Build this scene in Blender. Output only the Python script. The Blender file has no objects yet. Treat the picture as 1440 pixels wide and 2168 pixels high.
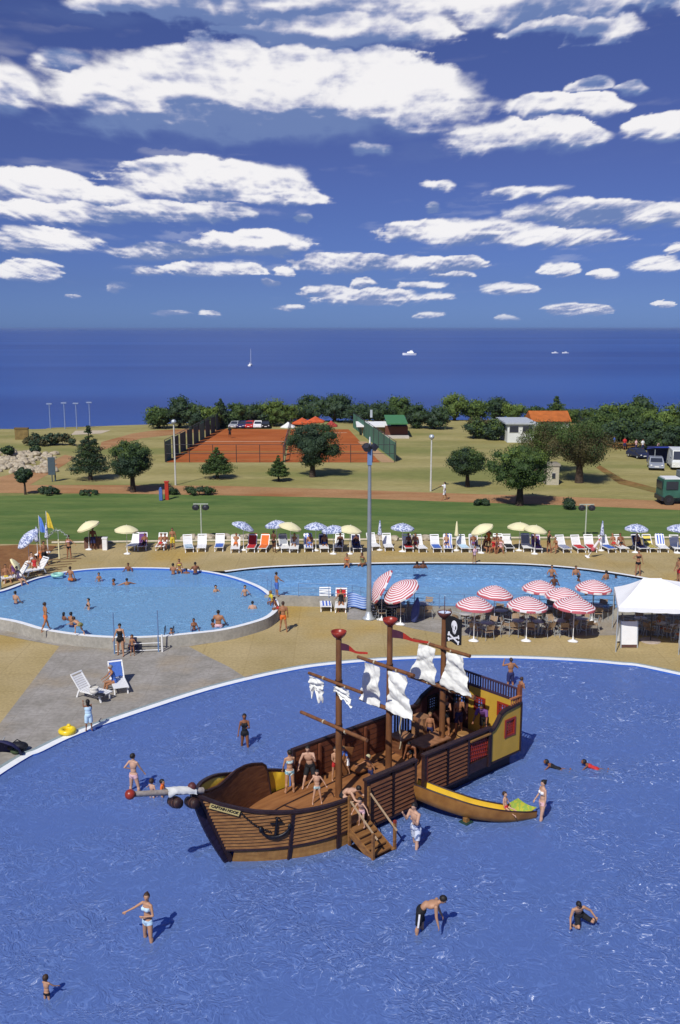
import bpy, math, random
import numpy as np
from mathutils import Vector, Matrix
R = math.radians
random.seed(7)
scene = bpy.context.scene
col = scene.collection
# ---------------------------------------------------------------- camera maths
F, CH = 2050.0, 16.8
PIT = math.atan(389 / F)
cP, sP = math.cos(PIT), math.sin(PIT)
def G(px, py, z=0.0):
    """point of the place at height z that the photograph shows at px, py (surveying the photograph)"""
    u = (px - 720) / F; v = (py - 1084) / F
    d = (u, cP - sP * v, -sP - cP * v)
    t = (z - CH) / d[2]
    return Vector((d[0] * t, d[1] * t, z))
def HT(px, py, pyt, z=0.0):
    """height of an upright thing with its foot at px,py and its top at pyt"""
    y = G(px, py, z).y; v = (pyt - 1084) / F
    t = y / (cP - sP * v)
    return CH + (-sP - cP * v) * t - z
def PXM(py, z=0.0):
    """metres per pixel across, at ground row py"""
    p = G(720, py, z); return (p.y * cP - (z - CH) * sP) / F
# ---------------------------------------------------------------- materials
MATS = {}
def M(name, c, rough=.75, var=.14, sc=6., bump=0., spec=.3, metal=0., det=4., c2=None, stretch=None):
    if name in MATS: return MATS[name]
    m = bpy.data.materials.new(name); m.use_nodes = True; nt = m.node_tree
    b = nt.nodes['Principled BSDF']
    tc = nt.nodes.new('ShaderNodeTexCoord')
    src = tc.outputs['Object']
    if stretch:
        mp = nt.nodes.new('ShaderNodeMapping'); mp.inputs['Scale'].default_value = stretch
        nt.links.new(src, mp.inputs[0]); src = mp.outputs[0]
    n = nt.nodes.new('ShaderNodeTexNoise'); n.inputs['Scale'].default_value = sc; n.inputs['Detail'].default_value = det
    nt.links.new(src, n.inputs['Vector'])
    mx = nt.nodes.new('ShaderNodeMix'); mx.data_type = 'RGBA'
    rmp = nt.nodes.new('ShaderNodeMapRange'); rmp.inputs[1].default_value = .3; rmp.inputs[2].default_value = .7
    nt.links.new(n.outputs[0], rmp.inputs[0]); nt.links.new(rmp.outputs[0], mx.inputs[0])
    a = [max(0, x * (1 - var)) for x in c] + [1]; d = [min(1, x * (1 + var)) for x in c] + [1]
    if c2: a = list(c) + [1]; d = list(c2) + [1]
    mx.inputs[6].default_value = a; mx.inputs[7].default_value = d
    nt.links.new(mx.outputs[2], b.inputs['Base Color'])
    b.inputs['Roughness'].default_value = rough; b.inputs['Metallic'].default_value = metal
    b.inputs['Specular IOR Level'].default_value = spec
    if bump:
        bp = nt.nodes.new('ShaderNodeBump'); bp.inputs['Strength'].default_value = bump; bp.inputs['Distance'].default_value = .05
        nt.links.new(n.outputs[0], bp.inputs['Height']); nt.links.new(bp.outputs[0], b.inputs['Normal'])
    MATS[name] = m
    return m
def stripes(name, ca, cb, freq, axis='Z', radial=False, rough=.8, coord='Object', duty=.5, trans=0.):
    """woven stripes: rings down a parasol (radial) or bands along an axis"""
    if name in MATS: return MATS[name]
    m = bpy.data.materials.new(name); m.use_nodes = True; nt = m.node_tree; b = nt.nodes['Principled BSDF']
    tc = nt.nodes.new('ShaderNodeTexCoord'); sx = nt.nodes.new('ShaderNodeSeparateXYZ')
    nt.links.new(tc.outputs[coord], sx.inputs[0])
    def mth(op, a, bb=None):
        q = nt.nodes.new('ShaderNodeMath'); q.operation = op
        for i, v in enumerate((a, bb)):
            if v is None: continue
            if isinstance(v, (int, float)): q.inputs[i].default_value = v
            else: nt.links.new(v, q.inputs[i])
        return q.outputs[0]
    s = sx.outputs['XYZ'.index(axis)]
    if radial: s = mth('SQRT', mth('ADD', mth('MULTIPLY', sx.outputs[0], sx.outputs[0]), mth('MULTIPLY', sx.outputs[1], sx.outputs[1])))
    f = mth('FRACT', mth('MULTIPLY', s, freq)); g = mth('GREATER_THAN', f, duty)
    mx = nt.nodes.new('ShaderNodeMix'); mx.data_type = 'RGBA'
    nt.links.new(g, mx.inputs[0]); mx.inputs[6].default_value = list(ca) + [1]; mx.inputs[7].default_value = list(cb) + [1]
    nt.links.new(mx.outputs[2], b.inputs['Base Color']); b.inputs['Roughness'].default_value = rough
    MATS[name] = m
    return m
def spots(name, ca, cb, sc, thr=.5, rough=.8):
    if name in MATS: return MATS[name]
    m = bpy.data.materials.new(name); m.use_nodes = True; nt = m.node_tree; b = nt.nodes['Principled BSDF']
    tc = nt.nodes.new('ShaderNodeTexCoord'); n = nt.nodes.new('ShaderNodeTexNoise'); n.inputs['Scale'].default_value = sc; n.inputs['Detail'].default_value = 3
    nt.links.new(tc.outputs['Object'], n.inputs['Vector'])
    g = nt.nodes.new('ShaderNodeMapRange'); g.inputs[1].default_value = thr - .03; g.inputs[2].default_value = thr + .03
    nt.links.new(n.outputs[0], g.inputs[0])
    mx = nt.nodes.new('ShaderNodeMix'); mx.data_type = 'RGBA'
    nt.links.new(g.outputs[0], mx.inputs[0]); mx.inputs[6].default_value = list(ca) + [1]; mx.inputs[7].default_value = list(cb) + [1]
    nt.links.new(mx.outputs[2], b.inputs['Base Color']); b.inputs['Roughness'].default_value = rough
    MATS[name] = m
    return m
# ---------------------------------------------------------------- mesh builder
_ICO = {}
def ico(sub):
    if sub not in _ICO:
        import bmesh
        bm = bmesh.new(); bmesh.ops.create_icosphere(bm, subdivisions=sub, radius=1)
        _ICO[sub] = ([v.co.copy() for v in bm.verts], [[v.index for v in f.verts] for f in bm.faces]); bm.free()
    return _ICO[sub]
class MB:
    def __init__(s): s.v = []; s.f = []; s.m = []; s.sm = []
    def add(s, vs, fs, mi=0, smooth=False):
        o = len(s.v); s.v += [tuple(v) for v in vs]
        for f in fs: s.f.append([i + o for i in f]); s.m.append(mi); s.sm.append(smooth)
        return s
    def box(s, c, d, rot=None, mi=0, taper=1.):
        x, y, z = [q / 2 for q in d]; vs = []
        for k in (-1, 1):
            t = taper if k > 0 else 1
            for a, b in ((-1, -1), (1, -1), (1, 1), (-1, 1)): vs.append(Vector((a * x * t, b * y * t, k * z)))
        if rot is not None: vs = [rot @ v for v in vs]
        c = Vector(c)
        return s.add([v + c for v in vs], [(3, 2, 1, 0), (4, 5, 6, 7), (0, 1, 5, 4), (1, 2, 6, 5), (2, 3, 7, 6), (3, 0, 4, 7)], mi)
    def beam(s, a, b, w, h=None, mi=0, up=(0, 0, 1)):
        """box from a to b with width w and height h"""
        a = Vector(a); b = Vector(b); h = h or w; d = b - a; L = d.length
        if L < 1e-6: return s
        d.normalize(); up = Vector(up)
        if abs(d.dot(up)) > .98: up = Vector((0, 1, 0))
        x = d.cross(up).normalized(); z = x.cross(d)
        rot = Matrix((x, d, z)).transposed()
        return s.box((a + b) / 2, (w, L, h), rot, mi)
    def cyl(s, a, b, r0, r1=None, n=10, mi=0, cap=True, smooth=True):
        a = Vector(a); b = Vector(b); r1 = r0 if r1 is None else r1; d = (b - a)
        if d.length < 1e-6: return s
        d.normalize(); up = Vector((0, 0, 1)) if abs(d.z) < .95 else Vector((1, 0, 0))
        x = d.cross(up).normalized(); y = x.cross(d)
        vs = []
        for c, r in ((a, r0), (b, r1)):
            for i in range(n):
                t = 2 * math.pi * i / n; vs.append(c + x * (r * math.cos(t)) + y * (r * math.sin(t)))
        fs = [(i, (i + 1) % n, n + (i + 1) % n, n + i) for i in range(n)]
        s.add(vs, fs, mi, smooth)
        if cap: s.add(vs, [list(range(n))[::-1], list(range(n, 2 * n))], mi)
        return s
    def tube(s, pts, r, n=6, mi=0):
        rs = r if isinstance(r, (list, tuple)) else [r] * len(pts)
        for i in range(len(pts) - 1): s.cyl(pts[i], pts[i + 1], rs[i], rs[i + 1], n, mi)
        return s
    def ball(s, c, r, sub=2, rot=None, mi=0, smooth=True):
        V, Fc = ico(sub); r = Vector(r) if isinstance(r, (tuple, list, Vector)) else Vector((r, r, r)); c = Vector(c)
        vs = [Vector((v.x * r.x, v.y * r.y, v.z * r.z)) for v in V]
        if rot is not None: vs = [rot @ v for v in vs]
        return s.add([v + c for v in vs], Fc, mi, smooth)
    def lathe(s, prof, n=16, c=(0, 0, 0), mi=0, smooth=True, wob=None):
        """prof: list of (r, z)"""
        vs = []; c = Vector(c)
        for r, z in prof:
            for i in range(n):
                t = 2 * math.pi * i / n; k = 1 if wob is None else wob(i, n)
                vs.append(c + Vector((r * k * math.cos(t), r * k * math.sin(t), z)))
        fs = [(j * n + i, j * n + (i + 1) % n, (j + 1) * n + (i + 1) % n, (j + 1) * n + i) for j in range(len(prof) - 1) for i in range(n)]
        return s.add(vs, fs, mi, smooth)
    def grid(s, fn, nu, nv, mi=0, smooth=True):
        vs = [fn(i / nu, j / nv) for j in range(nv + 1) for i in range(nu + 1)]
        fs = [(j * (nu + 1) + i, j * (nu + 1) + i + 1, (j + 1) * (nu + 1) + i + 1, (j + 1) * (nu + 1) + i) for j in range(nv) for i in range(nu)]
        return s.add(vs, fs, mi, smooth)
    def prism(s, poly, z0, z1, mi=0, axis=None):
        """extrude polygon (list of (x,y)) from z0 to z1"""
        n = len(poly); vs = [(p[0], p[1], z0) for p in poly] + [(p[0], p[1], z1) for p in poly]
        return s.add(vs, [list(range(n))[::-1], list(range(n, 2 * n))] + [(i, (i + 1) % n, n + (i + 1) % n, n + i) for i in range(n)], mi)
    def xform(s, mat):
        s.v = [tuple(mat @ Vector(v)) for v in s.v]; return s
    def mesh(s, name, mats):
        me = bpy.data.meshes.new(name); me.from_pydata(s.v, [], s.f)
        for m in (mats if isinstance(mats, (list, tuple)) else [mats]): me.materials.append(m)
        me.polygons.foreach_set('material_index', s.m); me.polygons.foreach_set('use_smooth', s.sm)
        me.update(); return me
    def build(s, name, mats, parent=None, label=None, cat=None, group=None, kind=None, loc=None, rz=0):
        o = bpy.data.objects.new(name, s.mesh(name, mats)); col.objects.link(o)
        if parent is not None: o.parent = parent
        if loc is not None: o.location = loc; o.rotation_euler.z = rz
        tag(o, label, cat, group, kind); return o
def tag(o, label=None, cat=None, group=None, kind=None):
    if label: o['label'] = label
    if cat: o['category'] = cat
    if group: o['group'] = group
    if kind: o['kind'] = kind
    return o
def empty(name, loc, rz=0, label=None, cat=None, group=None):
    o = bpy.data.objects.new(name, None); col.objects.link(o); o.empty_display_size = .2
    o.location = loc; o.rotation_euler = (0, 0, rz); return tag(o, label, cat, group)
def copy_tree(o, loc=None, rz=None, parent=None, label=None, group=None, scale=None):
    c = o.copy(); col.objects.link(c)
    if parent is not None: c.parent = parent
    if loc is not None: c.location = loc
    if rz is not None: c.rotation_euler = (0, 0, rz)
    if scale is not None: c.scale = scale
    if label: c['label'] = label
    if group: c['group'] = group
    for ch in list(o.children): copy_tree(ch, parent=c)
    return c
def drop_tree(o):
    for ch in list(o.children): drop_tree(ch)
    bpy.data.objects.remove(o)
def first_or_copy(reg, key, make, **kw):
    """build a kind once, then copy the thing and each of its parts"""
    if key not in reg:
        o = make(); reg[key] = o
        if kw.get('loc') is not None: o.location = kw['loc']
        if kw.get('rz') is not None: o.rotation_euler = (0, 0, kw['rz'])
        if kw.get('scale') is not None: o.scale = kw['scale']
        tag(o, kw.get('label'), None, kw.get('group')); return o
    return copy_tree(reg[key], kw.get('loc'), kw.get('rz'), None, kw.get('label'), kw.get('group'), kw.get('scale'))
def vnoise(x, y, z=0., seed=0):
    from mathutils import noise
    return noise.noise(Vector((x + seed * 13.7, y - seed * 7.3, z + seed * 3.1)))
def facing(px_dx, away=0):
    return 0
# ================================================================ SETTING
U = 0.6        # level of the upper terrace and the land behind
def poly(name, pts, z, mat, kind='structure', label=None, cat=None):
    from mathutils.geometry import delaunay_2d_cdt
    q = []
    for p in pts:
        v = Vector((p[0], p[1]))
        if not q or (v - q[-1]).length > .01: q.append(v)
    if (q[0] - q[-1]).length < .01: q.pop()
    r = delaunay_2d_cdt(q, [], [list(range(len(q)))], 1, 1e-5)
    me = bpy.data.meshes.new(name); vs = r[0]; fs = []
    for f in r[2]:
        a = sum(vs[f[i]].x * vs[f[(i + 1) % len(f)]].y - vs[f[(i + 1) % len(f)]].x * vs[f[i]].y for i in range(len(f)))
        fs.append(list(f) if a > 0 else list(f)[::-1])
    me.from_pydata([(v.x, v.y, z) for v in vs], [], fs); me.update(); me.materials.append(mat)
    o = bpy.data.objects.new(name, me); col.objects.link(o); return tag(o, label, cat, None, kind)
def smooth_line(pts, n=8, closed=False):
    out = []; N = len(pts); rng = N if closed else N - 1
    g = lambda i: Vector(pts[i % N]) if closed else Vector(pts[max(0, min(N - 1, i))])
    for i in range(rng):
        p0, p1, p2, p3 = g(i - 1), g(i), g(i + 1), g(i + 2)
        for k in range(n):
            t = k / n
            out.append(.5 * ((2 * p1) + (p2 - p0) * t + (2 * p0 - 5 * p1 + 4 * p2 - p3) * t * t + (3 * p1 - p0 - 3 * p2 + p3) * t ** 3))
    if not closed: out.append(Vector(pts[-1]))
    return out
def offset(line, d, closed=False):
    out = []; N = len(line)
    for i in range(N):
        a = line[(i - 1) % N] if (closed or i > 0) else line[i]; b = line[(i + 1) % N] if (closed or i < N - 1) else line[i]
        t = (b - a); t.z = 0; t.normalize(); out.append(line[i] + Vector((-t.y, t.x, 0)) * d)
    return out
def ribbon(name, A, B, mat, closed=False, mb=None, **k):
    mb = mb or MB(); n = len(A); m = n if closed else n - 1
    mb.add(list(A) + list(B), [(i, (i + 1) % n, n + (i + 1) % n, n + i) for i in range(m)], 0, False)
    return mb.build(name, mat, kind='structure', **k) if name else mb
# ---- ground materials
def ground_mat(name, ca, cb, sc1, cc=None, sc2=.08, thr=(.45, .65), stretch=(1, 1, 1), rough=.95, bump=.3, fine=9., joint=0):
    m = bpy.data.materials.new(name); m.use_nodes = True; nt = m.node_tree; b = nt.nodes['Principled BSDF']
    geo = nt.nodes.new('ShaderNodeNewGeometry'); mp = nt.nodes.new('ShaderNodeMapping'); mp.inputs['Scale'].default_value = stretch
    nt.links.new(geo.outputs['Position'], mp.inputs[0])
    def nz(s, d=5):
        n = nt.nodes.new('ShaderNodeTexNoise'); n.inputs['Scale'].default_value = s; n.inputs['Detail'].default_value = d
        nt.links.new(mp.outputs[0], n.inputs['Vector']); return n.outputs[0]
    def mr(v, a, c):
        q = nt.nodes.new('ShaderNodeMapRange'); q.inputs[1].default_value = a; q.inputs[2].default_value = c; nt.links.new(v, q.inputs[0]); return q.outputs[0]
    def mx(f, a, c):
        q = nt.nodes.new('ShaderNodeMix'); q.data_type = 'RGBA'; nt.links.new(f, q.inputs[0])
        for i, v in ((6, a), (7, c)):
            if isinstance(v, tuple): q.inputs[i].default_value = list(v) + [1]
            else: nt.links.new(v, q.inputs[i])
        return q.outputs[2]
    f1 = nz(sc1); colr = mx(mr(f1, .35, .65), ca, cb)
    if cc: colr = mx(mr(nz(sc2), *thr), colr, cc)
    fn = nz(fine, 6); dk = nt.nodes.new('ShaderNodeMix'); dk.data_type = 'RGBA'; dk.blend_type = 'MULTIPLY'; dk.inputs[0].default_value = 1
    v = mr(fn, .25, .7); rr = nt.nodes.new('ShaderNodeMapRange'); rr.inputs[3].default_value = .8; rr.inputs[4].default_value = 1.12
    nt.links.new(v, rr.inputs[0]); nt.links.new(colr, dk.inputs[6]); nt.links.new(rr.outputs[0], dk.inputs[7])
    if joint:
        bt = nt.nodes.new('ShaderNodeTexBrick'); bt.offset = 0; bt.inputs['Scale'].default_value = 1 / joint; bt.inputs['Mortar Size'].default_value = .012; bt.inputs['Brick Width'].default_value = 1.; bt.inputs['Row Height'].default_value = 1.
        bt.inputs['Color1'].default_value = (1, 1, 1, 1); bt.inputs['Color2'].default_value = (.93, .93, .93, 1); bt.inputs['Mortar'].default_value = (.86, .85, .82, 1); nt.links.new(geo.outputs['Position'], bt.inputs[0])
        j = nt.nodes.new('ShaderNodeMix'); j.data_type = 'RGBA'; j.blend_type = 'MULTIPLY'; j.inputs[0].default_value = 1; nt.links.new(dk.outputs[2], j.inputs[6]); nt.links.new(bt.outputs[0], j.inputs[7]); dk = j
    nt.links.new(dk.outputs[2], b.inputs['Base Color']); b.inputs['Roughness'].default_value = rough; b.inputs['Specular IOR Level'].default_value = .15
    bp = nt.nodes.new('ShaderNodeBump'); bp.inputs['Strength'].default_value = bump; bp.inputs['Distance'].default_value = .06
    nt.links.new(fn, bp.inputs['Height']); nt.links.new(bp.outputs[0], b.inputs['Normal'])
    MATS[name] = m; return m
m_dry = ground_mat('dry_grass', (.27, .238, .082), (.36, .31, .13), .11, (.21, .215, .068), .045, (.5, .62), (.5, 1.6, 1), fine=2.2)
m_lawn = ground_mat('lawn_green', (.085, .145, .036), (.14, .19, .052), .35, (.19, .13, .05), .075, (.62, .74), (.4, 1.7, 1), fine=3)
m_path = ground_mat('path_earth', (.34, .19, .085), (.42, .235, .11), .5, (.30, .13, .05), .2, (.5, .7), (.5, 1.2, 1), fine=5)
m_clay = ground_mat('court_clay', (.33, .085, .020), (.42, .125, .035), .3, fine=2, stretch=(.4, 1.2, 1))
m_deck = ground_mat('deck_concrete', (.37, .285, .125), (.44, .345, .175), .25, (.44, .29, .075), .12, (.52, .72), fine=7, bump=.12, joint=2.4)
m_grey = ground_mat('paving_grey', (.27, .25, .215), (.35, .325, .29), .8, (.33, .275, .2), .35, (.5, .7), (1, 1, 1), fine=5, bump=.15, joint=1.3)
m_wall = ground_mat('wall_concrete', (.31, .295, .255), (.38, .36, .31), .8, (.22, .21, .19), .5, (.6, .8), fine=6, bump=.15)
m_kerb = M('kerb_paint', (.80, .82, .82), .55, .06, 3)
m_tile = M('pool_paint', (.045, .14, .50), .5, .12, .7)
def water_mat(name, base, tint, bs, dist, fac, rough=.12, scale=1.7, stretch=(1, 1, 1), glint=0):
    m = bpy.data.materials.new(name); m.use_nodes = True; nt = m.node_tree; b = nt.nodes['Principled BSDF']; out = nt.nodes['Material Output']
    geo = nt.nodes.new('ShaderNodeNewGeometry'); mp = nt.nodes.new('ShaderNodeMapping'); mp.inputs['Scale'].default_value = stretch
    nt.links.new(geo.outputs['Position'], mp.inputs[0])
    # domain warp, then ridged ripples and short chop
    w = nt.nodes.new('ShaderNodeTexNoise'); w.inputs['Scale'].default_value = scale * .45; w.inputs['Detail'].default_value = 2
    nt.links.new(mp.outputs[0], w.inputs['Vector'])
    va = nt.nodes.new('ShaderNodeVectorMath'); va.operation = 'MULTIPLY_ADD'; va.inputs[1].default_value = (1.3, 1.3, 0)
    nt.links.new(w.outputs['Color'], va.inputs[0]); nt.links.new(mp.outputs[0], va.inputs[2])
    n1 = nt.nodes.new('ShaderNodeTexNoise'); n1.noise_type = 'RIDGED_MULTIFRACTAL'; n1.inputs['Scale'].default_value = scale; n1.inputs['Detail'].default_value = 3; n1.inputs['Roughness'].default_value = .55
    nt.links.new(va.outputs[0], n1.inputs['Vector'])
    n2 = nt.nodes.new('ShaderNodeTexNoise'); n2.inputs['Scale'].default_value = scale * 3.4; n2.inputs['Detail'].default_value = 4; n2.inputs['Distortion'].default_value = .6
    nt.links.new(va.outputs[0], n2.inputs['Vector'])
    big = nt.nodes.new('ShaderNodeTexNoise'); big.inputs['Scale'].default_value = scale * .12; big.inputs['Detail'].default_value = 3
    nt.links.new(mp.outputs[0], big.inputs['Vector'])
    br = nt.nodes.new('ShaderNodeMapRange'); br.inputs[1].default_value = .38; br.inputs[2].default_value = .62; br.inputs[3].default_value = .35; br.inputs[4].default_value = 1.25
    nt.links.new(big.outputs[0], br.inputs[0])
    ad = nt.nodes.new('ShaderNodeMath'); ad.operation = 'MULTIPLY_ADD'; ad.inputs[1].default_value = .55
    nt.links.new(n1.outputs[0], ad.inputs[0]); nt.links.new(n2.outputs[0], ad.inputs[2])
    ml = nt.nodes.new('ShaderNodeMath'); ml.operation = 'MULTIPLY'; nt.links.new(n2.outputs[0], ml.inputs[0]); nt.links.new(br.outputs[0], ml.inputs[1])
    bp = nt.nodes.new('ShaderNodeBump'); bp.inputs['Strength'].default_value = bs; bp.inputs['Distance'].default_value = dist
    nt.links.new(ml.outputs[0], bp.inputs['Height'])
    b.inputs['Base Color'].default_value = list(base) + [1]; b.inputs['Roughness'].default_value = rough; b.inputs['IOR'].default_value = 1.33
    b.inputs['Specular IOR Level'].default_value = .9 if glint else .5
    if glint:
        # ripple light put into the normals: curling lines tilted towards the sun
        def mm(op, a, c=None):
            q = nt.nodes.new('ShaderNodeMath'); q.operation = op
            for i, v in enumerate((a, c)):
                if v is None: continue
                if isinstance(v, (int, float)): q.inputs[i].default_value = v
                else: nt.links.new(v, q.inputs[i])
            return q.outputs[0]
        tot = None
        for ls, wd, amp in ((scale * .62, .016, 1.1), (scale * 1.35, .028, .95), (scale * 3.0, .05, .45)):
            nn = nt.nodes.new('ShaderNodeTexNoise'); nn.inputs['Scale'].default_value = ls; nn.inputs['Detail'].default_value = 1.5; nn.inputs['Distortion'].default_value = .5; nt.links.new(va.outputs[0], nn.inputs['Vector'])
            bk = nt.nodes.new('ShaderNodeTexNoise'); bk.inputs['Scale'].default_value = ls * 1.9; bk.inputs['Detail'].default_value = 2; nt.links.new(mp.outputs[0], bk.inputs['Vector'])
            r1 = nt.nodes.new('ShaderNodeMapRange'); r1.interpolation_type = 'SMOOTHSTEP'; r1.inputs[1].default_value = 0; r1.inputs[2].default_value = wd; r1.inputs[3].default_value = 1; r1.inputs[4].default_value = 0; nt.links.new(mm('ABSOLUTE', mm('SUBTRACT', nn.outputs[0], .5)), r1.inputs[0])
            r2 = nt.nodes.new('ShaderNodeMapRange'); r2.inputs[1].default_value = .40; r2.inputs[2].default_value = .66; nt.links.new(bk.outputs[0], r2.inputs[0])
            m_ = mm('MULTIPLY', mm('MULTIPLY', r1.outputs[0], r2.outputs[0]), amp); tot = m_ if tot is None else mm('MAXIMUM', tot, m_)
        k = mm('MULTIPLY', mm('MULTIPLY', tot, br.outputs[0]), glint)
        cx = nt.nodes.new('ShaderNodeCombineXYZ'); nt.links.new(mm('MULTIPLY', k, -.40), cx.inputs[0]); nt.links.new(mm('MULTIPLY', k, -.90), cx.inputs[1])
        ad2 = nt.nodes.new('ShaderNodeVectorMath'); nt.links.new(cx.outputs[0], ad2.inputs[0]); nt.links.new(bp.outputs[0], ad2.inputs[1])
        nm = nt.nodes.new('ShaderNodeVectorMath'); nm.operation = 'NORMALIZE'; nt.links.new(ad2.outputs[0], nm.inputs[0]); nt.links.new(nm.outputs[0], b.inputs['Normal'])
    else: nt.links.new(bp.outputs[0], b.inputs['Normal'])
    if fac < 1:
        tr = nt.nodes.new('ShaderNodeBsdfTransparent'); tr.inputs[0].default_value = list(tint) + [1]
        mx = nt.nodes.new('ShaderNodeMixShader'); mx.inputs[0].default_value = fac
        nt.links.new(tr.outputs[0], mx.inputs[1]); nt.links.new(b.outputs[0], mx.inputs[2]); nt.links.new(mx.outputs[0], out.inputs[0])
    MATS[name] = m; return m
m_pool = water_mat('pool_water', (.128, .212, .47), (.5, .65, .95), 1., .07, .68, scale=2.2, glint=1.9, rough=.28)
m_pool2 = water_mat('upper_pool_water', (.20, .42, .70), (.6, .85, 1), 1., .08, .7, scale=1.6, glint=1.1, rough=.34)
m_sea = water_mat('sea_water', (.026, .082, .30), (1, 1, 1), .35, .5, 1., rough=.45, scale=.05, stretch=(.5, 1.5, 1))

# currents and wind streaks: slow drift of the sea's own colour and of its roughness
_t = m_sea.node_tree; _b = _t.nodes['Principled BSDF']; _g = _t.nodes.new('ShaderNodeNewGeometry'); _m = _t.nodes.new('ShaderNodeMapping'); _m.inputs['Scale'].default_value = (.0009, .006, 1)
_n = _t.nodes.new('ShaderNodeTexNoise'); _n.inputs['Scale'].default_value = 1.; _n.inputs['Detail'].default_value = 5; _r = _t.nodes.new('ShaderNodeValToRGB')
_t.links.new(_g.outputs['Position'], _m.inputs[0]); _t.links.new(_m.outputs[0], _n.inputs['Vector']); _t.links.new(_n.outputs[0], _r.inputs[0]); _t.links.new(_r.outputs[0], _b.inputs['Base Color'])
_r.color_ramp.elements[0].position = .36; _r.color_ramp.elements[0].color = (.020, .062, .25, 1); _r.color_ramp.elements[1].position = .62; _r.color_ramp.elements[1].color = (.032, .098, .33, 1)

# ---- main pool: rim surveyed along its far edge, continued round behind the camera
rim_px = [(0, 1628), (80, 1586), (160, 1549), (300, 1500), (450, 1453), (600, 1418), (700, 1403), (850, 1392), (1000, 1389), (1150, 1392), (1300, 1402), (1440, 1425)]
rim = [G(*p) for p in rim_px]
rim = [Vector((-24, 14, 0)), Vector((-17, 24, 0))] + rim + [Vector((28, 36, 0)), Vector((38, 26, 0)), Vector((42, 14, 0))]
rim = smooth_line(rim, 7)
inner = offset(rim, -.34)
flr = -.42
ribbon('pool_rim', [p + Vector((0, 0, .02)) for p in rim], [p + Vector((0, 0, .02)) for p in inner], m_kerb)
mbw = MB(); n = len(inner)
mbw.add([p + Vector((0, 0, .02)) for p in inner] + [Vector((p.x, p.y, flr)) for p in inner], [(i, i + 1, n + i + 1, n + i) for i in range(n - 1)])
mbw.build('pool_wall', m_tile, kind='structure')
out2 = offset(rim, .2)
ribbon('pool_gutter', [p + Vector((0, 0, .004)) for p in out2], [p + Vector((0, 0, .004)) for p in rim], M('gutter_tile', (.27, .33, .34), .6, .15, 8))
pool_poly = [(p.x, p.y) for p in inner] + [(42, -12), (-24, -12)]
poly('pool_floor', pool_poly, flr, m_tile)
poly('pool_water', pool_poly, -.05, m_pool)
# ---- lower deck
far = [(60, 36), (60, 62), (-60, 62), (-60, 14)]
poly('lower_deck', [(p.x, p.y) for p in rim] + [(60, 14)] + far, 0, m_deck)
gp = [G(*p) for p in ((126, 1368), (200, 1372), (300, 1372), (400, 1369), (440, 1390), (485, 1412), (528, 1440))]
gl = [p for p in out2 if p.x < gp[-1].x + .3 and p.x > -17.5]
gl = sorted(gl, key=lambda p: -p.x)
poly('grey_paving', [(p.x, p.y) for p in gp] + [(p.x, p.y) for p in gl] + [tuple(G(0, 1532))[:2]], .006, m_grey)
poly('grey_band', [tuple(G(*p))[:2] for p in ((-40, 1336), (60, 1356), (126, 1368), (200, 1372), (300, 1372), (400, 1369), (500, 1352), (560, 1325), (500, 1320), (300, 1345), (100, 1330), (-40, 1290))], .010, m_grey)
poly('terrace_paving', [tuple(G(*p))[:2] for p in ((735, 1312), (800, 1313), (880, 1332), (960, 1346), (1090, 1344), (1200, 1346), (1330, 1345), (1520, 1349), (1560, 1280), (735, 1280))], .006, m_grey)
# ---- upper level with the circular pool and the back pool
cr_px = [(0, 1250), (75, 1223), (150, 1208), (225, 1202), (300, 1201), (370, 1203), (440, 1209), (500, 1222), (555, 1243), (585, 1268), (590, 1288), (570, 1307), (530, 1321), (470, 1335), (400, 1343), (335, 1349), (260, 1351), (180, 1347), (90, 1334), (20, 1315)]
cr = [G(*p, z=U) for p in cr_px] + [Vector((-22.6, 54.2, U)), Vector((-23.6, 56.3, U)), Vector((-22.8, 58.2, U))]
cr = smooth_line(cr, 6, True)
area = sum(cr[i].x * cr[(i + 1) % len(cr)].y - cr[(i + 1) % len(cr)].x * cr[i].y for i in range(len(cr)))
sg = 1 if area > 0 else -1          # +: counter-clockwise, left offset points inwards
cr_in = offset(cr, .30 * sg, True)
up = Vector((0, 0, .012))
ribbon('round_pool_rim', [p + up for p in cr], [p + up for p in cr_in], m_kerb, True)
cw = MB(); n = len(cr)
cw.add([p + up for p in cr] + [Vector((p.x, p.y, 0)) for p in offset(cr, -.05 * sg, True)], [(i, (i + 1) % n, n + (i + 1) % n, n + i) for i in range(n)], 0, True)
cw.add([p + up for p in cr_in] + [Vector((p.x, p.y, U - .9)) for p in cr_in], [(i, (i + 1) % n, n + (i + 1) % n, n + i) for i in range(n)], 1, True)
cw.build('round_pool_wall', [m_wall, m_tile], kind='structure')
poly('round_pool_floor', [(p.x, p.y) for p in cr_in], U - .9, M('pale_tile', (.16, .42, .68), .5, .08, .8))
poly('round_pool_water', [(p.x, p.y) for p in cr_in], U - .10, m_pool2)
# back pool
bf_px = [(560, 1262), (640, 1264), (740, 1267), (800, 1276), (860, 1284), (1000, 1287), (1250, 1289), (1440, 1291)]
bb_px = [(478, 1211), (560, 1202), (700, 1196), (850, 1193), (1000, 1193), (1120, 1196), (1230, 1205), (1330, 1219), (1440, 1240)]
bf = smooth_line([G(*p, z=U) for p in bf_px], 5); bb = smooth_line([G(*p, z=U) for p in bb_px], 6)
bfz = [Vector((p.x, p.y, U)) for p in bf] + [Vector((31, 55.5, U))]; bbz = [Vector((p.x, p.y, U)) for p in bb] + [Vector((31, 57.2, U))]
pp = [(p.x, p.y) for p in bfz] + [(p.x, p.y) for p in reversed(bbz)]
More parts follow.
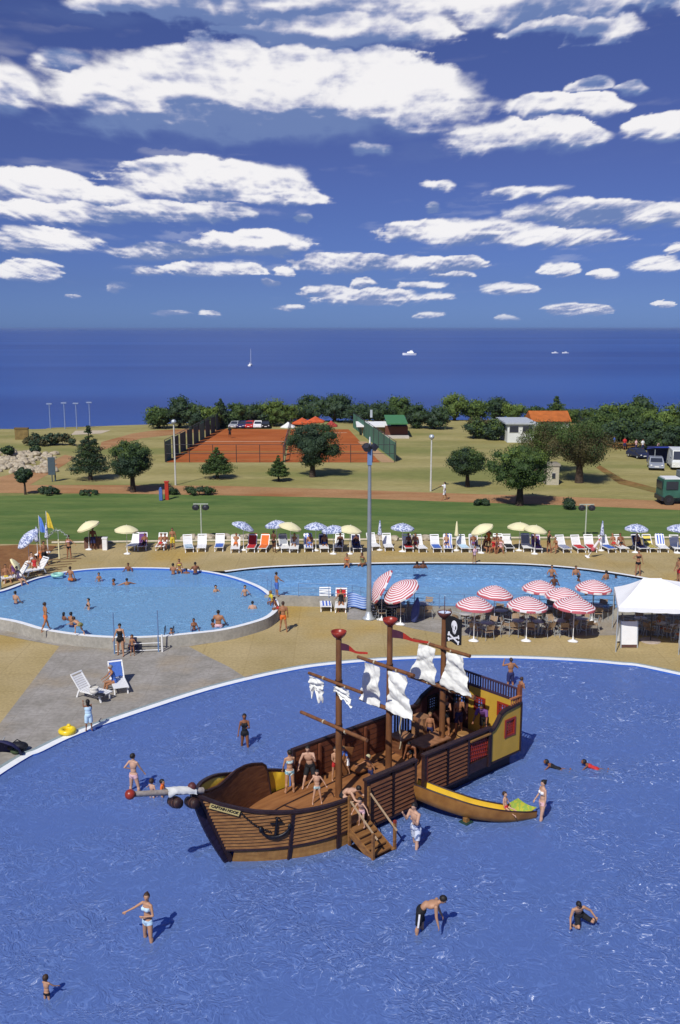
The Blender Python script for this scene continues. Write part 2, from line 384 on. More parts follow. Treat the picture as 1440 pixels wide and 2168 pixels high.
# keep the back pool clear of the round pool
def inside(x, y, pg):
    c = False; j = len(pg) - 1
    for i in range(len(pg)):
        if (pg[i][1] > y) != (pg[j][1] > y) and x < (pg[j][0] - pg[i][0]) * (y - pg[i][1]) / (pg[j][1] - pg[i][1]) + pg[i][0]: c = not c
        j = i
    return c
crp = [(p.x, p.y) for p in cr]
arc = [p for p in cr if p.x > -9.2 and not inside(p.x, p.y - .0, [(q.x, q.y) for q in offset(cr, .02 * sg, True)])]
arc = [p for p in cr if G(478, 1211, U).y + .2 > p.y > bf[0].y - .1 and p.x > -9.4]
arc.sort(key=lambda p: -p.y)
pg = [(p.x, p.y) for p in bfz if p.x > -3.9] + [(p.x, p.y) for p in reversed(bbz) if p.x > -8.6] + [(p.x + .06, p.y) for p in arc]
poly('back_pool_floor', pg, U - 1.0, MATS['pale_tile'])
m_pool3 = water_mat('back_pool_water', (.20, .42, .72), (.6, .85, 1), 1., .14, .72, scale=1.5, glint=2.6, rough=.34)
poly('back_pool_water', pg, U - .10, m_pool3)
bbk = [p for p in bbz if p.x > -8.9]
ribbon('back_pool_rim', [p + up * 1.6 for p in offset(bbk, .32)], [p + up * 1.6 for p in bbk], m_kerb)
fw = MB(); n = len(bfz)
bfi = offset(bfz, .3)
fw.add([p + up for p in bfz] + [p + up for p in bfi], [(i, i + 1, n + i + 1, n + i) for i in range(n - 1)])
fw.add([p + up for p in bfz] + [Vector((p.x, p.y, 0)) for p in bfz], [(i, i + 1, n + i + 1, n + i) for i in range(n - 1)])
fw.add([p + up for p in bfi] + [Vector((p.x, p.y, U - 1)) for p in bfi], [(i, i + 1, n + i + 1, n + i) for i in range(n - 1)])
fw.build('back_pool_wall', m_wall, kind='structure')
# upper deck sheet: behind both pools
ring = [p for p in cr]
# outer boundary of the upper deck follows the left/back of the round pool, then the back pool's far edge
lft = sorted([p for p in cr if p.y > 57.6 and p.x < -8.9], key=lambda p: p.x)
lo = [p for p in cr if p.x < -20 and p.y <= 57.6]
edge = [(p.x, p.y) for p in lft] + [(p.x, p.y) for p in offset(bbk, .30) if p.x > -8.4]
back_l = G(0, 1150, U).y
poly('upper_deck', [(-60, 57.6)] + edge + [(60, 57.2), (60, G(1440, 1141, U).y), (-60, back_l)], U, m_deck)
mbr = MB()
mbr.add([(-60, 57.6, U), (lft[0].x, 57.6, U), (lft[0].x, 57.6, 0), (-60, 57.6, 0)], [(0, 1, 2, 3)]); mbr.build('terrace_riser', m_wall, kind='structure')
# wooden steps left of the round pool
st = MB()
for i in range(7):
    a = G(100 - i * 14, 1186 + i * 7.5, U); b = G(172 - i * 10, 1183 + i * 5.6, U)
    st.beam(a + Vector((0, 0, .03 - i * .002)), b + Vector((0, 0, .03 - i * .002)), .06, .05)
st.build('deck_step_edging', M('step_wood', (.19, .12, .065), .8), kind='structure')
poly('earth_bed', [tuple(G(*p, z=U))[:2] for p in ((-60, 1158), (60, 1153), (120, 1156), (96, 1180), (40, 1208), (10, 1230), (-60, 1238))], U + .012, ground_mat('red_earth', (.20, .09, .035), (.26, .13, .05), .8, fine=4))
# pale kerb along the lawn
kb = MB(); ka = [G(x, y, U) for x, y in ((110, 1151), (420, 1147), (720, 1145), (1060, 1141), (1460, 1140))]
kb.tube([p + Vector((0, 0, .08)) for p in ka], .10, 6); kb.build('lawn_kerb', M('kerb_stone', (.52, .46, .34), .8), kind='structure')
# ---- land: dry grass sheet to the shore, lawn, paths, courts
shore = [(-90, 1000), (-400, 925)]
sh = [Vector((-260, 190, U)), Vector((-120, 168, U))] + [G(x, y, U) for x, y in ((0, 908), (120, 905), (300, 899), (480, 893), (700, 890), (930, 889), (1060, 889), (1250, 888), (1440, 880), (1600, 876))] + [Vector((400, 230, U))]
shl = smooth_line(sh, 4)
poly('dry_grass_field', [(p.x, p.y) for p in shl] + [(400, 73.4), (-260, 73.4)], U - .004 - .0, m_dry)
cl = MB(); n = len(shl)
jag = [Vector((p.x + 2 * math.sin(i * 1.7), p.y + 5 + 2.5 * math.sin(i * 2.3), -7.)) for i, p in enumerate(shl)]
cl.add([p - Vector((0, 0, .004)) for p in shl] + jag, [(i, i + 1, n + i + 1, n + i) for i in range(n - 1)]); cl.build('shore_bank', M('shore_rock', (.32, .27, .2), .9, .3, 1), kind='structure')
poly('lawn', [tuple(G(*p, z=U))[:2] for p in ((-140, 1152), (110, 1152), (420, 1148), (720, 1146), (1060, 1142), (1560, 1141), (1560, 1082), (1440, 1077), (1200, 1068), (1000, 1062), (720, 1052), (480, 1047), (240, 1044), (0, 1050), (-140, 1052))], U + .004, m_lawn)
poly('earth_path', [tuple(G(*p, z=U))[:2] for p in ((-140, 1046), (0, 1044), (240, 1045), (480, 1049), (720, 1054), (1000, 1064), (1200, 1070), (1440, 1080), (1560, 1085), (1560, 1066), (1440, 1062), (1200, 1052), (1000, 1046), (720, 1036), (480, 1029), (240, 1027), (0, 1027), (-140, 1030))], U + .008, m_path)
poly('side_path', [tuple(G(*p, z=U))[:2] for p in ((0, 1034), (60, 1029), (135, 985), (160, 968), (138, 963), (110, 976), (40, 1000), (0, 1010))], U + .012, m_path)
poly('shore_path', [tuple(G(*p, z=U))[:2] for p in ((210, 955), (300, 928), (460, 910), (440, 906), (320, 912), (280, 918), (215, 936))], U + .012, m_path)
poly('tennis_court_clay', [tuple(G(*p, z=U))[:2] for p in ((352, 979), (598, 979), (612, 909), (462, 908))], U + .012, m_clay)
poly('second_court_clay', [tuple(G(*p, z=U))[:2] for p in ((604, 979), (805, 979), (738, 909), (616, 909))], U + .012, m_clay)
poly('service_path', [tuple(G(*p, z=U))[:2] for p in ((808, 979), (836, 979), (775, 935), (757, 935))], U + .016, M('pink_gravel', (.42, .26, .14), .9))
lm = MB(); 
def strip(mb, a, b, w, z):
    a = G(*a, z=U); b = G(*b, z=U); d = (b - a).normalized(); s = Vector((-d.y, d.x, 0)) * w / 2; zz = Vector((0, 0, z - U))
    mb.add([a - s + zz, b - s + zz, b + s + zz, a + s + zz], [(0, 1, 2, 3)])
for x0, x1 in ((368, 590), (622, 780)):
    strip(lm, (x0, 974), (x1 if x0 < 500 else 782, 974), .12, U + .02)
strip(lm, (375, 957), (596, 957), .5, U + .024); strip(lm, (612, 957), (772, 957), .5, U + .024)
lm.build('court_lines', M('line_paint', (.20, .22, .06), .8), kind='structure')
lm = MB(); strip(lm, (425, 935), (604, 935), .35, U + .02); strip(lm, (640, 918), (735, 916), .3, U + .02)
lm.build('court_marks', M('line_white', (.62, .5, .36), .8), kind='structure')
poly('sand_patch', [tuple(G(*p, z=U))[:2] for p in ((150, 921), (215, 918), (235, 911), (160, 912))], U + .02, M('pale_sand', (.5, .42, .3), .9))
poly('tyre_track', [tuple(G(*p, z=U))[:2] for p in ((1270, 985), (1320, 1015), (1400, 1036), (1440, 1040), (1440, 1048), (1390, 1044), (1310, 1024), (1262, 990))], U + .012, ground_mat('worn_earth', (.20, .10, .03), (.26, .15, .05), .5, (.19, .15, .045), .3, (.45, .6), fine=2))
# ---- sea
sm = MB(); ys = [150, 200, 300, 500, 900, 2000, 6000, 20000, 60000]
sm.grid(lambda u, v: ((u - .5) * 2 * max(600, ys[int(round(v * 8))] * 1.2), ys[int(round(v * 8))], -6.), 6, 8, smooth=False); sm.build('sea', m_sea, kind='structure')

# ---- sky and sun
w = bpy.data.worlds.new('World'); scene.world = w; w.use_nodes = True; nt = w.node_tree; N = nt.nodes; L = nt.links
SUN_AZ_DIR = Vector((-.40, -.90, 0)).normalized(); SUN_EL = R(47)
bg = N['Background']; sky = N.new('ShaderNodeTexSky'); sky.sky_type = 'NISHITA'; sky.sun_disc = False
sky.sun_elevation = SUN_EL; sky.sun_rotation = math.atan2(SUN_AZ_DIR.x, SUN_AZ_DIR.y)
sky.air_density = 1.0; sky.dust_density = .3; sky.ozone_density = 2.
def mth(op, a, b=None, c=None, clamp=False):
    q = N.new('ShaderNodeMath'); q.operation = op; q.use_clamp = clamp
    for i, v in enumerate((a, b, c)):
        if v is None: continue
        if isinstance(v, (int, float)): q.inputs[i].default_value = v
        else: L.new(v, q.inputs[i])
    return q.outputs[0]
def vm(op, a, b=None, c=None):
    q = N.new('ShaderNodeVectorMath'); q.operation = op
    for i, v in enumerate((a, b, c)):
        if v is None: continue
        if isinstance(v, (tuple, Vector)): q.inputs[i].default_value = v
        else: L.new(v, q.inputs[i])
    return q.outputs['Value' if op in ('LENGTH', 'DOT_PRODUCT') else 0]
def mr(v, a, b, c=0., d=1., smooth=True):
    q = N.new('ShaderNodeMapRange'); q.interpolation_type = 'SMOOTHSTEP' if smooth else 'LINEAR'
    for i, x in enumerate((a, b, c, d)): q.inputs[i + 1].default_value = x
    L.new(v, q.inputs[0]); return q.outputs[0]
def mixc(f, a, b, mode='MIX'):
    q = N.new('ShaderNodeMix'); q.data_type = 'RGBA'; q.blend_type = mode
    if isinstance(f, (int, float)): q.inputs[0].default_value = f
    else: L.new(f, q.inputs[0])
    for i, v in ((6, a), (7, b)):
        if isinstance(v, tuple): q.inputs[i].default_value = list(v) + [1]
        else: L.new(v, q.inputs[i])
    return q.outputs[2]
tc = N.new('ShaderNodeTexCoord'); sp = N.new('ShaderNodeSeparateXYZ'); L.new(tc.outputs['Generated'], sp.inputs[0])
az = mth('MULTIPLY', mth('ARCTAN2', sp.outputs[0], sp.outputs[1]), 57.2958)
el = mth('MULTIPLY', mth('ARCSINE', sp.outputs[2]), 57.2958)
cr2 = N.new('ShaderNodeValToRGB'); L.new(mr(el, 0, 50, smooth=False), cr2.inputs[0])
E_ = cr2.color_ramp.elements; E_[0].position = 0; E_[0].color = (.18, .33, .93, 1); E_[1].position = 1; E_[1].color = (.7, .7, 1.0, 1)
for p_, c_ in ((.05, (.18, .27, .70)), (.12, (.215, .268, .61)), (.19, (.255, .273, .57)), (.31, (.30, .31, .60)), (.5, (.42, .43, .75))): e = E_.new(p_); e.color = (*c_, 1)
SKYS = .1
skyc = mixc(1., sky.outputs[0], cr2.outputs[0], 'MULTIPLY')
L.new(skyc, bg.inputs[0]); bg.inputs[1].default_value = SKYS

# clouds: far backdrop shell of the sky, 55 km out, (px, py, half width, half height) surveyed from the photograph
CL = [c_ for c_ in (
 (560, 20, 340, 38), (700, 72, 250, 40), (300, 18, 180, 26), (1130, 22, 220, 38), (1210, 62, 140, 22), (1430, 8, 50, 18), (870, 40, 60, 26),
 (300, 200, 225, 72), (600, 185, 290, 78), (850, 225, 170, 66), (520, 268, 385, 46, 1.0), (500, 240, 300, 40, .8), (10, 200, 55, 55), (135, 130, 50, 26, .5), (780, 320, 50, 18, .5),
 (1190, 222, 110, 28), (1090, 290, 150, 36), (1210, 285, 70, 26), (1400, 275, 80, 30), (1250, 175, 40, 14, .5), (1340, 175, 35, 14, .5),
 (445, 388, 200, 46), (580, 418, 110, 18), (70, 398, 125, 36), (150, 452, 190, 26), (380, 450, 140, 28), (85, 515, 110, 28), (60, 575, 64, 24),
 (530, 520, 130, 28), (350, 535, 110, 20, .5), (450, 573, 110, 18), (310, 577, 28, 10, .5), (240, 420, 60, 24), (605, 573, 20, 10), (630, 461, 22, 12, .5),
 (1000, 495, 180, 32), (1170, 505, 150, 24), (1220, 455, 150, 32), (1390, 462, 90, 26), (1110, 403, 90, 16), (938, 390, 32, 12), (930, 440, 16, 12, .5),
 (740, 560, 110, 22), (900, 560, 120, 18), (960, 580, 40, 8), (1185, 572, 38, 14), (1280, 580, 32, 12), (1400, 562, 54, 16), (1435, 530, 20, 14),
 (1078, 613, 60, 13), (1220, 657, 66, 13), (1073, 675, 25, 7), (1405, 643, 20, 8), (690, 620, 50, 14), (780, 632, 120, 20), (770, 604, 26, 13), (900, 604, 50, 10), (930, 628, 36, 10),
 (-170, 420, 130, 34), (-230, 200, 110, 50), (-160, 560, 80, 18), (1610, 330, 100, 34), (1660, 130, 120, 40), (1600, 520, 100, 20), (1690, 625, 50, 10), (-110, 645, 50, 8),
 (615, 652, 32, 8), (442, 665, 24, 8), (365, 663, 38, 7, .5), (910, 668, 32, 9), (247, 610, 18, 9, .5), (150, 626, 18, 5, .5), (577, 600, 18, 10, .5))]
def dirang(px, py):
    u = (px - 720) / F; v = (py - 1084) / F; d = Vector((u, cP - sP * v, -sP - cP * v)).normalized()
    return math.degrees(math.atan2(d.x, d.y)), math.degrees(math.asin(d.z))

def clouds():
    A0, A1, E0, E1 = -27., 27., -.02, 21.; nu, nv = 980, 420
    a = np.linspace(A0, A1, nu)[None, :].repeat(nv, 0); e = np.linspace(E0, E1, nv)[:, None].repeat(nu, 1)
    rng = np.random.RandomState(5); T = rng.rand(256, 256)
    def vn(x, y):
        xi = np.floor(x).astype(int); yi = np.floor(y).astype(int); fx = x - xi; fy = y - yi
        fx = fx * fx * fx * (fx * (fx * 6 - 15) + 10); fy = fy * fy * fy * (fy * (fy * 6 - 15) + 10)
        g = lambda i, j: T[(yi + j) % 256, (xi + i) % 256]
        return (g(0, 0) * (1 - fx) + g(1, 0) * fx) * (1 - fy) + (g(0, 1) * (1 - fx) + g(1, 1) * fx) * fy
    def fbm(x, y, o=6, r=.5, bil=False):
        s = 0; am = 1; t = 0
        for k in range(o):
            n = vn(x + 17.3 * k, y + 9.1 * k)
            if bil: n = 1 - abs(2 * n - 1)
            s = s + am * n; t += am; am *= r; x = x * 2.03; y = y * 2.03
        return s / t
    sc = np.maximum(e, 0) + 3.2                       # clouds shrink towards the horizon
    X = a / sc * 5.5 + 60; Y = np.log(sc) * 9.5 + 20
    wx = (fbm(X * .7, Y * .7, 4) - .5); wy = (fbm(X * .7 + 40, Y * .7 + 11, 4) - .5)
    cl_ = []
    for c in CL:
        ca, ce = dirang(c[0], c[1]); cl_.append((ca, ce, c[2] / 36., c[3] / 36., c[4] if len(c) > 4 else 0.))
    b1 = fbm(X * 1.25 + 7, Y * 1.7 + 3, 6, .52, True); b2 = fbm(X * 1.25 + 7 - .12, Y * 1.7 + 3 + .40, 6, .52, True)
    n1 = fbm(X * 1.7, Y * 2.2, 8, .58); n2 = fbm(X * 1.7 - .10, Y * 2.2 + .45, 8, .58)
    a_ = a + wx * sc * .14 + (n1 - .5) * sc * .04; e_ = e + wy * sc * .05 + (b1 - .55) * sc * .05
    S_ = np.zeros(a.shape); HS_ = np.zeros(a.shape); DM = np.zeros(a.shape)
    for ca, ce, rx, ry, dm in cl_:
        u = (a_ - ca) / rx; v = (e_ - ce) / ry; v2 = np.where(v > 0, v, v * 1.25)
        l = np.sqrt(np.abs(u) ** 2.4 + np.abs(v2) ** 2.1); w_ = np.exp(-14. * np.minimum(l, 12)); S_ += w_; HS_ += w_ * np.clip(v, -1.3, 1.3); DM += w_ * dm
    f = -np.log(S_ + 1e-60) / 14.; hh = HS_ / (S_ + 1e-60); DM = DM / (S_ + 1e-60)
    ss = lambda x, p, q: (lambda t: t * t * (3 - 2 * t))(np.clip((x - p) / (q - p), 0, 1))
    under = ss(-hh, -.1, .7); wispy = ss(fbm(X * .35 + 3, Y * .5 + 8, 3), .46, .64)
    edge = (1.10 - f) + (n1 - .5) * (.46 - .15 * DM) + (b1 - .55) * .42 * (1 - under)
    dens = ss(edge, -.02, .10 + .30 * wispy + .42 * under + .35 * DM)
    body = fbm(X * .55 + 21, Y * .8 + 4, 5, .5)
    lit = .66 + .75 * (b1 - b2) + .75 * (n1 - n2) + .40 * hh - .40 * under + 1.6 * (body - .52) - 1.0 * DM
    lit = ss(lit, .02, 1.0)
    dark = np.array([.17, .25, .50]); mid = np.array([.56, .58, .74]); wht = np.array([1.04, 1.02, 1.02])
    L3 = lit[..., None]; c3 = np.where(L3 < .5, dark + (mid - dark) * (L3 * 2), mid + (wht - mid) * (L3 * 2 - 1))
    low = np.clip(1 - e / 4., 0, 1)[..., None]; c3 = c3 * (1 - .25 * low) + np.array([.42, .50, .75]) * .25 * low
    dens = dens * ss(e, .25, .9) * (.93 - .08 * under)
    dens = np.maximum(dens, .16 * ss(fbm(X * .5 + 30, Y * 1.4 + 5, 5), .55, .8) * ss(f, 2.6, 1.2) * ss(e, 1., 4.))
    RAD = 55000.
    ar = np.radians(a); er = np.radians(e)
    co_ = np.stack([RAD * np.cos(er) * np.sin(ar), RAD * np.cos(er) * np.cos(ar), RAD * np.sin(er) + CH], -1).reshape(-1, 3)
    # keep only the cells with cloud in them
    cell = dens; cd = np.maximum(np.maximum(cell[:-1, :-1], cell[1:, 1:]), np.maximum(cell[1:, :-1], cell[:-1, 1:])) > .004
    idx = np.arange(nu * nv).reshape(nv, nu)
    q = np.stack([idx[:-1, :-1], idx[:-1, 1:], idx[1:, 1:], idx[1:, :-1]], -1)[cd]
    used = np.unique(q); remap = np.zeros(nu * nv, int); remap[used] = np.arange(len(used)); q = remap[q]
    me = bpy.data.meshes.new('cloud_backdrop'); me.vertices.add(len(used)); me.vertices.foreach_set('co', co_[used].ravel())
    me.loops.add(q.size); me.loops.foreach_set('vertex_index', q.ravel()); me.polygons.add(len(q))
    me.polygons.foreach_set('loop_start', np.arange(0, q.size, 4)); me.polygons.foreach_set('loop_total', np.full(len(q), 4)); me.update(calc_edges=True)
    at = me.color_attributes.new('cloud', 'FLOAT_COLOR', 'POINT')
    rgba = np.concatenate([c3, dens[..., None]], -1).reshape(-1, 4)[used]; at.data.foreach_set('color', rgba.astype(np.float32).ravel())
    m = bpy.data.materials.new('cloud'); m.use_nodes = True; t = m.node_tree; t.nodes.remove(t.nodes['Principled BSDF'])
    at_ = t.nodes.new('ShaderNodeAttribute'); at_.attribute_name = 'cloud'; em = t.nodes.new('ShaderNodeEmission'); em.inputs[1].default_value = CLOUD_EM
    tr = t.nodes.new('ShaderNodeBsdfTransparent'); mx = t.nodes.new('ShaderNodeMixShader')
    t.links.new(at_.outputs['Color'], em.inputs[0]); t.links.new(at_.outputs['Alpha'], mx.inputs[0]); t.links.new(tr.outputs[0], mx.inputs[1]); t.links.new(em.outputs[0], mx.inputs[2])
    t.links.new(mx.outputs[0], t.nodes['Material Output'].inputs[0]); m.cycles.emission_sampling = 'NONE'
    me.materials.append(m); o = bpy.data.objects.new('sky', me); col.objects.link(o); o['kind'] = 'structure'
CLOUD_EM = .93
clouds()
sun = bpy.data.lights.new('sun', 'SUN'); sun.energy = 4.2; sun.angle = R(.5); sun.color = (1, .965, .90)
so = bpy.data.objects.new('sun', sun); col.objects.link(so)
sd = SUN_AZ_DIR * math.cos(SUN_EL) + Vector((0, 0, math.sin(SUN_EL)))
so.rotation_euler = (-sd).to_track_quat('-Z', 'Y').to_euler(); so.location = (-30, -40, 60)
cam = bpy.data.cameras.new('camera'); co = bpy.data.objects.new('camera', cam); col.objects.link(co)
cam.sensor_fit = 'VERTICAL'; cam.sensor_height = 36; cam.lens = 36 * F / 2168; cam.clip_end = 100000; cam.clip_start = .1
co.location = (0, 0, CH); co.rotation_euler = (math.pi / 2 - PIT, 0, 0); scene.camera = co
scene.render.resolution_x = 680; scene.render.resolution_y = 1024
scene.view_settings.view_transform = 'Standard'; scene.view_settings.look = 'None'; scene.view_settings.exposure = 0
scene.cycles.max_bounces = 6; scene.cycles.transparent_max_bounces = 12

# air between the shore and the horizon
hz = MB(); hz.box((0, 30800, 7.), (64000, 61800, 30)); hm_ = bpy.data.materials.new('sea_air'); hm_.use_nodes = True; _t = hm_.node_tree; _t.nodes.remove(_t.nodes['Principled BSDF'])
_v = _t.nodes.new('ShaderNodeVolumePrincipled'); _v.inputs['Color'].default_value = (.30, .44, .78, 1); _v.inputs['Density'].default_value = 6e-5; _t.links.new(_v.outputs[0], _t.nodes['Material Output'].inputs['Volume'])
hz.build('haze', hm_, kind='stuff')
# ================================================================ PIRATE SHIP (local x = along the keel from the bow, y = port/far side, z up)
STH = R(41.5); SO = Vector((-3.75, 28.43, 0))
def SP(s, t, z): return Vector((s, -t, z))
def SW(s, t, z=0.55):
    return Vector((SO.x + s * math.cos(STH) + t * math.sin(STH), SO.y + s * math.sin(STH) - t * math.cos(STH), z))
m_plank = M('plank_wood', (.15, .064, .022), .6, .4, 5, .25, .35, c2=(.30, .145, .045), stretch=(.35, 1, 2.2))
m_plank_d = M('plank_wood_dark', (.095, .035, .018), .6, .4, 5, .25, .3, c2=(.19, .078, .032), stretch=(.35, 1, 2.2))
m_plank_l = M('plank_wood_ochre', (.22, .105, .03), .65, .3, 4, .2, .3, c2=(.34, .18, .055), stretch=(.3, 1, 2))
m_frame = M('frame_wood', (.030, .014, .014), .5, .3, 6, .1, .4)
m_deckw = M('deck_boards', (.20, .078, .026), .6, .3, 3, .1, .35, c2=(.33, .145, .050), stretch=(.3, 2, 1))
m_mast = M('mast_wood', (.12, .048, .019), .5, .25, 5, .12, .35, c2=(.22, .095, .036), stretch=(1, 1, .3))
m_red = M('red_paint', (.26, .028, .014), .35, .2, 4, 0, .5)
m_yel = M('yellow_paint', (.55, .34, .045), .5, .12, 2, .08, .4, c2=(.47, .29, .035))
m_yel2 = M('yellow_fibreglass', (.66, .42, .03), .35, .1, 2, .05, .5)
m_sail = M('sail_canvas', (.78, .78, .72), .9, .06, 5, .3, .1)
m_black = M('black_cloth', (.012, .012, .014), .8, .2, 4)
m_iron = M('black_iron', (.012, .011, .014), .45, .2, 6, .1, .5, .3)
m_rope = M('pale_rope', (.45, .38, .26), .9, .2, 10)
ship = empty('pirate_ship', SO, STH, 'large brown wooden pirate play ship with three masts standing in the shallow pool', 'ship')
def hb(s, z, ex=0.):
    s0 = .13 - 1.19 * z / 2.78; p = 1.88 + .3 * z / 2.78
    if s <= s0: return 0.
    return 1.75 * (1 - max(0, (3.6 - s) / (3.6 - s0)) ** p) + ex * min(1, (s - s0) / .6)
GW = [(-1.06, 2.72), (-.78, 2.52), (-.4, 2.29), (.1, 2.08), (.58, 1.9), (1.16, 1.78), (1.74, 1.68), (2.71, 1.60), (3.85, 1.55), (4.3, 1.53)]
def interp(tab, x):
    if x <= tab[0][0]: return tab[0][1]
    for (a, b), (c, d) in zip(tab, tab[1:]):
        if x <= c: return b + (d - b) * (x - a) / (c - a)
    return tab[-1][1]
gz = lambda s: interp(GW, s)
GWF = [(-1.06, 2.68), (-.72, 2.62), (-.4, 2.56), (.04, 2.48), (.4, 2.39), (.75, 2.28), (1.36, 2.03), (2.5, 1.62), (3.51, 1.33), (4.3, 1.05)]
gzf = lambda s: interp(GWF, s)
def hull_planks(side, name, s1, mats, ex=0.):
    """clapboard strips following the hull; side +1 near, -1 far"""
    mb = MB(); zs = [-.25, .42] + [.47 + .125 * i for i in range(20)]
    for k in range(len(zs) - 1):
        za, zb = zs[k], zs[k + 1]; prud = .065 if k > 0 else .05
        if k == 1: prud = .02
        nseg = 22; row = []
        for i in range(nseg + 1):
            u = i / nseg
            sa = .13 - 1.19 * za / 2.78 + .02; s = sa + (s1 - sa) * u ** 1.35
            top = (gz(s) if side > 0 else gzf(s)) - .05
            z0, z1 = min(za, top), min(zb, top)
            row.append((SP(s, side * (hb(s, z0, ex) + prud), z0), SP(s, side * (hb(s, z1, ex) + .004), z1), SP(s, side * (hb(s, z0, ex) - .02), z0), z1 - z0))
        for i in range(nseg):
            a, b = row[i], row[i + 1]
            if a[3] < .004 and b[3] < .004: continue
            f = [(0, 1, 2, 3)] if side > 0 else [(3, 2, 1, 0)]
            mi = 1 if k == 0 else 0
            mb.add([a[0], b[0], b[1], a[1]], f, mi); mb.add([a[2], b[2], b[0], a[0]], f, mi)
    return mb.build(name, mats, ship)
hull_planks(1, 'bow_planking', 3.84, [m_plank, m_plank_l])
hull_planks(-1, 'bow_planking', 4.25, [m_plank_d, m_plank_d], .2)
# yellow inside of the far bow, brown inner bulwark
mb = MB(); mb.grid(lambda u, v: (lambda z, q: (lambda s: SP(s, -max(0, hb(s, z, .2) - .05), min(z, gzf(s) - .02)))(.13 - 1.19 * z / 2.78 + .03 + (4.2 - (.13 - 1.19 * z / 2.78)) * u ** 1.3))(.5 + 2.15 * v, 0), 28, 6)
mb.build('bow_lining', m_yel2, ship)
IT = [(-.98, 2.68), (-.6, 2.5), (-.15, 2.27), (.5, 2.07), (.9, 2.05), (1.2, 2.07), (1.62, 2.11), (2.06, 2.08), (2.42, 2.0), (2.88, 1.84), (3.05, 1.70), (3.15, 1.4), (3.27, .57)]
mb = MB()
mb.grid(lambda u, v: (lambda z: (lambda s: SP(s, -max(0, hb(s, z)), min(z, interp(IT, s))))(.13 - 1.19 * z / 2.78 + .02 + (3.25 - (.13 - 1.19 * z / 2.78)) * u))(.5 + 2.1 * v), 40, 12)
mb.grid(lambda u, v: (lambda z: (lambda s: SP(s, -max(0, hb(s, z) + .05), min(z, interp(IT, s))))(.13 - 1.19 * z / 2.78 + .02 + (3.25 - (.13 - 1.19 * z / 2.78)) * u))(.5 + 2.1 * v), 40, 12)
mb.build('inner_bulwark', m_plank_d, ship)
mb = MB(); mb.tube([SP(s, -hb(s, z) - .02, z) for s, z in IT], .045, 8); mb.build('bulwark_cap', m_frame, ship)
# gunwale rails
for sd, ex in ((1, .02), (-1, .2)):
    mb = MB(); g_ = gz if sd > 0 else gzf; pts = [SP(s, sd * hb(s, g_(s), ex), g_(s)) for s in [-1.06 + i * .245 for i in range(21 if sd > 0 else 22)]]
    for a, b in zip(pts, pts[1:]): mb.beam(a, b + (b - a) * .05, .12, .085)
    mb.build('gunwale', m_frame, ship)
mb = MB()      # inside of the near bow
mb.grid(lambda u, v: (lambda z, q: (lambda s: SP(s, max(0, hb(s, z) - .06), min(z, gz(s) - .02)))(.13 - 1.19 * z / 2.78 + .04 + (3.8 - (.13 - 1.19 * z / 2.78)) * u ** 1.3))(.5 + 2.15 * v, 0), 28, 8)
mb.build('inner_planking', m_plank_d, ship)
# stem post: thick dark board
mb = MB(); zz = [-.3 + i * .2 for i in range(16)]
for za, zb in zip(zz, zz[1:]):
    f = lambda z: .13 - 1.19 * z / 2.78 - .12 * math.sin(max(0, min(1, z / 2.7)) * math.pi)
    for sgn in (0,):
        mb.beam(SP(f(za) + .06, 0, za), SP(f(zb) + .06, 0, zb + .02), .13, .34, up=(1, 0, 0))
mb.build('stem_post', M('stem_paint', (.018, .012, .03), .5, .3, 5), ship)
mb = MB()
for sd in (1,):
    pts = [SP(.13 - 1.19 * z / 2.78 + .10, sd * .11, z) for z in [i * .23 for i in range(12)]]
    for a, b in zip(pts, pts[1:]): mb.beam(a, b, .06, .16, up=(1, 0, 0))
mb.build('stem_cheek', m_frame, ship)
# vertical frames and wale on the near bow
for s_ in (1.72, 3.35):
    mb = MB(); pts = [SP(s_, hb(s_, z) + .05, z) for z in [-.2 + i * .2 for i in range(int((gz(s_) + .2) / .2) + 1)]]
    for a, b in zip(pts, pts[1:]): mb.beam(a, b, .13, .07, up=(0, -1, 0))
    mb.build('hull_frame', m_frame, ship)
mb = MB(); pts = [SP(s, hb(s, .44) + .045, .44) for s in [.0 + i * .24 for i in range(17)]]
for a, b in zip(pts, pts[1:]): mb.beam(a, b + (b - a) * .05, .05, .07)
mb.build('wale', m_frame, ship)
# deck
dk = [(s, -max(.02, hb(s, .55) - .02)) for s in [-.05 + i * .3 for i in range(14)]] + [(12.8, -1.73), (12.8, 1.73)] + [(s, max(.02, hb(s, .55) + (.02))) for s in [3.85 - i * .3 for i in range(14)]]
mb = MB(); mb.prism(dk, .43, .55); mb.build('deck', m_deckw, ship)
mb = MB()
for a, b in (((.9, -.4), (3.1, -.78)), ((3.1, -.78), (10.5, -1.35)), ((3.1, -.78), (3.35, .1))): mb.beam(SP(*a, .56), SP(*b, .56), .05, .03)
mb.build('deck_seam', m_frame, ship)
mb = MB(); mb.prism([(4.0, -1.5), (12.6, -1.5), (12.6, 1.45), (4.0, 1.45)], -.3, .43); mb.build('plinth', m_frame, ship)
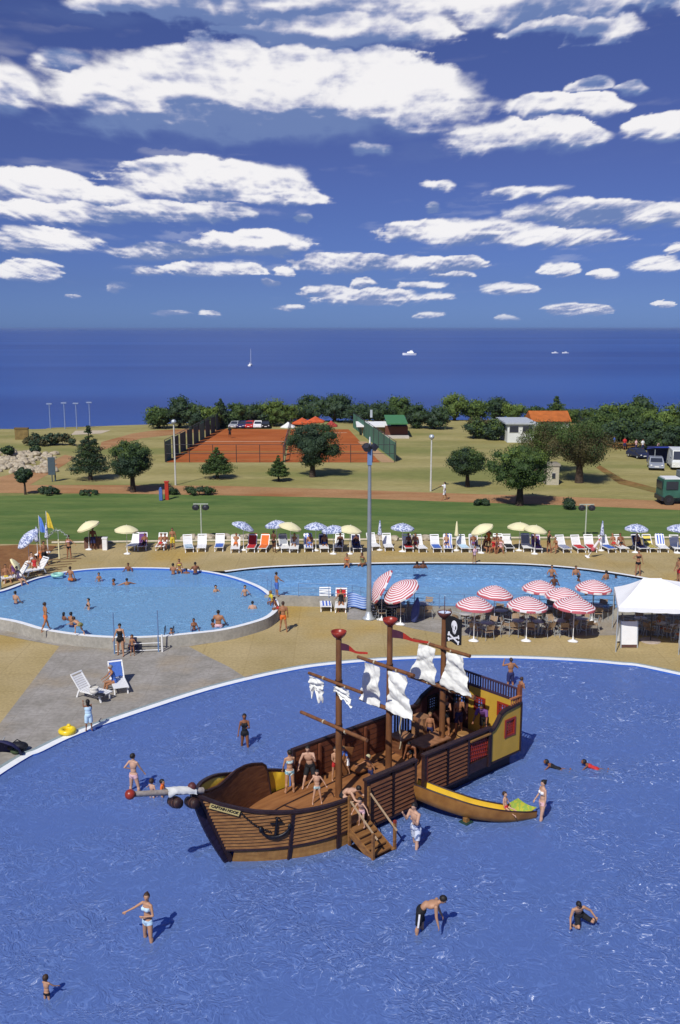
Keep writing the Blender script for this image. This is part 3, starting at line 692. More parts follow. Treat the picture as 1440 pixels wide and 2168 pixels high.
# planked bulwark bays
def bay(s0, s1, t, z0, z1, name='bulwark_bay', mat=None, slat=.15, out=1):
    mb = MB(); n = int((z1 - z0 - .1) / slat)
    for k in range(n):
        a = z0 + .05 + k * slat; y0, y1 = t + out * .075, t + out * .01
        p = [SP(s0 + .04, y0, a), SP(s1 - .04, y0, a), SP(s1 - .04, y1, a + slat), SP(s0 + .04, y1, a + slat)]
        q = [SP(s0 + .04, y1 - out * .02, a), SP(s1 - .04, y1 - out * .02, a)]
        mb.add(p + q, [(0, 1, 2, 3), (4, 5, 1, 0)])
    mb.box(SP((s0 + s1) / 2, t - out * .03, (z0 + z1) / 2), (s1 - s0 - .02, .05, z1 - z0 - .02))
    o = mb.build(name, mat or m_plank_d, ship)
    fr = MB()
    for s in (s0, s1): fr.box(SP(s, t, (z0 + z1) / 2 + .02), (.11, .15, z1 - z0 + .04))
    fr.box(SP((s0 + s1) / 2, t, z0 - .02), (s1 - s0, .13, .09))
    fr.build('bay_frame', m_frame, o); return o
bay(4.66, 5.85, 1.75, .22, 1.86); bay(5.85, 6.95, 1.75, .22, 1.86)
bay(7.45, 8.62, 1.75, .45, 1.92); bay(8.62, 9.76, 1.75, .45, 1.92)
for a, b, c in ((4.56, 7.02, 1.93), (7.36, 11.02, 1.97)):
    mb = MB(); mb.box(SP((a + b) / 2, 1.75, c), (b - a, .2, .08)); mb.build('bulwark_cap', m_frame, ship)
mb = MB(); mb.box(SP(7.5, 1.72, 1.2), (.12, .2, 1.5)); mb.build('entry_post', M('worn_red_wood', (.14, .03, .02), .6, .4, 5), ship)
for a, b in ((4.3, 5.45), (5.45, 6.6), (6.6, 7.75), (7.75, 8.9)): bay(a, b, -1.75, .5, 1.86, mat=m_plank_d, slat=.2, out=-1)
for a, b in ((4.3, 5.45), (5.45, 6.6), (6.6, 7.75), (7.75, 8.9)):
    mb = MB(); mb.box(SP((a + b) / 2, -1.70, 1.18), (b - a - .1, .03, 1.3)); mb.box(SP(b, -1.62, 1.2), (.09, .09, 1.3))
    for k in range(1, 6): mb.box(SP((a + b) / 2, -1.682, .55 + k * .22), (b - a - .1, .006, .012), mi=1)
    mb.build('inner_boarding', [M('inner_wood', (.10, .03, .015), .6, .35, 4, .2, c2=(.17, .055, .025)), m_frame], ship)
mb = MB(); mb.box(SP(7.5, -1.75, 1.92), (6.5, .17, .07)); mb.build('bulwark_cap', m_frame, ship)
# barred opening on the far side
mb = MB(); mb.box(SP(9.75, -1.75, .72), (1.7, .08, .45))
for s in (8.95, 9.45, 9.6, 9.75, 9.9, 10.05, 10.2, 10.6): mb.box(SP(s, -1.75, 1.4), (.055 if 9.4 < s < 10.3 else .4, .06, .98))
mb.box(SP(9.75, -1.75, 1.91), (1.7, .1, .1)); mb.build('barred_opening', m_frame, ship)
# red gun-port lattice
mb = MB(); mb.box(SP(10.38, 1.70, 1.3), (1.1, .03, .8))
for k in range(9): mb.box(SP(9.95 + k * .115, 1.76, 1.3), (.03, .03, .78), Matrix.Rotation(.18, 3, 'Y'))
for k in range(5): mb.box(SP(10.4, 1.765, 1.0 + k * .15), (1.05, .03, .03), Matrix.Rotation(.12, 3, 'Y'))
mb.box(SP(10.4, 1.75, .66), (1.15, .08, .4), mi=1); mb.box(SP(10.96, 1.76, 1.2), (.14, .16, 1.5), mi=1)
mb.box(SP(10.4, 1.72, 1.78), (1.15, .3, .06), mi=2)
mb.build('red_lattice', [m_red, m_frame, m_plank_l], ship)
# walls with openings
def wall2d(name, fn, cols, holes, mat, th=.07, parent=ship):
    """cols: list of (x, ztop) with z0; holes: (x0,x1,z0,z1)"""
    z0, tab = cols; xs = sorted(set([p[0] for p in tab] + [h[0] for h in holes] + [h[1] for h in holes])); mb = MB()
    for a, b in zip(xs, xs[1:]):
        ta, tb = interp(tab, a), interp(tab, b); hs = sorted([h for h in holes if h[0] <= a + 1e-6 and h[1] >= b - 1e-6], key=lambda h: h[2])
        lo = z0; segs = []
        for h in hs: segs.append((lo, lo, h[2], h[2])); lo = h[3]
        segs.append((lo, lo, ta, tb))
        for a0, b0, a1, b1 in segs:
            v = [fn(x, z, d) for d in (-th / 2, th / 2) for x, z in ((a, a0), (b, b0), (b, b1), (a, a1))]
            mb.add(v, [(0, 1, 2, 3), (7, 6, 5, 4), (0, 4, 5, 1), (1, 5, 6, 2), (2, 6, 7, 3), (3, 7, 4, 0)])
    return mb.build(name, mat, parent)
def lattice(name, fn, x0, x1, z0, z1, mat, nx, nz_, parent, w=.035, fw=.09):
    mb = MB(); c = lambda x, z, dx, dz, dd, o: mb.add([fn(x + i * dx / 2, z + k * dz / 2, o + j * dd / 2) for k in (-1, 1) for i, j in ((-1, -1), (1, -1), (1, 1), (-1, 1))], [(3, 2, 1, 0), (4, 5, 6, 7), (0, 1, 5, 4), (1, 2, 6, 5), (2, 3, 7, 6), (3, 0, 4, 7)])
    for x in (x0, x1): c(x, (z0 + z1) / 2, fw, z1 - z0 + fw, .14, 0)
    for z in (z0, z1): c((x0 + x1) / 2, z, x1 - x0 - fw, fw, .13, 0)
    for i in range(1, nx): c(x0 + (x1 - x0) * i / nx, (z0 + z1) / 2, w, z1 - z0 - fw, .04, 0)
    for i in range(1, nz_): c((x0 + x1) / 2, z0 + (z1 - z0) * i / nz_, x1 - x0 - fw, w, .035, .002)
    return mb.build(name, mat, parent)
near = lambda x, z, d: SP(x, 1.75 + d, z); farw = lambda x, z, d: SP(x, -1.75 - d, z); tran = lambda x, z, d: SP(12.8 + d, x, z)
YT = [(11.02, 1.82), (11.2, 1.86), (11.4, 2.05), (11.62, 2.32), (11.85, 2.42), (12.84, 2.5)]
w_ = wall2d('stern_side', near, (.56, YT), [(11.9, 12.46, 1.36, 2.0)], m_yel)
lattice('window', near, 11.9, 12.46, 1.36, 2.0, m_red, 5, 6, w_, .05)
mb = MB(); pts = [SP(s, 1.76, z + .02) for s, z in YT]
for a, b in zip(pts, pts[1:]): mb.beam(a, b, .16, .09)
mb.box(SP(11.02, 1.76, 1.25), (.09, .16, 1.25)); mb.box(SP(12.84, 1.76, 1.5), (.07, .14, 2.0)); mb.box(SP(11.9, 1.74, .52), (1.8, .1, .06))
mb.build('stern_trim', m_frame, ship)
mb = MB()
for k in range(5): mb.box(SP(12.25 + k * .12, 1.76, 2.64), (.035, .035, .26))
mb.box(SP(12.5, 1.76, 2.8), (.66, .09, .05)); mb.build('quarter_rail', M('quarter_rail_paint', (.42, .16, .06), .5), ship)
FT = [(10.6, 1.9), (10.69, 1.92), (11.01, 2.18), (11.4, 2.34), (11.76, 2.45), (12.84, 2.55)]
m_pw = M('maroon_wall', (.075, .028, .024), .6, .25, 4, .1)
w_ = wall2d('far_stern_side', farw, (.5, FT), [(11.3, 11.87, 1.45, 2.1)], m_pw)
lattice('window', farw, 11.3, 11.87, 1.45, 2.1, m_iron, 5, 6, w_, .05)
mb = MB(); pts = [SP(s, -1.76, z + .02) for s, z in FT]
for a, b in zip(pts, pts[1:]): mb.beam(a, b, .16, .12)
mb.build('stern_trim', m_iron, ship)
w_ = wall2d('transom_panel', tran, (.5, [(-1.72, 2.5), (-.82, 2.5)]), [(-1.62, -.98, 1.45, 2.1)], m_pw)
lattice('window', tran, -1.62, -.98, 1.45, 2.1, m_iron, 4, 4, w_, .05)
w_ = wall2d('transom', tran, (.5, [(-.82, 2.5), (1.74, 2.5)]), [(-.48, .02, 1.58, 2.12), (.72, 1.2, 1.72, 2.22)], m_yel)
lattice('window', tran, -.48, .02, 1.58, 2.12, m_red, 4, 4, w_); lattice('window', tran, .72, 1.2, 1.72, 2.22, m_red, 4, 4, w_)
mb = MB()
for k in range(27): mb.box(SP(12.8, -1.68 + k * .13, 2.78), (.04, .045, .46))
mb.box(SP(12.8, 0, 3.03), (.09, 3.5, .06)); mb.box(SP(12.8, 0, 2.54), (.1, 3.5, .07)); mb.box(SP(12.8, 1.72, 2.85), (.14, .14, .75), mi=1); mb.box(SP(12.8, -1.72, 2.8), (.12, .12, .6))
mb.build('stern_railing', [M('rail_paint', (.05, .028, .05), .5), M('corner_wood', (.22, .07, .03), .6)], ship)
mb = MB()
mb.box(SP(12.2, 1.1, .9), (1.1, 1.1, .08)); mb.box(SP(11.6, -.2, .62), (2.2, 2.9, .04)); mb.build('stern_floor', m_deckw, ship)
# masts, cups, yards, sails
for s_, zt, red in ((4.95, 6.42, 1), (7.4, 6.36, 1), (10.28, 6.05, 0)):
    mb = MB(); mb.cyl(SP(s_, 0, .5), SP(s_, 0, zt), .125, .10, 14)
    for z in (3.22, 4.83): mb.cyl(SP(s_, 0, z - .06), SP(s_, 0, z + .06), .135, .135, 12, mi=1)
    o = mb.build('mast', [m_mast, m_frame], ship)
    mb = MB(); mb.lathe([(.02, -.02), (.10, -.01), (.19, .06), (.25, .15), (.275, .24), (.255, .25), (.24, .20), (.17, .11), (.02, .07)], 20, SP(s_, 0, zt - .02))
    if not red: mb.cyl(SP(s_, 0, zt), SP(s_, 0, zt + .85), .018, .012, 6); mb.lathe([(.0, .15), (.25, .22)], 20, SP(s_, 0, zt - .02), mi=1)
    mb.build('lookout_cup', [m_red if red else M('cup_maroon', (.10, .03, .025), .5), M('cup_water', (.55, .62, .75), .2)], o)
YD = [(4.95, -1.41, 1.37, 4.83, .055), (4.95, -1.87, 1.62, 3.22, .065), (7.4, -1.51, 1.39, 4.83, .065), (7.4, -1.37, 1.68, 3.25, .08), (10.28, -1.44, 1.46, 4.9, .065), (10.28, -1.67, 1.74, 3.35, .08)]
for s_, ta, tb, z, r in YD:
    mb = MB(); mb.cyl(SP(s_ - .17, ta, z - .03), SP(s_ - .17, tb, z + .04), r, r * 1.05, 10)
    for k in (-.6, .55): mb.cyl(SP(s_ - .17, k - .03, z), SP(s_ - .17, k + .03, z), r * 1.25, r * 1.25, 8, mi=1)
    mb.build('yard', [m_mast, m_rope], ship)
def sail(s_, tl, tr, bl, br, waist=.25, ragged=.12, seed=1, folds=3.):
    tl, tr, bl, br = [Vector(q) for q in (tl, tr, bl, br)]
    def fn(u, v, off=0):
        a = tl.lerp(tr, u); b = bl.lerp(br, u); p = a.lerp(b, v)
        mid = tl.lerp(tr, .5).lerp(bl.lerp(br, .5), v).x
        k = 1 - waist * math.sin(min(1, v * 1.1) * math.pi) ** 2 * (0.6 + .4 * math.sin(v * 9 + seed))
        t = mid + (p.x - mid) * k
        z = p.y - ragged * (v ** 3) * (vnoise(u * 5, seed * 3.3) * 1.6 + .3 * math.sin(u * 9 + seed))
        bulge = .6 * (.05 * math.sin(v * folds * math.pi + .8 * u + seed) + .06 * vnoise(u * 3, v * 6, 0, seed) + .05 * vnoise(u * 10, v * 14, 0, seed + 4) + .07 * abs(math.sin((v * 2.6 + (u - .5) * (1 if seed % 2 else -1) * .9) * math.pi)))
        return SP(s_ - .27 - bulge * 1.3 + off, t + .035 * vnoise(v * 7, seed), z)
    mb = MB(); mb.grid(lambda u, v: fn(u, v), 18, 30); mb.grid(lambda u, v: fn(1 - u, v, .012), 18, 30)
    return mb.build('sail', m_sail, ship)
sail(4.95, (-1.18, 4.8), (-.40, 4.78), (-1.22, 4.15), (-.55, 4.08), 0, .35, 1, 1)
sail(4.95, (.12, 4.8), (.85, 4.82), (-.05, 4.30), (.95, 4.25), .1, .4, 2, 1)
sail(7.4, (-1.0, 4.76), (-.22, 4.76), (-1.30, 3.24), (-.2, 3.24), .12, .04, 3)
sail(7.4, (.22, 4.76), (1.12, 4.78), (.12, 3.30), (1.5, 3.28), .3, .05, 4)
sail(10.28, (-1.02, 4.82), (-.15, 4.84), (-1.48, 3.45), (-.10, 3.42), .3, .05, 5)
sail(10.28, (.42, 4.86), (1.28, 4.9), (.10, 3.50), (1.66, 3.42), .35, .05, 6)
# pennants and the skull flag
def pennant(s_, t0, t1, z0, z1, tip, mats):
    mb = MB()
    def fn(u, v): 
        zt = z1 + (tip - z1) * u + .03 * math.sin(u * 8); zb = z0 + (tip - .04 - z0) * u ** .8
        return SP(s_ + .10 * math.sin(u * 7) * u, t0 + (t1 - t0) * u, zt + (zb - zt) * v)
    mb.grid(fn, 16, 3, 0)
    for i in range(len(mb.f)):
        if i % 16 < 5: mb.m[i] = 1
    mb.build('pennant', mats, ship)
m_flag = M('red_flag', (.42, .035, .02), .8, .15, 5); m_flagd = M('dark_flag', (.07, .02, .04), .8, .15, 5)
pennant(4.95, .1, 1.38, 5.98, 6.25, 6.2, [m_flag, m_flagd]); pennant(7.4, .1, 1.83, 5.90, 6.22, 6.15, [m_flag, m_flagd])
fl = MB()
def FF(u, v, d=0.): return SP(10.20 + .07 * math.sin(u * 4 + v) - d, .12 + .88 * u, 6.12 + .13 * u - 1.0 * v + .04 * math.sin(u * 6))
fl.grid(lambda u, v: FF(u, v), 12, 12); fl.grid(lambda u, v: FF(1 - u, v, -.012), 12, 12)
flag = fl.build('skull_flag', m_black, ship)
wh = MB()
def blob(cu, cv, ru, rv, d, mi, n=18): wh.add([FF(cu + ru * math.cos(2 * math.pi * i / n), cv + rv * math.sin(2 * math.pi * i / n), d) for i in range(n)], [list(range(n))], mi)
blob(.5, .33, .20, .20, .014, 0); blob(.5, .53, .12, .12, .014, 0)
wh.add([FF(u, v, .012) for u, v in ((.35, .38), (.65, .38), (.62, .56), (.38, .56))], [(0, 1, 2, 3)], 0)
blob(.42, .38, .055, .07, .02, 1); blob(.58, .38, .055, .07, .02, 1)
wh.add([FF(u, v, .02) for u, v in ((.5, .46), (.535, .53), (.465, .53))], [(0, 1, 2)], 1)
for k in (.44, .48, .52, .56): wh.add([FF(k - .004, .575, .02), FF(k + .004, .575, .02), FF(k + .004, .64, .02), FF(k - .004, .64, .02)], [(0, 1, 2, 3)], 1)
for a, b in (((.16, .68), (.84, .90)), ((.84, .68), (.16, .90))):
    dx, dy = b[0] - a[0], b[1] - a[1]; L_ = math.hypot(dx, dy); px, py = -dy / L_ * .035, dx / L_ * .035
    wh.add([FF(a[0] + px, a[1] + py, .014), FF(a[0] - px, a[1] - py, .014), FF(b[0] - px, b[1] - py, .014), FF(b[0] + px, b[1] + py, .014)], [(0, 1, 2, 3)], 0)
    for e in (a, b):
        for k in (-1, 1): blob(e[0] + px * k * 1.1, e[1] + py * k * 1.1, .05, .045, .016, 0, 10)
wh.build('skull_emblem', [M('white_ink', (.8, .8, .8), .7, .03), m_black], flag)
# bowsprit with red ball, cloth and two barrels under it
mb = MB(); mb.cyl(SP(-.7, 0, 2.68), SP(-3.05, 0, 3.35), .10, .085, 12)
bs = mb.build('bowsprit', M('grey_log', (.27, .22, .18), .85, .35, 7, .3, c2=(.42, .37, .32)), ship)
mb = MB(); mb.ball(SP(-3.2, 0, 3.39), .155, 3); mb.build('red_ball', m_red, bs)
mb = MB(); mb.ball(SP(-1.08, 0, 2.92), (.14, .14, .16), 2); mb.build('stem_knob', M('knob_wood', (.10, .03, .03), .5), ship)
mb = MB()
def cl(u, v): a = (v - .5) * 3.4; return SP(-2.0 + u * 1.0 + .05 * vnoise(v * 5, u * 4), (.17 + .03 * vnoise(u * 8, v * 8)) * math.sin(a), 3.04 - u * .3 + .17 * math.cos(a) + .03 * vnoise(u * 9, v * 9) - (.25 * abs(v - .5) * vnoise(u * 4, 1.5)))
mb.grid(cl, 14, 14); mb.build('furled_cloth', m_sail, bs)
for s_, z in ((-1.72, 2.60), (-1.12, 2.38)):
    mb = MB(); ax = SP(0, -1, 0)
    prof = [(.0, -.30), (.17, -.29), (.20, -.15), (.225, 0), (.20, .15), (.17, .29), (.0, .30)]
    mb.lathe(prof, 16); 
    for zz in (-.26, -.10, .10, .26): mb.lathe([(interp([(-.3, .175), (0, .23), (.3, .175)], zz) + .008, zz - .02), (interp([(-.3, .175), (0, .23), (.3, .175)], zz) + .008, zz + .02)], 16, mi=1)
    mb.xform(Matrix.Translation(SP(s_, .05, z + .06)) @ Matrix.Rotation(R(80), 4, 'X') @ Matrix.Scale(.82, 4))
    mb.tube([SP(s_, .05, z + .1), SP(s_, 0, z + .5)], .02, 5, mi=2)
    mb.build('hanging_barrel', [m_frame, M('hoop_copper', (.20, .10, .07), .4, metal=.5), m_rope], ship)
# nameplate, anchor and chain on the near bow
def HS(s, z, o=.08): return SP(s, hb(s, z) + o, z)
a_, b_ = HS(-.62, 2.26, .09), HS(.16, 1.90, .10)
npl = MB(); npl.beam(a_, b_, .03, .19); npo = npl.build('nameplate', M('plate_yellow', (.50, .40, .16), .6, .1), ship)
cu = bpy.data.curves.new('lettering', 'FONT'); cu.body = 'CAPTAIN HOOK'; cu.size = .155; cu.extrude = .008; cu.align_x = 'CENTER'; cu.align_y = 'CENTER'
cu.offset = .004
to = bpy.data.objects.new('tmp', cu); col.objects.link(to)
dg = bpy.context.evaluated_depsgraph_get(); me = bpy.data.meshes.new_from_object(to.evaluated_get(dg)); bpy.data.objects.remove(to)
lt = bpy.data.objects.new('lettering', me); me.materials.clear(); me.materials.append(m_black); col.objects.link(lt); lt.parent = npo
xd = (b_ - a_).normalized(); zd = Vector((0, 0, 1)); nd = xd.cross(zd).normalized(); zd = nd.cross(xd)
if nd.dot(SP(0, 1, 0)) < 0: nd = -nd
rot = Matrix((xd, zd, xd.cross(zd))).transposed().to_4x4()
wd = max(v.co.x for v in me.vertices) - min(v.co.x for v in me.vertices)
lt.matrix_local = Matrix.Translation((a_ + b_) / 2 + xd.cross(zd) * .022) @ rot @ Matrix.Scale(((b_ - a_).length * .92) / wd, 4)
an = MB()
an.cyl(HS(1.2, 1.55, .12), HS(1.2, .98, .12), .035, .045, 8)
an.lathe([(.05, -.02), (.09, 0), (.05, .02), (.03, 0), (.05, -.02)], 10, HS(1.2, 1.60, .12))
an.beam(HS(1.02, 1.42, .12), HS(1.38, 1.42, .12), .04, .04)
pts = [HS(1.2 + .42 * math.sin(q), 1.32 - .42 * math.cos(q), .12) for q in [-1.35 + i * .27 for i in range(11)]]
an.tube(pts, [.03, .04, .045, .05, .055, .06, .055, .05, .045, .04, .03], 7)
for q in (0, -1): an.ball(pts[q], (.09, .05, .10), 2)
an.build('anchor', m_iron, ship)
ch = MB()
for k in range(13):
    f = k / 12; s = .22 + (1.05 - .22) * f; z = 1.88 + (1.12 - 1.88) * f + .0
    c = HS(s, z - .10 * math.sin(f * math.pi), .10); rr = Matrix.Rotation(.7, 3, 'Y') @ (Matrix.Rotation(R(90), 3, 'X') if k % 2 else Matrix.Identity(3))
    ch.ball(c, (.055, .035, .028) if k % 2 else (.055, .028, .036), 1, rr)
ch.build('anchor_chain', m_iron, ship)
# boarding steps
sb = MB()
for k in range(5):
    t = 2.0 + k * .22; z = .52 - k * .125
    sb.box(SP(4.18, t, z), (.82, .26, .05)); sb.box(SP(4.18, t + .10, z - .09), (.82, .03, .13), mi=1)
for s in (3.76, 4.62): sb.beam(SP(s, 1.85, .45), SP(s, 3.05, -.12), .06, .26)
sb.box(SP(4.2, 2.5, -.2), (.95, 1.15, .3), mi=1)
stp = sb.build('boarding_steps', [m_plank, m_frame], ship)
for s, t, z1, ri in ((3.76, 1.88, 1.70, 0), (3.72, 3.06, .86, 0), (4.70, 3.06, .90, 1), (4.62, 1.9, 1.75, 0)):
    mb = MB(); mb.box(SP(s, t, z1 / 2 - .1), (.085, .085, z1 + .2)); 
    if ri: mb.box(SP(s, t, z1 + .03), (.09, .09, .08), mi=1)
    mb.build('step_post', [m_plank, m_red], stp)
for s in (3.78, 4.66):
    mb = MB(); mb.beam(SP(s, 1.85, 1.56), SP(s, 3.2, .68), .05, .04); mb.build('handrail', M('bare_wood', (.42, .30, .18), .6, .2), stp)
# slide shaped like a rowing boat
SL = [(7.18, 1.45, .60, .30, .32), (7.25, 1.9, .58, .30, .36), (7.45, 2.5, .49, .31, .37), (7.72, 3.0, .39, .32, .36), (8.1, 3.5, .27, .33, .33), (8.6, 3.95, .17, .32, .28), (9.1, 4.3, .11, .29, .22), (9.55, 4.52, .08, .26, .16), (9.95, 4.72, .05, .16, .12)]
cen = smooth_line([Vector((a, b, c)) for a, b, c, d, e in SL], 4); wds = smooth_line([Vector((d, e, 0)) for a, b, c, d, e in SL], 4)
def chan(u, j, ex):
    i = min(len(cen) - 1, int(round(u * (len(cen) - 1)))); c = cen[i]; t = (cen[min(i + 1, len(cen) - 1)] - cen[max(i - 1, 0)]).normalized()
    n = Vector((t.y, -t.x, 0)).normalized(); wd_, hh = wds[i].x, wds[i].y
    prof = [(-1.0, 1), (-.86, .35), (-.62, .05), (-.25, -.02), (.25, -.02), (.62, .05), (.86, .35), (1.0, 1)][j]
    x = prof[0] * (wd_ + ex); z = prof[1] * hh * (1.28 if prof[0] < -.5 else .95) - (ex * 3.2 * (1 - abs(prof[0]) ** 3) if ex else 0) 
    p = c + n * x; return SP(p.x, p.y, max(-.2, c.z + z))
NS = len(cen) - 1
mb = MB(); mb.grid(lambda u, v: chan(u, int(round(v * 7)), 0), NS, 7)
slide = mb.build('boat_slide', m_yel2, ship)
mb = MB(); mb.grid(lambda u, v: chan(u, int(round(v * 7)), .07), NS, 7); mb.build('slide_hull', m_plank_l if False else M('slide_brown', (.24, .10, .022), .5, .3, 3, .1, c2=(.36, .17, .04)), slide)
for j in (0, 7):
    mb = MB(); mb.tube([chan(i / NS, j, .03) for i in range(NS + 1)], .035, 6); mb.build('slide_rim', m_frame, slide)
mb = MB(); A_, B_, C_, D_ = SP(9.15, 3.95, .27), SP(9.62, 4.25, .55), SP(10.1, 4.72, .22), SP(9.55, 4.72, .15)
mb.grid(lambda u, v: A_.lerp(B_, u).lerp(D_.lerp(C_, u), v) + Vector((0, 0, -.12 * math.sin(math.pi * v) * (1 - u * .4))), 8, 8)
mb.grid(lambda u, v: A_.lerp(B_, 1 - u).lerp(D_.lerp(C_, 1 - u), v) + Vector((0, 0, -.14 * math.sin(math.pi * v) * (.6 + u * .4) - .01)), 8, 8)
mb.build('slide_lip', spots('mossy_yellow', (.42, .40, .03), (.24, .36, .05), 9), slide)
mb = MB(); mb.box(SP(7.8, 3.45, -.1), (.16, .16, .5)); mb.box(SP(7.8, 3.45, -.06), (.36, .36, .1), mi=1); mb.build('slide_support', [m_plank_l, M('wet_green', (.02, .05, .04), .5)], slide)
# loose rope on the second mast and deck furniture
mb = MB(); mb.tube([SP(8.9, -.9 + .04 * math.sin(i), 2.35 - i * .15) for i in range(11)], .03, 5); mb.build('hanging_rope', m_rope, ship)
mb = MB(); mb.box(SP(9.3, -1.2, .86), (.7, .7, .6)); mb.box(SP(9.3, -1.2, 1.18), (.8, .8, .05), mi=1); mb.box(SP(10.5, -1.3, 1.1), (.5, .6, 1.1), mi=1)
mb.build('locker', [m_plank_d, M('worn_tan_wood', (.30, .15, .07), .7, .3, 4)], ship)
mb = MB(); mb.box(SP(6.9, -1.0, .75), (.9, .8, .06)); mb.box(SP(6.9, -1.0, .64), (.7, .6, .18), mi=1); mb.beam(SP(6.1, -1.1, .6), SP(6.45, -1.1, 1.6), .05, .4); mb.build('bench', [m_deckw, m_frame], ship)
mb = MB(); mb.box(SP(9.75, -.15, 1.22), (1.5, .85, .05))
for a, b in ((-.6, -.3), (.6, -.3), (-.6, .3), (.6, .3)): mb.box(SP(9.75 + a, -.15 + b, .88), (.07, .07, .66), mi=1)
mb.build('deck_table', [M('worn_table_wood', (.28, .13, .06), .7, .3, 4, .2), m_frame], None, 'worn wooden table on the ship deck beside the rear mast', 'table', loc=SO, rz=STH)
mb = MB(); prof = [(.0, 0), (.22, 0), (.27, .18), (.29, .35), (.27, .52), (.22, .70), (.19, .70), (.0, .68)]
mb.lathe(prof, 18)
for z in (.07, .24, .46, .63): r = interp([(0, .225), (.35, .295), (.7, .225)], z); mb.lathe([(r + .006, z - .025), (r + .006, z + .025)], 18, mi=1)
mb.build('barrel', [m_plank_l, m_iron], None, 'wooden barrel with black hoops on the rear deck of the ship', 'barrel', loc=SW(11.0, .45, .64))
# ================================================================ PEOPLE
def skin_mat(k):
    c = {'pale': (.52, .31, .21), 'fair': (.44, .24, .14), 'tan': (.34, .155, .075), 'brown': (.22, .085, .038), 'dark': (.13, .05, .025)}[k]
    return M('skin_' + k, c, .55, .08, 9, 0, .35)
HAIR = {'black': (.012, .009, .008), 'brown': (.045, .022, .012), 'light': (.20, .12, .05), 'grey': (.25, .24, .23), 'cap': (.25, .22, .10), 'bald': None}
def cloth(c, name=None):
    NAMED = {'black': (.012, .012, .015), 'white': (.75, .75, .76), 'red': (.50, .03, .03), 'blue': (.06, .14, .45), 'navy': (.025, .03, .10), 'orange': (.70, .16, .03), 'pink': (.72, .45, .46), 'lightblue': (.50, .68, .80), 'green': (.12, .32, .15), 'yellow': (.65, .5, .05), 'purple': (.15, .06, .20), 'grey': (.3, .32, .36), 'olive': (.2, .2, .08)}
    if c == 'floral': return spots('floral_cloth', (.62, .66, .74), (.12, .17, .33), 9, .52)
    if c == 'aqua': return spots('aqua_pattern_cloth', (.62, .75, .72), (.18, .38, .50), 14, .5)
    return M('cloth_' + c, NAMED[c], .8, .12, 10)
def limb_dir(fwd, out, sgn):
    a, b = R(fwd), R(out); return Vector((sgn * math.sin(b), math.cos(b) * math.sin(a), -math.cos(b) * math.cos(a)))
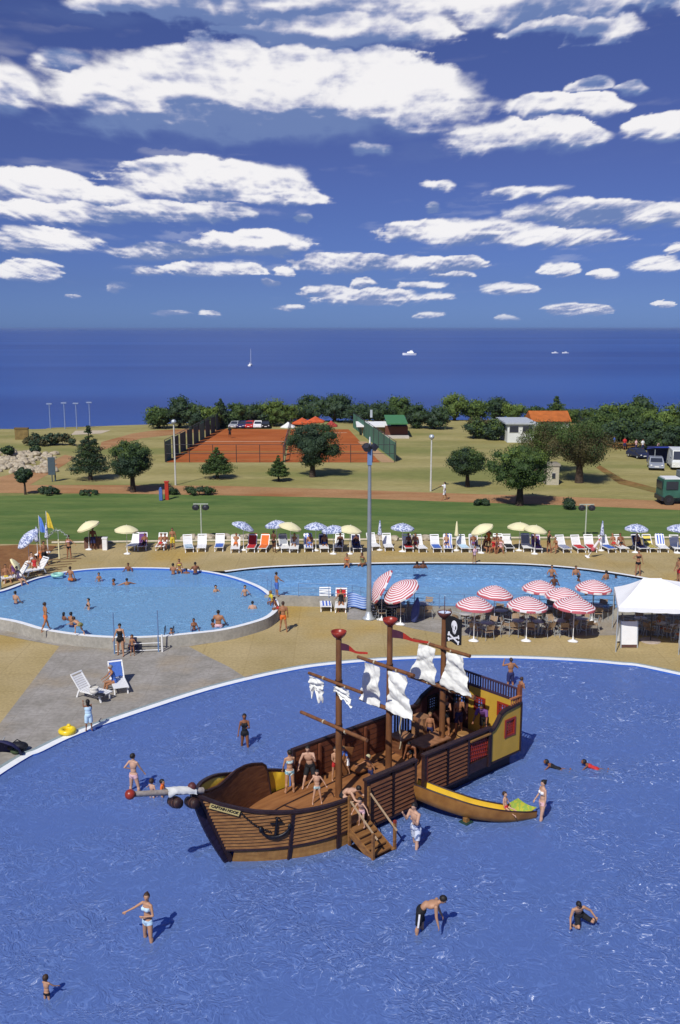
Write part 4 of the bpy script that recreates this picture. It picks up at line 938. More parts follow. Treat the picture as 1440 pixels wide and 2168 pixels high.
def make_person(name_loc, px_face, h=1.7, build='m', skin='tan', hair='black', wear=(('trunks', 'black'),), lean=(0, 0), bow=0, head=(0, 0),
                armL=(5, 12, 15, 8), armR=(5, 12, 15, 8), legL=(0, 5, 0), legR=(0, 5, 0), hip=None, ground=None, vox=.02, label=None, cut=None, hairlong=0, group=None, fat=1., roll=0, z_up=0, stripe=0):
    """figure facing +y in its own frame. arm=(upper swing, out, elbow bend, forearm out) leg=(thigh swing, out, knee bend)"""
    mb = MB(); bones = []   # bones: (a, b, ra, rb, zone)
    W = build == 'w'; K = build == 'k'
    S = h
    hs = {'m': 1., 'w': 1., 'k': 1.22 if h > 1.15 else 1.42}[build]
    le = .88 if K and h < 1.0 else 1.
    def bone(a, b, ra, rb, zone, n=10):
        a = Vector(a); b = Vector(b); bones.append((a, b, ra * S, rb * S, zone))
        mb.cyl(a, b, ra * S, rb * S, n); mb.ball(a, ra * S, 2); mb.ball(b, rb * S, 2)
    hipz = .50 * S * le
    hipc = Vector((0, 0, 0))
    lf, ls = lean
    def tdir(f): f = R(f); s = R(ls); return Vector((math.sin(s), math.sin(f) * math.cos(s), math.cos(f) * math.cos(s)))
    d1 = tdir(lf - bow * .3); d2 = tdir(lf + bow)
    waist = hipc + d1 * .105 * S; chest = waist + d2 * .125 * S; neckb = chest + d2 * .095 * S
    X = Vector((1, 0, 0)); X = (X - d2 * X.dot(d2)).normalized(); Y2 = d2.cross(X).normalized()
    def torso_rot(d): x = (Vector((1, 0, 0)) - d * d.x).normalized(); return Matrix((x, d.cross(x), d)).transposed()
    hw, ww, cw = (.088, .072, .098) if not W else (.095, .064, .084)
    if K: hw, ww, cw = .08, .075, .085
    hw *= fat; ww *= fat; cw *= (1 + (fat - 1) * .5)
    r1, r2 = torso_rot(d1), torso_rot(d2)
    mb.ball(hipc + d1 * .015 * S, (hw * S, .066 * S * fat, .072 * S), 3, r1); mb.ball(waist, (ww * S, .052 * S * fat, .10 * S), 3, r1)
    mb.ball(chest, (cw * S, .062 * S * fat, .105 * S), 3, r2); mb.ball(neckb - d2 * .02 * S, (cw * .95 * S, .045 * S, .045 * S), 3, r2)
    bones.append((hipc - d1 * .03 * S, waist, hw * S * .8, ww * S * .8, 'torso0')); bones.append((waist, chest, ww * S * .8, cw * S * .8, 'torso1')); bones.append((chest, neckb, cw * S * .8, cw * .8 * S, 'torso2'))
    if W:
        for s in (-1, 1): mb.ball(chest + X * s * .042 * S + Y2 * .045 * S - d2 * .0 * S, .036 * S, 2)
    # head
    hy, hp = head
    hd = (d2 * .5 + Vector((0, 0, 1)) * .5).normalized() if lf + bow < 60 else (d2 * .8 + Vector((0, 0, .4))).normalized()
    neck_t = neckb + hd * .055 * S * (1 if not K else .8)
    bone(neckb - d2 * .01 * S, neck_t, .036 * (1 if not K else .85), .032 * (1 if not K else .9), 'neck')
    hr = Matrix.Rotation(R(hy), 3, 'Z') @ Matrix.Rotation(-R(hp) - math.asin(max(-1, min(1, hd.y))) * .6, 3, 'X')
    hc = neck_t + hd * .055 * S * hs
    hv = lambda x, y, z: hc + hr @ Vector((x * S * hs, y * S * hs, z * S * hs))
    mb.ball(hc, (.045 * S * hs, .057 * S * hs, .060 * S * hs), 3, hr); mb.ball(hv(0, .018, -.03), (.034 * S * hs, .036 * S * hs, .036 * S * hs), 2, hr)
    mb.ball(hv(0, .058, -.010), (.009 * S * hs, .013 * S * hs, .016 * S * hs), 2, hr)
    for s in (-1, 1): mb.ball(hv(s * .046, -.004, -.006), (.008 * S * hs, .012 * S * hs, .018 * S * hs), 1, hr)
    bones.append((hc, hv(0, 0, .001), .05 * S, .05 * S, 'head'))
    # arms
    hands = []
    sw = {'m': .108, 'w': .092, 'k': .092}[build] * (1 + (fat - 1) * .3)
    for sgn, A in ((-1, armL), (1, armR)):
        sh = neckb + X * sgn * sw * S - d2 * .025 * S
        u = limb_dir(A[0], A[1], sgn); f = limb_dir(A[0] + A[2], A[3], sgn)
        el_ = sh + u * .165 * S; wr = el_ + f * .145 * S
        ra = {'m': .031, 'w': .025, 'k': .024}[build] * (1 + (fat - 1) * .5)
        bone(sh, el_, ra * 1.08, ra * .78, 'arm'); bone(el_, wr, ra * .80, ra * .52, 'forearm')
        bone(neckb - d2 * .02 * S, sh, .036, ra, 'torso2')
        # palm, four curled fingers and a thumb
        side = f.cross(Vector((0, 1, 0)) if abs(f.y) < .8 else Vector((0, 0, 1))).normalized(); nrm = f.cross(side).normalized()
        pl = wr + f * .045 * S
        mb.ball(wr + f * .028 * S, (.020 * S, .012 * S, .032 * S), 2, Matrix((side, nrm, f)).transposed())
        for q, ln in enumerate((.030, .036, .034, .027)):
            b0 = pl + side * (q - 1.5) * .0105 * S; b1 = b0 + f * ln * .55 * S + nrm * .006 * S; b2 = b1 + f * ln * .5 * S + nrm * .013 * S
            rr = max(.0052 * S, vox * .48); mb.tube([b0, b1, b2], [rr, rr, rr * .85], 6)
        t0 = wr + f * .018 * S - side * .016 * S; mb.tube([t0, t0 + f * .018 * S - side * .014 * S, t0 + f * .036 * S - side * .016 * S], [max(.006 * S, vox * .5)] * 3, 6)
        bones.append((wr, pl, ra * .5 * S, ra * .5 * S, 'hand')); hands.append(pl)
    # legs
    feet = []
    for sgn, A in ((-1, legL), (1, legR)):
        hj = hipc + X * sgn * .050 * S * fat - d1 * .02 * S
        u = limb_dir(A[0], A[1], sgn); k_ = A[2]; f = limb_dir(A[0] - k_, A[1] if len(A) < 4 else A[3], sgn)
        kn = hj + u * .235 * S * le; an_ = kn + f * .225 * S * le
        rt = {'m': .050, 'w': .053, 'k': .043}[build] * (1 + (fat - 1) * .7)
        bone(hj, kn, rt, rt * .64, 'thigh'); bone(kn, an_, rt * .62, rt * .40, 'shin', 10); mb.ball(kn + f * .07 * S * le - limb_dir(A[0] - k_ + 90, 0, sgn) * .008 * S, (rt * .66 * S, rt * .7 * S, .07 * S), 2)
        tdx = limb_dir(min(95, A[0] - k_ + 80), 0, sgn)
        mb.ball(an_ + tdx * .042 * S - Vector((0, 0, .012 * S)), (.025 * S, .068 * S, .021 * S), 2, Matrix.Rotation(-R(A[0] - k_) * .8, 3, 'X'))
        bones.append((an_, an_ + tdx * .09 * S, .02 * S, .02 * S, 'foot')); feet.append(an_)
    low = min(v[2] for v in mb.v)
    if cut is not None: base = Vector((0, 0, cut * S))            # standing in water: hip height given above the surface
    elif hip is not None: base = Vector((0, 0, hip))
    else: base = Vector((0, 0, -low))
    mb.v = [(v[0], v[1], v[2] + base.z) for v in mb.v]; bones = [(a + base, b + base, ra, rb, z) for a, b, ra, rb, z in bones]; hc = hc + base
    # one continuous skin over the whole figure
    me0 = mb.mesh('body', skin_mat(skin)); o = bpy.data.objects.new('body_tmp', me0); col.objects.link(o)
    rm = o.modifiers.new('r', 'REMESH'); rm.mode = 'VOXEL'; rm.voxel_size = vox; rm.use_smooth_shade = True
    sm_ = o.modifiers.new('s', 'SMOOTH'); sm_.factor = .5; sm_.iterations = 2 if vox > .014 else 2
    dg = bpy.context.evaluated_depsgraph_get(); me = bpy.data.meshes.new_from_object(o.evaluated_get(dg)); bpy.data.objects.remove(o); bpy.data.meshes.remove(me0)
    me.name = 'body'
    if not me.materials: me.materials.append(skin_mat(skin))
    V = np.empty(len(me.vertices) * 3); me.vertices.foreach_get('co', V); V = V.reshape(-1, 3)
    NRM = np.empty(len(me.vertices) * 3); me.vertices.foreach_get('normal', NRM); NRM = NRM.reshape(-1, 3)
    best = np.full(len(V), 1e9); zi = np.zeros(len(V), int); tt = np.zeros(len(V))
    for i, (a, b, ra, rb, z) in enumerate(bones):
        a_, b_ = np.array(a), np.array(b); ab = b_ - a_; L2 = max(1e-9, ab @ ab); t = np.clip(((V - a_) @ ab) / L2, 0, 1)
        d = np.linalg.norm(V - a_ - t[:, None] * ab, axis=1) - (ra + (rb - ra) * t) * (1 if not z.startswith('torso') else 1.); m = d < best; best[m] = d[m]; zi[m] = i; tt[m] = t[m]
    zones = np.array([b[4] for b in bones])[zi]
    root = empty('person', name_loc[0], name_loc[1] if len(name_loc) > 1 else 0, label, 'person', group)
    if roll: root.rotation_euler.x = R(roll)
    body = bpy.data.objects.new('body', me); col.objects.link(body); body.parent = root
    # face: eyes and lips take their own colour on the same skin
    if vox < .016:
        me.materials.append(M('eye_dark', (.02, .012, .01), .3)); me.materials.append(M('lips', (.30, .07, .06), .5))
        hq = lambda x, y, z: np.array(hc + hr @ Vector((x * S * hs, y * S * hs, z * S * hs)))
        for c_, rad, mi in ((hq(-.018, .052, .004), .0085 * S * hs, 1), (hq(.018, .052, .004), .0085 * S * hs, 1), (hq(0, .052, -.034), .0095 * S * hs, 2)):
            near_ = np.linalg.norm(V - c_, axis=1) < rad * 1.15
            for p in me.polygons:
                if all(near_[i] for i in p.vertices): p.material_index = mi
    T_ = {'torso0': tt * .33, 'torso1': .33 + tt * .35, 'torso2': .68 + tt * .32}
    tau = np.full(len(V), -1.)
    for k_, v_ in T_.items(): tau[zones == k_] = v_[zones == k_]
    th = zones == 'thigh'
    polys = [tuple(p.vertices) for p in me.polygons]
    def garment(kind, colour):
        m = np.zeros(len(V), bool); off = .010
        if kind == 'trunks': m = ((tau >= 0) & (tau < .22)) | (th & (tt < .30)); off = .012
        elif kind == 'shorts': m = ((tau >= 0) & (tau < .24)) | (th & (tt < .85)); off = .028
        elif kind == 'briefs': m = ((tau >= 0) & (tau < .16)) | (th & (tt < .14)); off = .009
        elif kind == 'onepiece': m = ((tau >= 0) & (tau < .86)) | (th & (tt < .12)); off = .008
        elif kind == 'bikini_top': m = (tau > .60) & (tau < .80); off = .009
        elif kind == 'towel': m = ((tau >= 0) & (tau < .88)) | (th & (tt < .9)); off = .05
        elif kind == 'shirt': m = (tau > .05) | ((zones == 'arm') & (tt < .8)); off = .022
        elif kind == 'trousers': m = ((tau >= 0) & (tau < .2)) | th | (zones == 'shin'); off = .02
        off *= max(.7, S / 1.7)
        off = max(off, .006)
        keep = [p for p in polys if all(m[i] for i in p)]
        if not keep: return
        idx = sorted({i for p in keep for i in p}); mp = {i: q for q, i in enumerate(idx)}
        g = MB(); g.add([V[i] + NRM[i] * off for i in idx], [[mp[i] for i in p] for p in keep], 0, True)
        # hem: close the edge back to the skin
        cnt = {}
        for p in keep:
            for i in range(len(p)):
                e = (p[i], p[(i + 1) % len(p)]); cnt[e] = 1
        hem = [e for e in cnt if (e[1], e[0]) not in cnt]
        if hem:
            hv_ = [V[a] + NRM[a] * off for a, b in hem] + [V[b] + NRM[b] * off for a, b in hem] + [V[b] for a, b in hem] + [V[a] for a, b in hem]; n_ = len(hem)
            g.add(hv_, [(i + n_, i, i + 3 * n_, i + 2 * n_) for i in range(n_)], 0, True)
        g.build({'trunks': 'swim_trunks', 'shorts': 'swim_shorts', 'briefs': 'bikini_bottom' if W else 'swim_briefs', 'onepiece': 'swimsuit', 'bikini_top': 'bikini_top', 'towel': 'towel', 'shirt': 'shirt', 'trousers': 'trousers'}[kind], cloth(colour), root)
    for k_, c_ in wear: garment(k_, c_)
    if stripe:
        g = MB(); th_ = [b for b in bones if b[4] == 'thigh'][1]; off = X * (th_[2] * 1.02 + .03)
        g.beam(th_[0] + off * 1.25 + Vector((0, 0, .05)), th_[0].lerp(th_[1], .5) + off * 1.12, .05, .03, up=(1, 0, 0)); g.beam(th_[0].lerp(th_[1], .5) + off * 1.12, th_[0].lerp(th_[1], .88) + off * .98, .05, .03, up=(1, 0, 0)); g.build('side_stripe', cloth('white'), root)
    if HAIR.get(hair) is not None:
        g = MB(); Vc, Fc = ico(3)
        HH = lambda x, y, z: hc + hr @ Vector((x * S * hs, y * S * hs, z * S * hs))
        vs = []
        for v in Vc:
            r = 1 + .05 * vnoise(v.x * 3, v.y * 3, v.z * 3, 2)
            p = Vector((v.x * .054 * r, v.y * .064 * r - .006, v.z * .064 * r + .008)); vs.append(p)
        keepf = [f for f in Fc if not any((vs[i].y > .028 and vs[i].z < .034) or vs[i].z < -.038 or (vs[i].y > .005 and vs[i].z < -.004) for i in f)]
        g.add([HH(*p) for p in vs], keepf, 0, True)
        if hairlong == 1:   # bun or pony tail
            g.ball(HH(0, -.062, .040), (.022 * S * hs, .024 * S * hs, .022 * S * hs), 2)
        if hairlong == 2:
            g.ball(HH(0, -.04, -.045), (.045 * S * hs, .026 * S * hs, .062 * S * hs), 2, hr)
        hm = M('hair_' + hair, HAIR[hair], .6, .3, 12, 0, .4) if hair != 'cap' else M('cap_straw', (.45, .40, .22), .8)
        g.build('cap' if hair == 'cap' else 'hair', hm, root)
        if hair == 'cap':
            pass
    return root
def face_to(dx, dy): return math.atan2(-dx, dy)      # rotation that turns +y towards (dx, dy)
AW, TC = (0, 1), (0, -1)
def P(px, py, z, face, **k):
    l = G(px, py, z)
    return make_person((l, face_to(*face)), None, **k)
def PS(s, t, z, face, **k):
    c, q = math.cos(STH), math.sin(STH); return make_person((SW(s, t, z), face_to(*face)), None, **k)
FL = flr
# --- foreground bathers
P(315, 2008, FL + .10, (-.55, -.85), h=1.68, build='w', skin='fair', hair='brown', hairlong=1, wear=(('bikini_top', 'lightblue'), ('briefs', 'lightblue')), head=(35, -6), armR=(45, 42, 12, 42), armL=(8, 20, 82, -48), legL=(6, 7, 6), legR=(-4, 9, 3), vox=.0105,
  label='woman in a pale blue bikini stretching one arm out, standing in the pool')
P(890, 1990, FL + .12, (1, -.15), h=1.78, build='m', skin='fair', hair='black', wear=(('shorts', 'black'),), lean=(42, 0), bow=30, head=(0, 12), armR=(4, 6, 10, 4), armL=(10, 8, 14, 4), legL=(8, 5, 6), legR=(-6, 4, 2), vox=.0105, stripe=1,
  label='man in black shorts with a white side stripe bending down to the water')
P(1225, 1968, FL + .22, (.25, -1), h=1.45, build='m', skin='fair', hair='black', wear=(('shorts', 'black'),), lean=(20, 20), bow=20, head=(0, 42), armL=(10, 58, 20, 30), armR=(5, 20, 20, 10), legL=(60, 42, 128), legR=(56, 14, 130), vox=.0105,
  label='boy in black shorts kneeling in the shallow water with one arm out')
P(101, 2136, FL + .08, (.35, 1), h=.98, build='k', skin='fair', hair='brown', wear=(('briefs', 'black'),), armR=(40, 25, 20, 20), armL=(30, 6, 45, 0), vox=.0105, label='toddler in black trunks seen from behind, wading at the lower corner of the pool')
P(880, 1806, FL + .12, (-.75, -.6), h=1.80, build='m', skin='pale', hair='black', wear=(('shorts', 'floral'),), lean=(4, 0), bow=6, head=(0, 14), armL=(25, 10, 112, -5), armR=(25, 10, 118, -5), legL=(12, 6, 2), legR=(-10, 8, 4), vox=.012, fat=1.12, label='pale man in blue and white floral shorts beside the boarding steps')
P(1147, 1748, FL + .1, (-.8, -.25), h=1.68, build='w', skin='pale', hair='black', hairlong=1, wear=(('bikini_top', 'white'), ('briefs', 'pink')), head=(0, 4), armL=(0, 8, 12, 4), armR=(10, 10, 25, 4), legL=(14, 5, 4), legR=(-8, 6, 10), vox=.012, label='woman in a pale bikini walking at the end of the yellow slide')
PS(8.98, 4.22, .34, (.75, -.66), h=1.0, build='k', skin='pale', hair='brown', wear=(('trunks', 'red'),), lean=(-8, 0), legL=(82, 10, 12), legR=(78, 10, 10), armL=(10, 25, 20, 10), armR=(15, 25, 20, 10), hip=.10, vox=.014, label='small child sitting at the bottom of the boat slide')
P(519, 1594, FL + .1, (.1, -1), h=1.66, build='w', skin='brown', hair='black', hairlong=2, wear=(('onepiece', 'black'),), armR=(8, 14, 15, 10), armL=(15, 8, 100, -20), legL=(8, 4, 4), legR=(-8, 4, 10), vox=.014, label='woman in a black swimsuit walking in the pool behind the bow')
P(285, 1688, FL + .12, (.35, .9), h=1.72, build='w', skin='pale', hair='black', wear=(('briefs', 'pink'),), head=(-25, 0), armL=(-30, 30, 90, -30), armR=(25, 14, 6, 14), legL=(4, 8, 2), legR=(6, 10, 6), vox=.013, label='woman in pink bottoms seen from behind by the red ball of the bowsprit')
P(323, 1700, FL + .15, (.4, .9), h=1.15, build='k', skin='pale', hair='brown', wear=(('briefs', 'white'),), cut=.30, armL=(35, 40, 10, 40), armR=(0, 12, 10, 10), vox=.014, label='pale child behind the bowsprit reaching towards the woman')
P(345, 1697, FL + .15, (.9, -.2), h=1.1, build='k', skin='fair', hair='black', wear=(('shirt', 'orange'),), cut=.26, vox=.014, label='child in an orange top behind the bowsprit')
P(189, 1548, 0, (-.3, 1), h=1.38, build='k', skin='brown', hair='black', hairlong=2, wear=(('towel', 'lightblue'),), armL=(70, 15, 60, 0), armR=(30, 5, 90, 0), vox=.014, label='child wrapped in a pale blue towel on the white pool edge')
P(1080, 1462, FL + .1, (-.2, 1), h=1.62, build='m', skin='tan', hair='brown', wear=(('shorts', 'navy'),), armL=(60, 35, 100, -20), armR=(0, 42, 85, -10), vox=.014, label='man in dark blue shorts standing in the pool behind the ship stern')
P(1104, 1466, FL + .1, (.9, .4), h=1.5, build='m', skin='tan', hair='brown', wear=(('trunks', 'blue'),), cut=.02, vox=.018, label='bather low in the water at the ship stern corner')
for px, py, c, lb in ((1172, 1618, 'black', 'child with dark hair swimming near the slide, on yellow arm floats'), (1252, 1618, 'red', 'swimmer with a red swimsuit gliding face up on the right of the pool')):
    l = G(px + 12, py + 8, -.02); o = make_person((l, face_to(-.9, .35)), None, h=1.3, build='k', skin='brown', hair='black', wear=(('onepiece', c),), lean=(72, 0), head=(0, 45) if False else (0, -50), legL=(-82, 8, 8), legR=(-88, 8, 5), armL=(50, 50, 10, 40), armR=(60, 40, 20, 30), hip=-.05, vox=.018, label=lb)
# --- on the ship
PS(3.82, -1.35, .55, (-.25, .9), h=1.62, build='w', skin='fair', hair='black', wear=(('bikini_top', 'aqua'), ('briefs', 'aqua')), armL=(5, 14, 25, 0), armR=(20, 10, 60, -20), head=(40, 0), vox=.013, label='woman in an aqua patterned bikini standing inside the ship bow')
PS(4.72, -1.30, .55, (-.1, -1), h=1.66, build='m', skin='pale', hair='black', wear=(('shorts', 'black'),), lean=(14, 6), armR=(10, 24, 10, 12), armL=(45, 18, 110, -20), legL=(38, 12, 44), legR=(30, 12, 30), vox=.013, head=(0, 10), label='shirtless man in black shorts stepping down by the far bulwark of the ship')
PS(4.05, -.12, .55, (.1, -1), h=1.22, build='k', skin='pale', hair='black', wear=(('briefs', 'aqua'),), armL=(8, 35, 10, 28), armR=(5, 38, 6, 30), legL=(0, 10, 6), legR=(4, 10, 4), vox=.013, head=(-10, 8), label='boy in pale patterned trunks standing on the bow deck with arms spread')
PS(4.62, .62, .55, (.9, -.5), h=1.62, build='m', skin='pale', hair='black', wear=(('trunks', 'black'),), lean=(48, 0), bow=25, head=(0, 20), armL=(45, 10, 30, 0), armR=(40, 12, 40, 0), legL=(92, 12, 128), legR=(88, 12, 126), vox=.013, fat=1.1, label='man crouching at the near gunwale of the ship beside the front mast')
PS(6.25, .25, .55, (-.6, -.4), h=1.28, build='k', skin='tan', hair='cap', wear=(('trunks', 'navy'),), lean=(14, 0), armR=(70, 10, 6, 6), armL=(-25, 30, 20, 20), vox=.013, label='boy in a straw cap reaching forward behind the near bulwark')
PS(5.70, -1.05, .55, (.3, -1), h=1.25, build='k', skin='fair', hair='black', wear=(('trunks', 'red'),), armL=(30, 10, 60, -10), armR=(40, 10, 60, 0), vox=.014, label='boy in red trunks standing behind the front mast')
PS(6.35, -1.15, .55, (-.4, -1), h=1.1, build='k', skin='fair', hair='light', wear=(('shirt', 'blue'), ('shorts', 'white')), lean=(20, 10), armL=(40, 20, 30, 0), armR=(20, 30, 30, 0), legL=(20, 8, 30), vox=.014, label='small child in blue top and white shorts at the far side of the ship deck')
PS(4.18, 2.02, .50, (-.35, -1), h=1.15, build='k', skin='pale', hair='black', wear=(('trunks', 'pink'),), lean=(22, 0), bow=10, armL=(20, 45, 30, 30), armR=(20, 25, 40, 10), legL=(18, 6, 30), legR=(-6, 6, 6), vox=.013, label='child in pink trunks going down the boarding steps')
PS(11.6, -1.0, .64, (-.3, -1), h=1.6, build='w', skin='tan', hair='brown', wear=(('onepiece', 'black'),), armL=(30, 15, 80, -20), vox=.016, label='woman in dark swimwear leaning by the stern window of the ship')
PS(12.1, -.75, .64, (.3, -1), h=1.55, build='m', skin='tan', hair='black', wear=(('shorts', 'navy'),), armL=(20, 12, 60, -10), vox=.016, label='boy in dark shorts standing at the ship transom')
PS(12.0, .65, .94, (-.5, -1), h=1.62, build='m', skin='brown', hair='black', wear=(('shirt', 'purple'), ('shorts', 'black')), lean=(30, 0), bow=14, armL=(20, 12, 15, 5), armR=(30, 12, 20, 5), vox=.016, label='person in a dark purple shirt leaning over the rear bulwark of the ship')
PS(10.4, -.75, .64, (-.1, -1), h=1.3, build='k', skin='tan', hair='light', wear=(('trunks', 'navy'),), vox=.018, label='child with light hair between the rear mast and the deck table')
PS(9.0, -.2, .55, (-.5, -.8), h=1.5, build='m', skin='brown', hair='black', wear=(('shorts', 'black'),), lean=(40, 0), bow=20, legL=(85, 12, 120), legR=(80, 12, 118), vox=.016, label='person crouching in the shade near the deck table of the ship')
# --- circular pool and its edge
WL = U - .10
def wade(px, py, up, face, lb, h=1.65, build='m', skin='tan', hair='black', wear=(('trunks', 'navy'),), vox=.022, **k):
    k.setdefault('armL', (random.uniform(5, 40), random.uniform(12, 35), random.uniform(10, 70), 10)); k.setdefault('armR', (random.uniform(5, 40), random.uniform(12, 35), random.uniform(10, 70), 10))
    return P(px, py, WL, face, h=h, build=build, skin=skin, hair=hair, wear=wear, cut=up, vox=vox, label=lb, **k)
wade(34, 1278, -.02, (.5, 1), 'man seen from behind, waist deep near the left end of the circular pool', skin='fair')
wade(188, 1290, -.05, (-.8, -.5), 'slim girl chest deep in the middle of the circular pool', build='w', h=1.5, skin='fair', wear=(('bikini_top', 'black'),))
wade(136, 1313, -.16, (.6, .9), 'long haired girl beside the tanned man in the circular pool', build='w', h=1.4, skin='brown', hairlong=2)
wade(152, 1327, .02, (.5, 1), 'tanned man in the circular pool near its front edge, seen from behind', skin='tan')
wade(210, 1231, -.05, (.2, -1), 'boy chest deep at the back of the circular pool', h=1.3, build='k')
wade(241, 1238, -.24, (-.6, -.5), 'swimmer with only head and shoulders showing in the back of the circular pool', h=1.5, build='k', skin='brown')
wade(269, 1238, -.22, (-.3, .7), 'dark haired swimmer with raised elbows in the back of the circular pool', h=1.6, armL=(20, 70, 10, 70), armR=(20, 70, 10, 70))
wade(272, 1209, -.12, (0, -1), 'bather resting at the far rim of the circular pool', h=1.5, skin='brown')
wade(367, 1216, -.03, (.2, 1), 'man seen from behind talking at the far rim of the circular pool')
wade(395, 1214, -.26, (0, 1), 'bather with only the head out between two men at the far rim', h=1.5, skin='brown')
wade(414, 1216, .02, (-.4, 1), 'broad tanned man standing with his back turned at the far rim of the circular pool', fat=1.15, skin='brown')
wade(457, 1253, -.2, (.4, -1), 'child with wet hair alone in the right half of the circular pool', h=1.4, build='k', skin='fair')
wade(519, 1262, -.02, (.1, -1), 'girl standing chest deep in the right of the circular pool', h=1.4, build='k', skin='fair')
wade(535, 1289, -.2, (.1, 1), 'person with black hair seen from behind near the right rim of the circular pool', h=1.6, skin='pale')
wade(411, 1335, .0, (.3, -1), 'long haired girl leaning on the front rim of the circular pool', build='w', h=1.4, skin='brown', hairlong=2)
wade(451, 1328, -.1, (.5, .8), 'small child beside the big tanned man at the front rim', h=1.1, build='k', skin='brown')
wade(363, 1341, -.25, (.3, -1), 'child peeking over the front rim next to the metal ladder', h=1.1, build='k', skin='tan')
P(463, 1328, WL, (.15, 1), h=1.78, build='m', skin='tan', hair='black', fat=1.32, wear=(('trunks', 'pink'),), hip=.10, legL=(85, 8, 80), legR=(85, 8, 80), armL=(10, 25, 30, 5), armR=(10, 25, 30, 5), vox=.02, label='big tanned man sitting with his back turned on the front rim of the circular pool')
P(98, 1336, U, (.6, .5), h=1.62, build='m', skin='tan', hair='brown', wear=(('trunks', 'orange'),), legL=(22, 4, 6), legR=(-20, 4, 12), armR=(-15, 20, 10, 10), armL=(15, 8, 40, 0), vox=.018, label='slim boy in orange trunks walking along the front rim of the circular pool')
P(172, 1346, U, (-.8, .6), h=1.45, build='k', skin='fair', hair='brown', wear=(('trunks', 'olive'),), lean=(75, 0), head=(0, -20), legL=(75, 12, 95), legR=(40, 12, 80), armL=(60, 15, 10, 10), armR=(70, 15, 10, 10), vox=.018, label='child in yellowish trunks crawling out over the front rim of the circular pool')
P(150, 1229, U, (.2, 1), h=1.7, build='w', skin='tan', hair='brown', hairlong=1, fat=1.1, wear=(('briefs', 'orange'),), hip=.1, legL=(80, 8, 80), legR=(80, 8, 80), armL=(0, 40, 70, -10), armR=(5, 14, 20, 0), vox=.018, label='woman in orange bottoms sitting on the left rim beside the green swim ring')
P(380, 1209, U, (.2, -1), h=1.5, build='w', skin='tan', hair='black', hairlong=2, wear=(('bikini_top', 'yellow'), ('briefs', 'yellow')), hip=.1, legL=(85, 8, 85), legR=(85, 8, 85), vox=.018, label='woman in a yellow bikini sitting on the far rim of the circular pool')
P(600, 1338, 0, (-.1, 1), h=1.75, build='m', skin='tan', hair='brown', wear=(('trunks', 'orange'),), legL=(6, 7, 4), legR=(-4, 8, 4), armL=(4, 8, 25, -8), armR=(4, 12, 15, 4), vox=.016, label='man in orange trunks standing with his back turned on the beige deck')
P(586, 1262, U + .0, (.6, .4), h=1.5, build='m', skin='tan', hair='black', wear=(('shorts', 'blue'),), vox=.018, legL=(10, 5, 20), armR=(40, 14, 20, 0), label='boy in blue shorts beside the blue steps between the two pools')
P(578, 1276, U, (-.5, -.4), h=1.35, build='k', skin='brown', hair='light', wear=(('shirt', 'yellow'),), hip=.12, lean=(20, 0), legL=(80, 10, 90), legR=(80, 10, 90), vox=.018, label='child in a yellow top sitting on the right end of the circular pool rim')
P(588, 1290, U, (-.8, -.2), h=1.35, build='k', skin='brown', hair='black', wear=(('trunks', 'red'),), hip=.12, lean=(25, 0), legL=(80, 10, 90), legR=(80, 10, 90), vox=.018, label='dark haired child in red trunks sitting on the right end of the circular pool rim')
P(256, 1388, 0, (-.05, -1), h=1.70, build='w', skin='fair', hair='black', fat=1.2, wear=(('onepiece', 'black'),), head=(0, 22), armL=(4, 12, 10, 6), armR=(4, 18, 20, 16), legL=(8, 5, 4), legR=(-6, 5, 6), vox=.014, label='woman in a black swimsuit looking down between the pale entrance posts')
P(281, 1388, 0, (-.1, -1), h=1.08, build='k', skin='tan', hair='brown', wear=(('briefs', 'black'),), vox=.016, armL=(10, 30, 60, -5), label='small child in dark trunks beside the woman in black')
P(147, 1183, U, (-.3, -1), h=1.70, build='w', skin='tan', hair='brown', wear=(('bikini_top', 'pink'), ('briefs', 'black')), armL=(15, 60, 10, 50), armR=(5, 14, 20, 0), vox=.02, label='woman in a dark bikini holding the shower post')
# --- back pool
for px, py, up, f, sk, lb in ((883, 1203, -.2, (0, 1), 'dark', 'left one of two heads close together at the far rim of the back pool'), (896, 1203, -.18, (0, -1), 'dark', 'right one of two heads close together at the far rim of the back pool'),
  (1168, 1222, .0, (0, -1), 'tan', 'man waist deep near the far rim, above the striped parasols'), (1219, 1217, -.12, (0, -1), 'tan', 'bather by the far rim between two other swimmers of the back pool'), (1283, 1227, -.12, (-.4, 1), 'tan', 'bather near the right end of the back pool'),
  (1225, 1230, -.25, (1, 0), 'dark', 'swimmer low in the water, arms forward, above the striped parasols'), (1173, 1240, -.06, (.2, -1), 'dark', 'dark swimmer right behind the middle striped parasol'), (1241, 1258, -.22, (.8, -.3), 'dark', 'swimmer just behind the striped parasol nearest the white canopy'), (1304, 1224, -.33, (0, 1), 'dark', 'diver with barely the head showing at the right end of the back pool')):
    wade(px, py, up, f, lb, skin=sk, vox=.026)
P(735, 1197, U, (-.1, -1), h=1.6, build='w', skin='tan', hair='brown', wear=(('bikini_top', 'orange'), ('briefs', 'orange')), hip=.1, lean=(12, 0), legL=(80, 10, 90), legR=(80, 10, 90), armL=(20, 12, 50, -10), armR=(20, 12, 50, -10), vox=.02, label='tanned woman sitting on the far edge of the back pool')
P(769, 1195, U, (-.8, -1), h=1.6, build='w', skin='brown', hair='black', hairlong=2, wear=(('onepiece', 'olive'),), hip=.1, lean=(14, 0), legL=(80, 10, 90), legR=(80, 10, 90), armL=(-20, 12, 10, 0), armR=(-20, 12, 10, 0), vox=.02, label='woman in an olive swimsuit sitting beside the tall lamp post at the back pool')
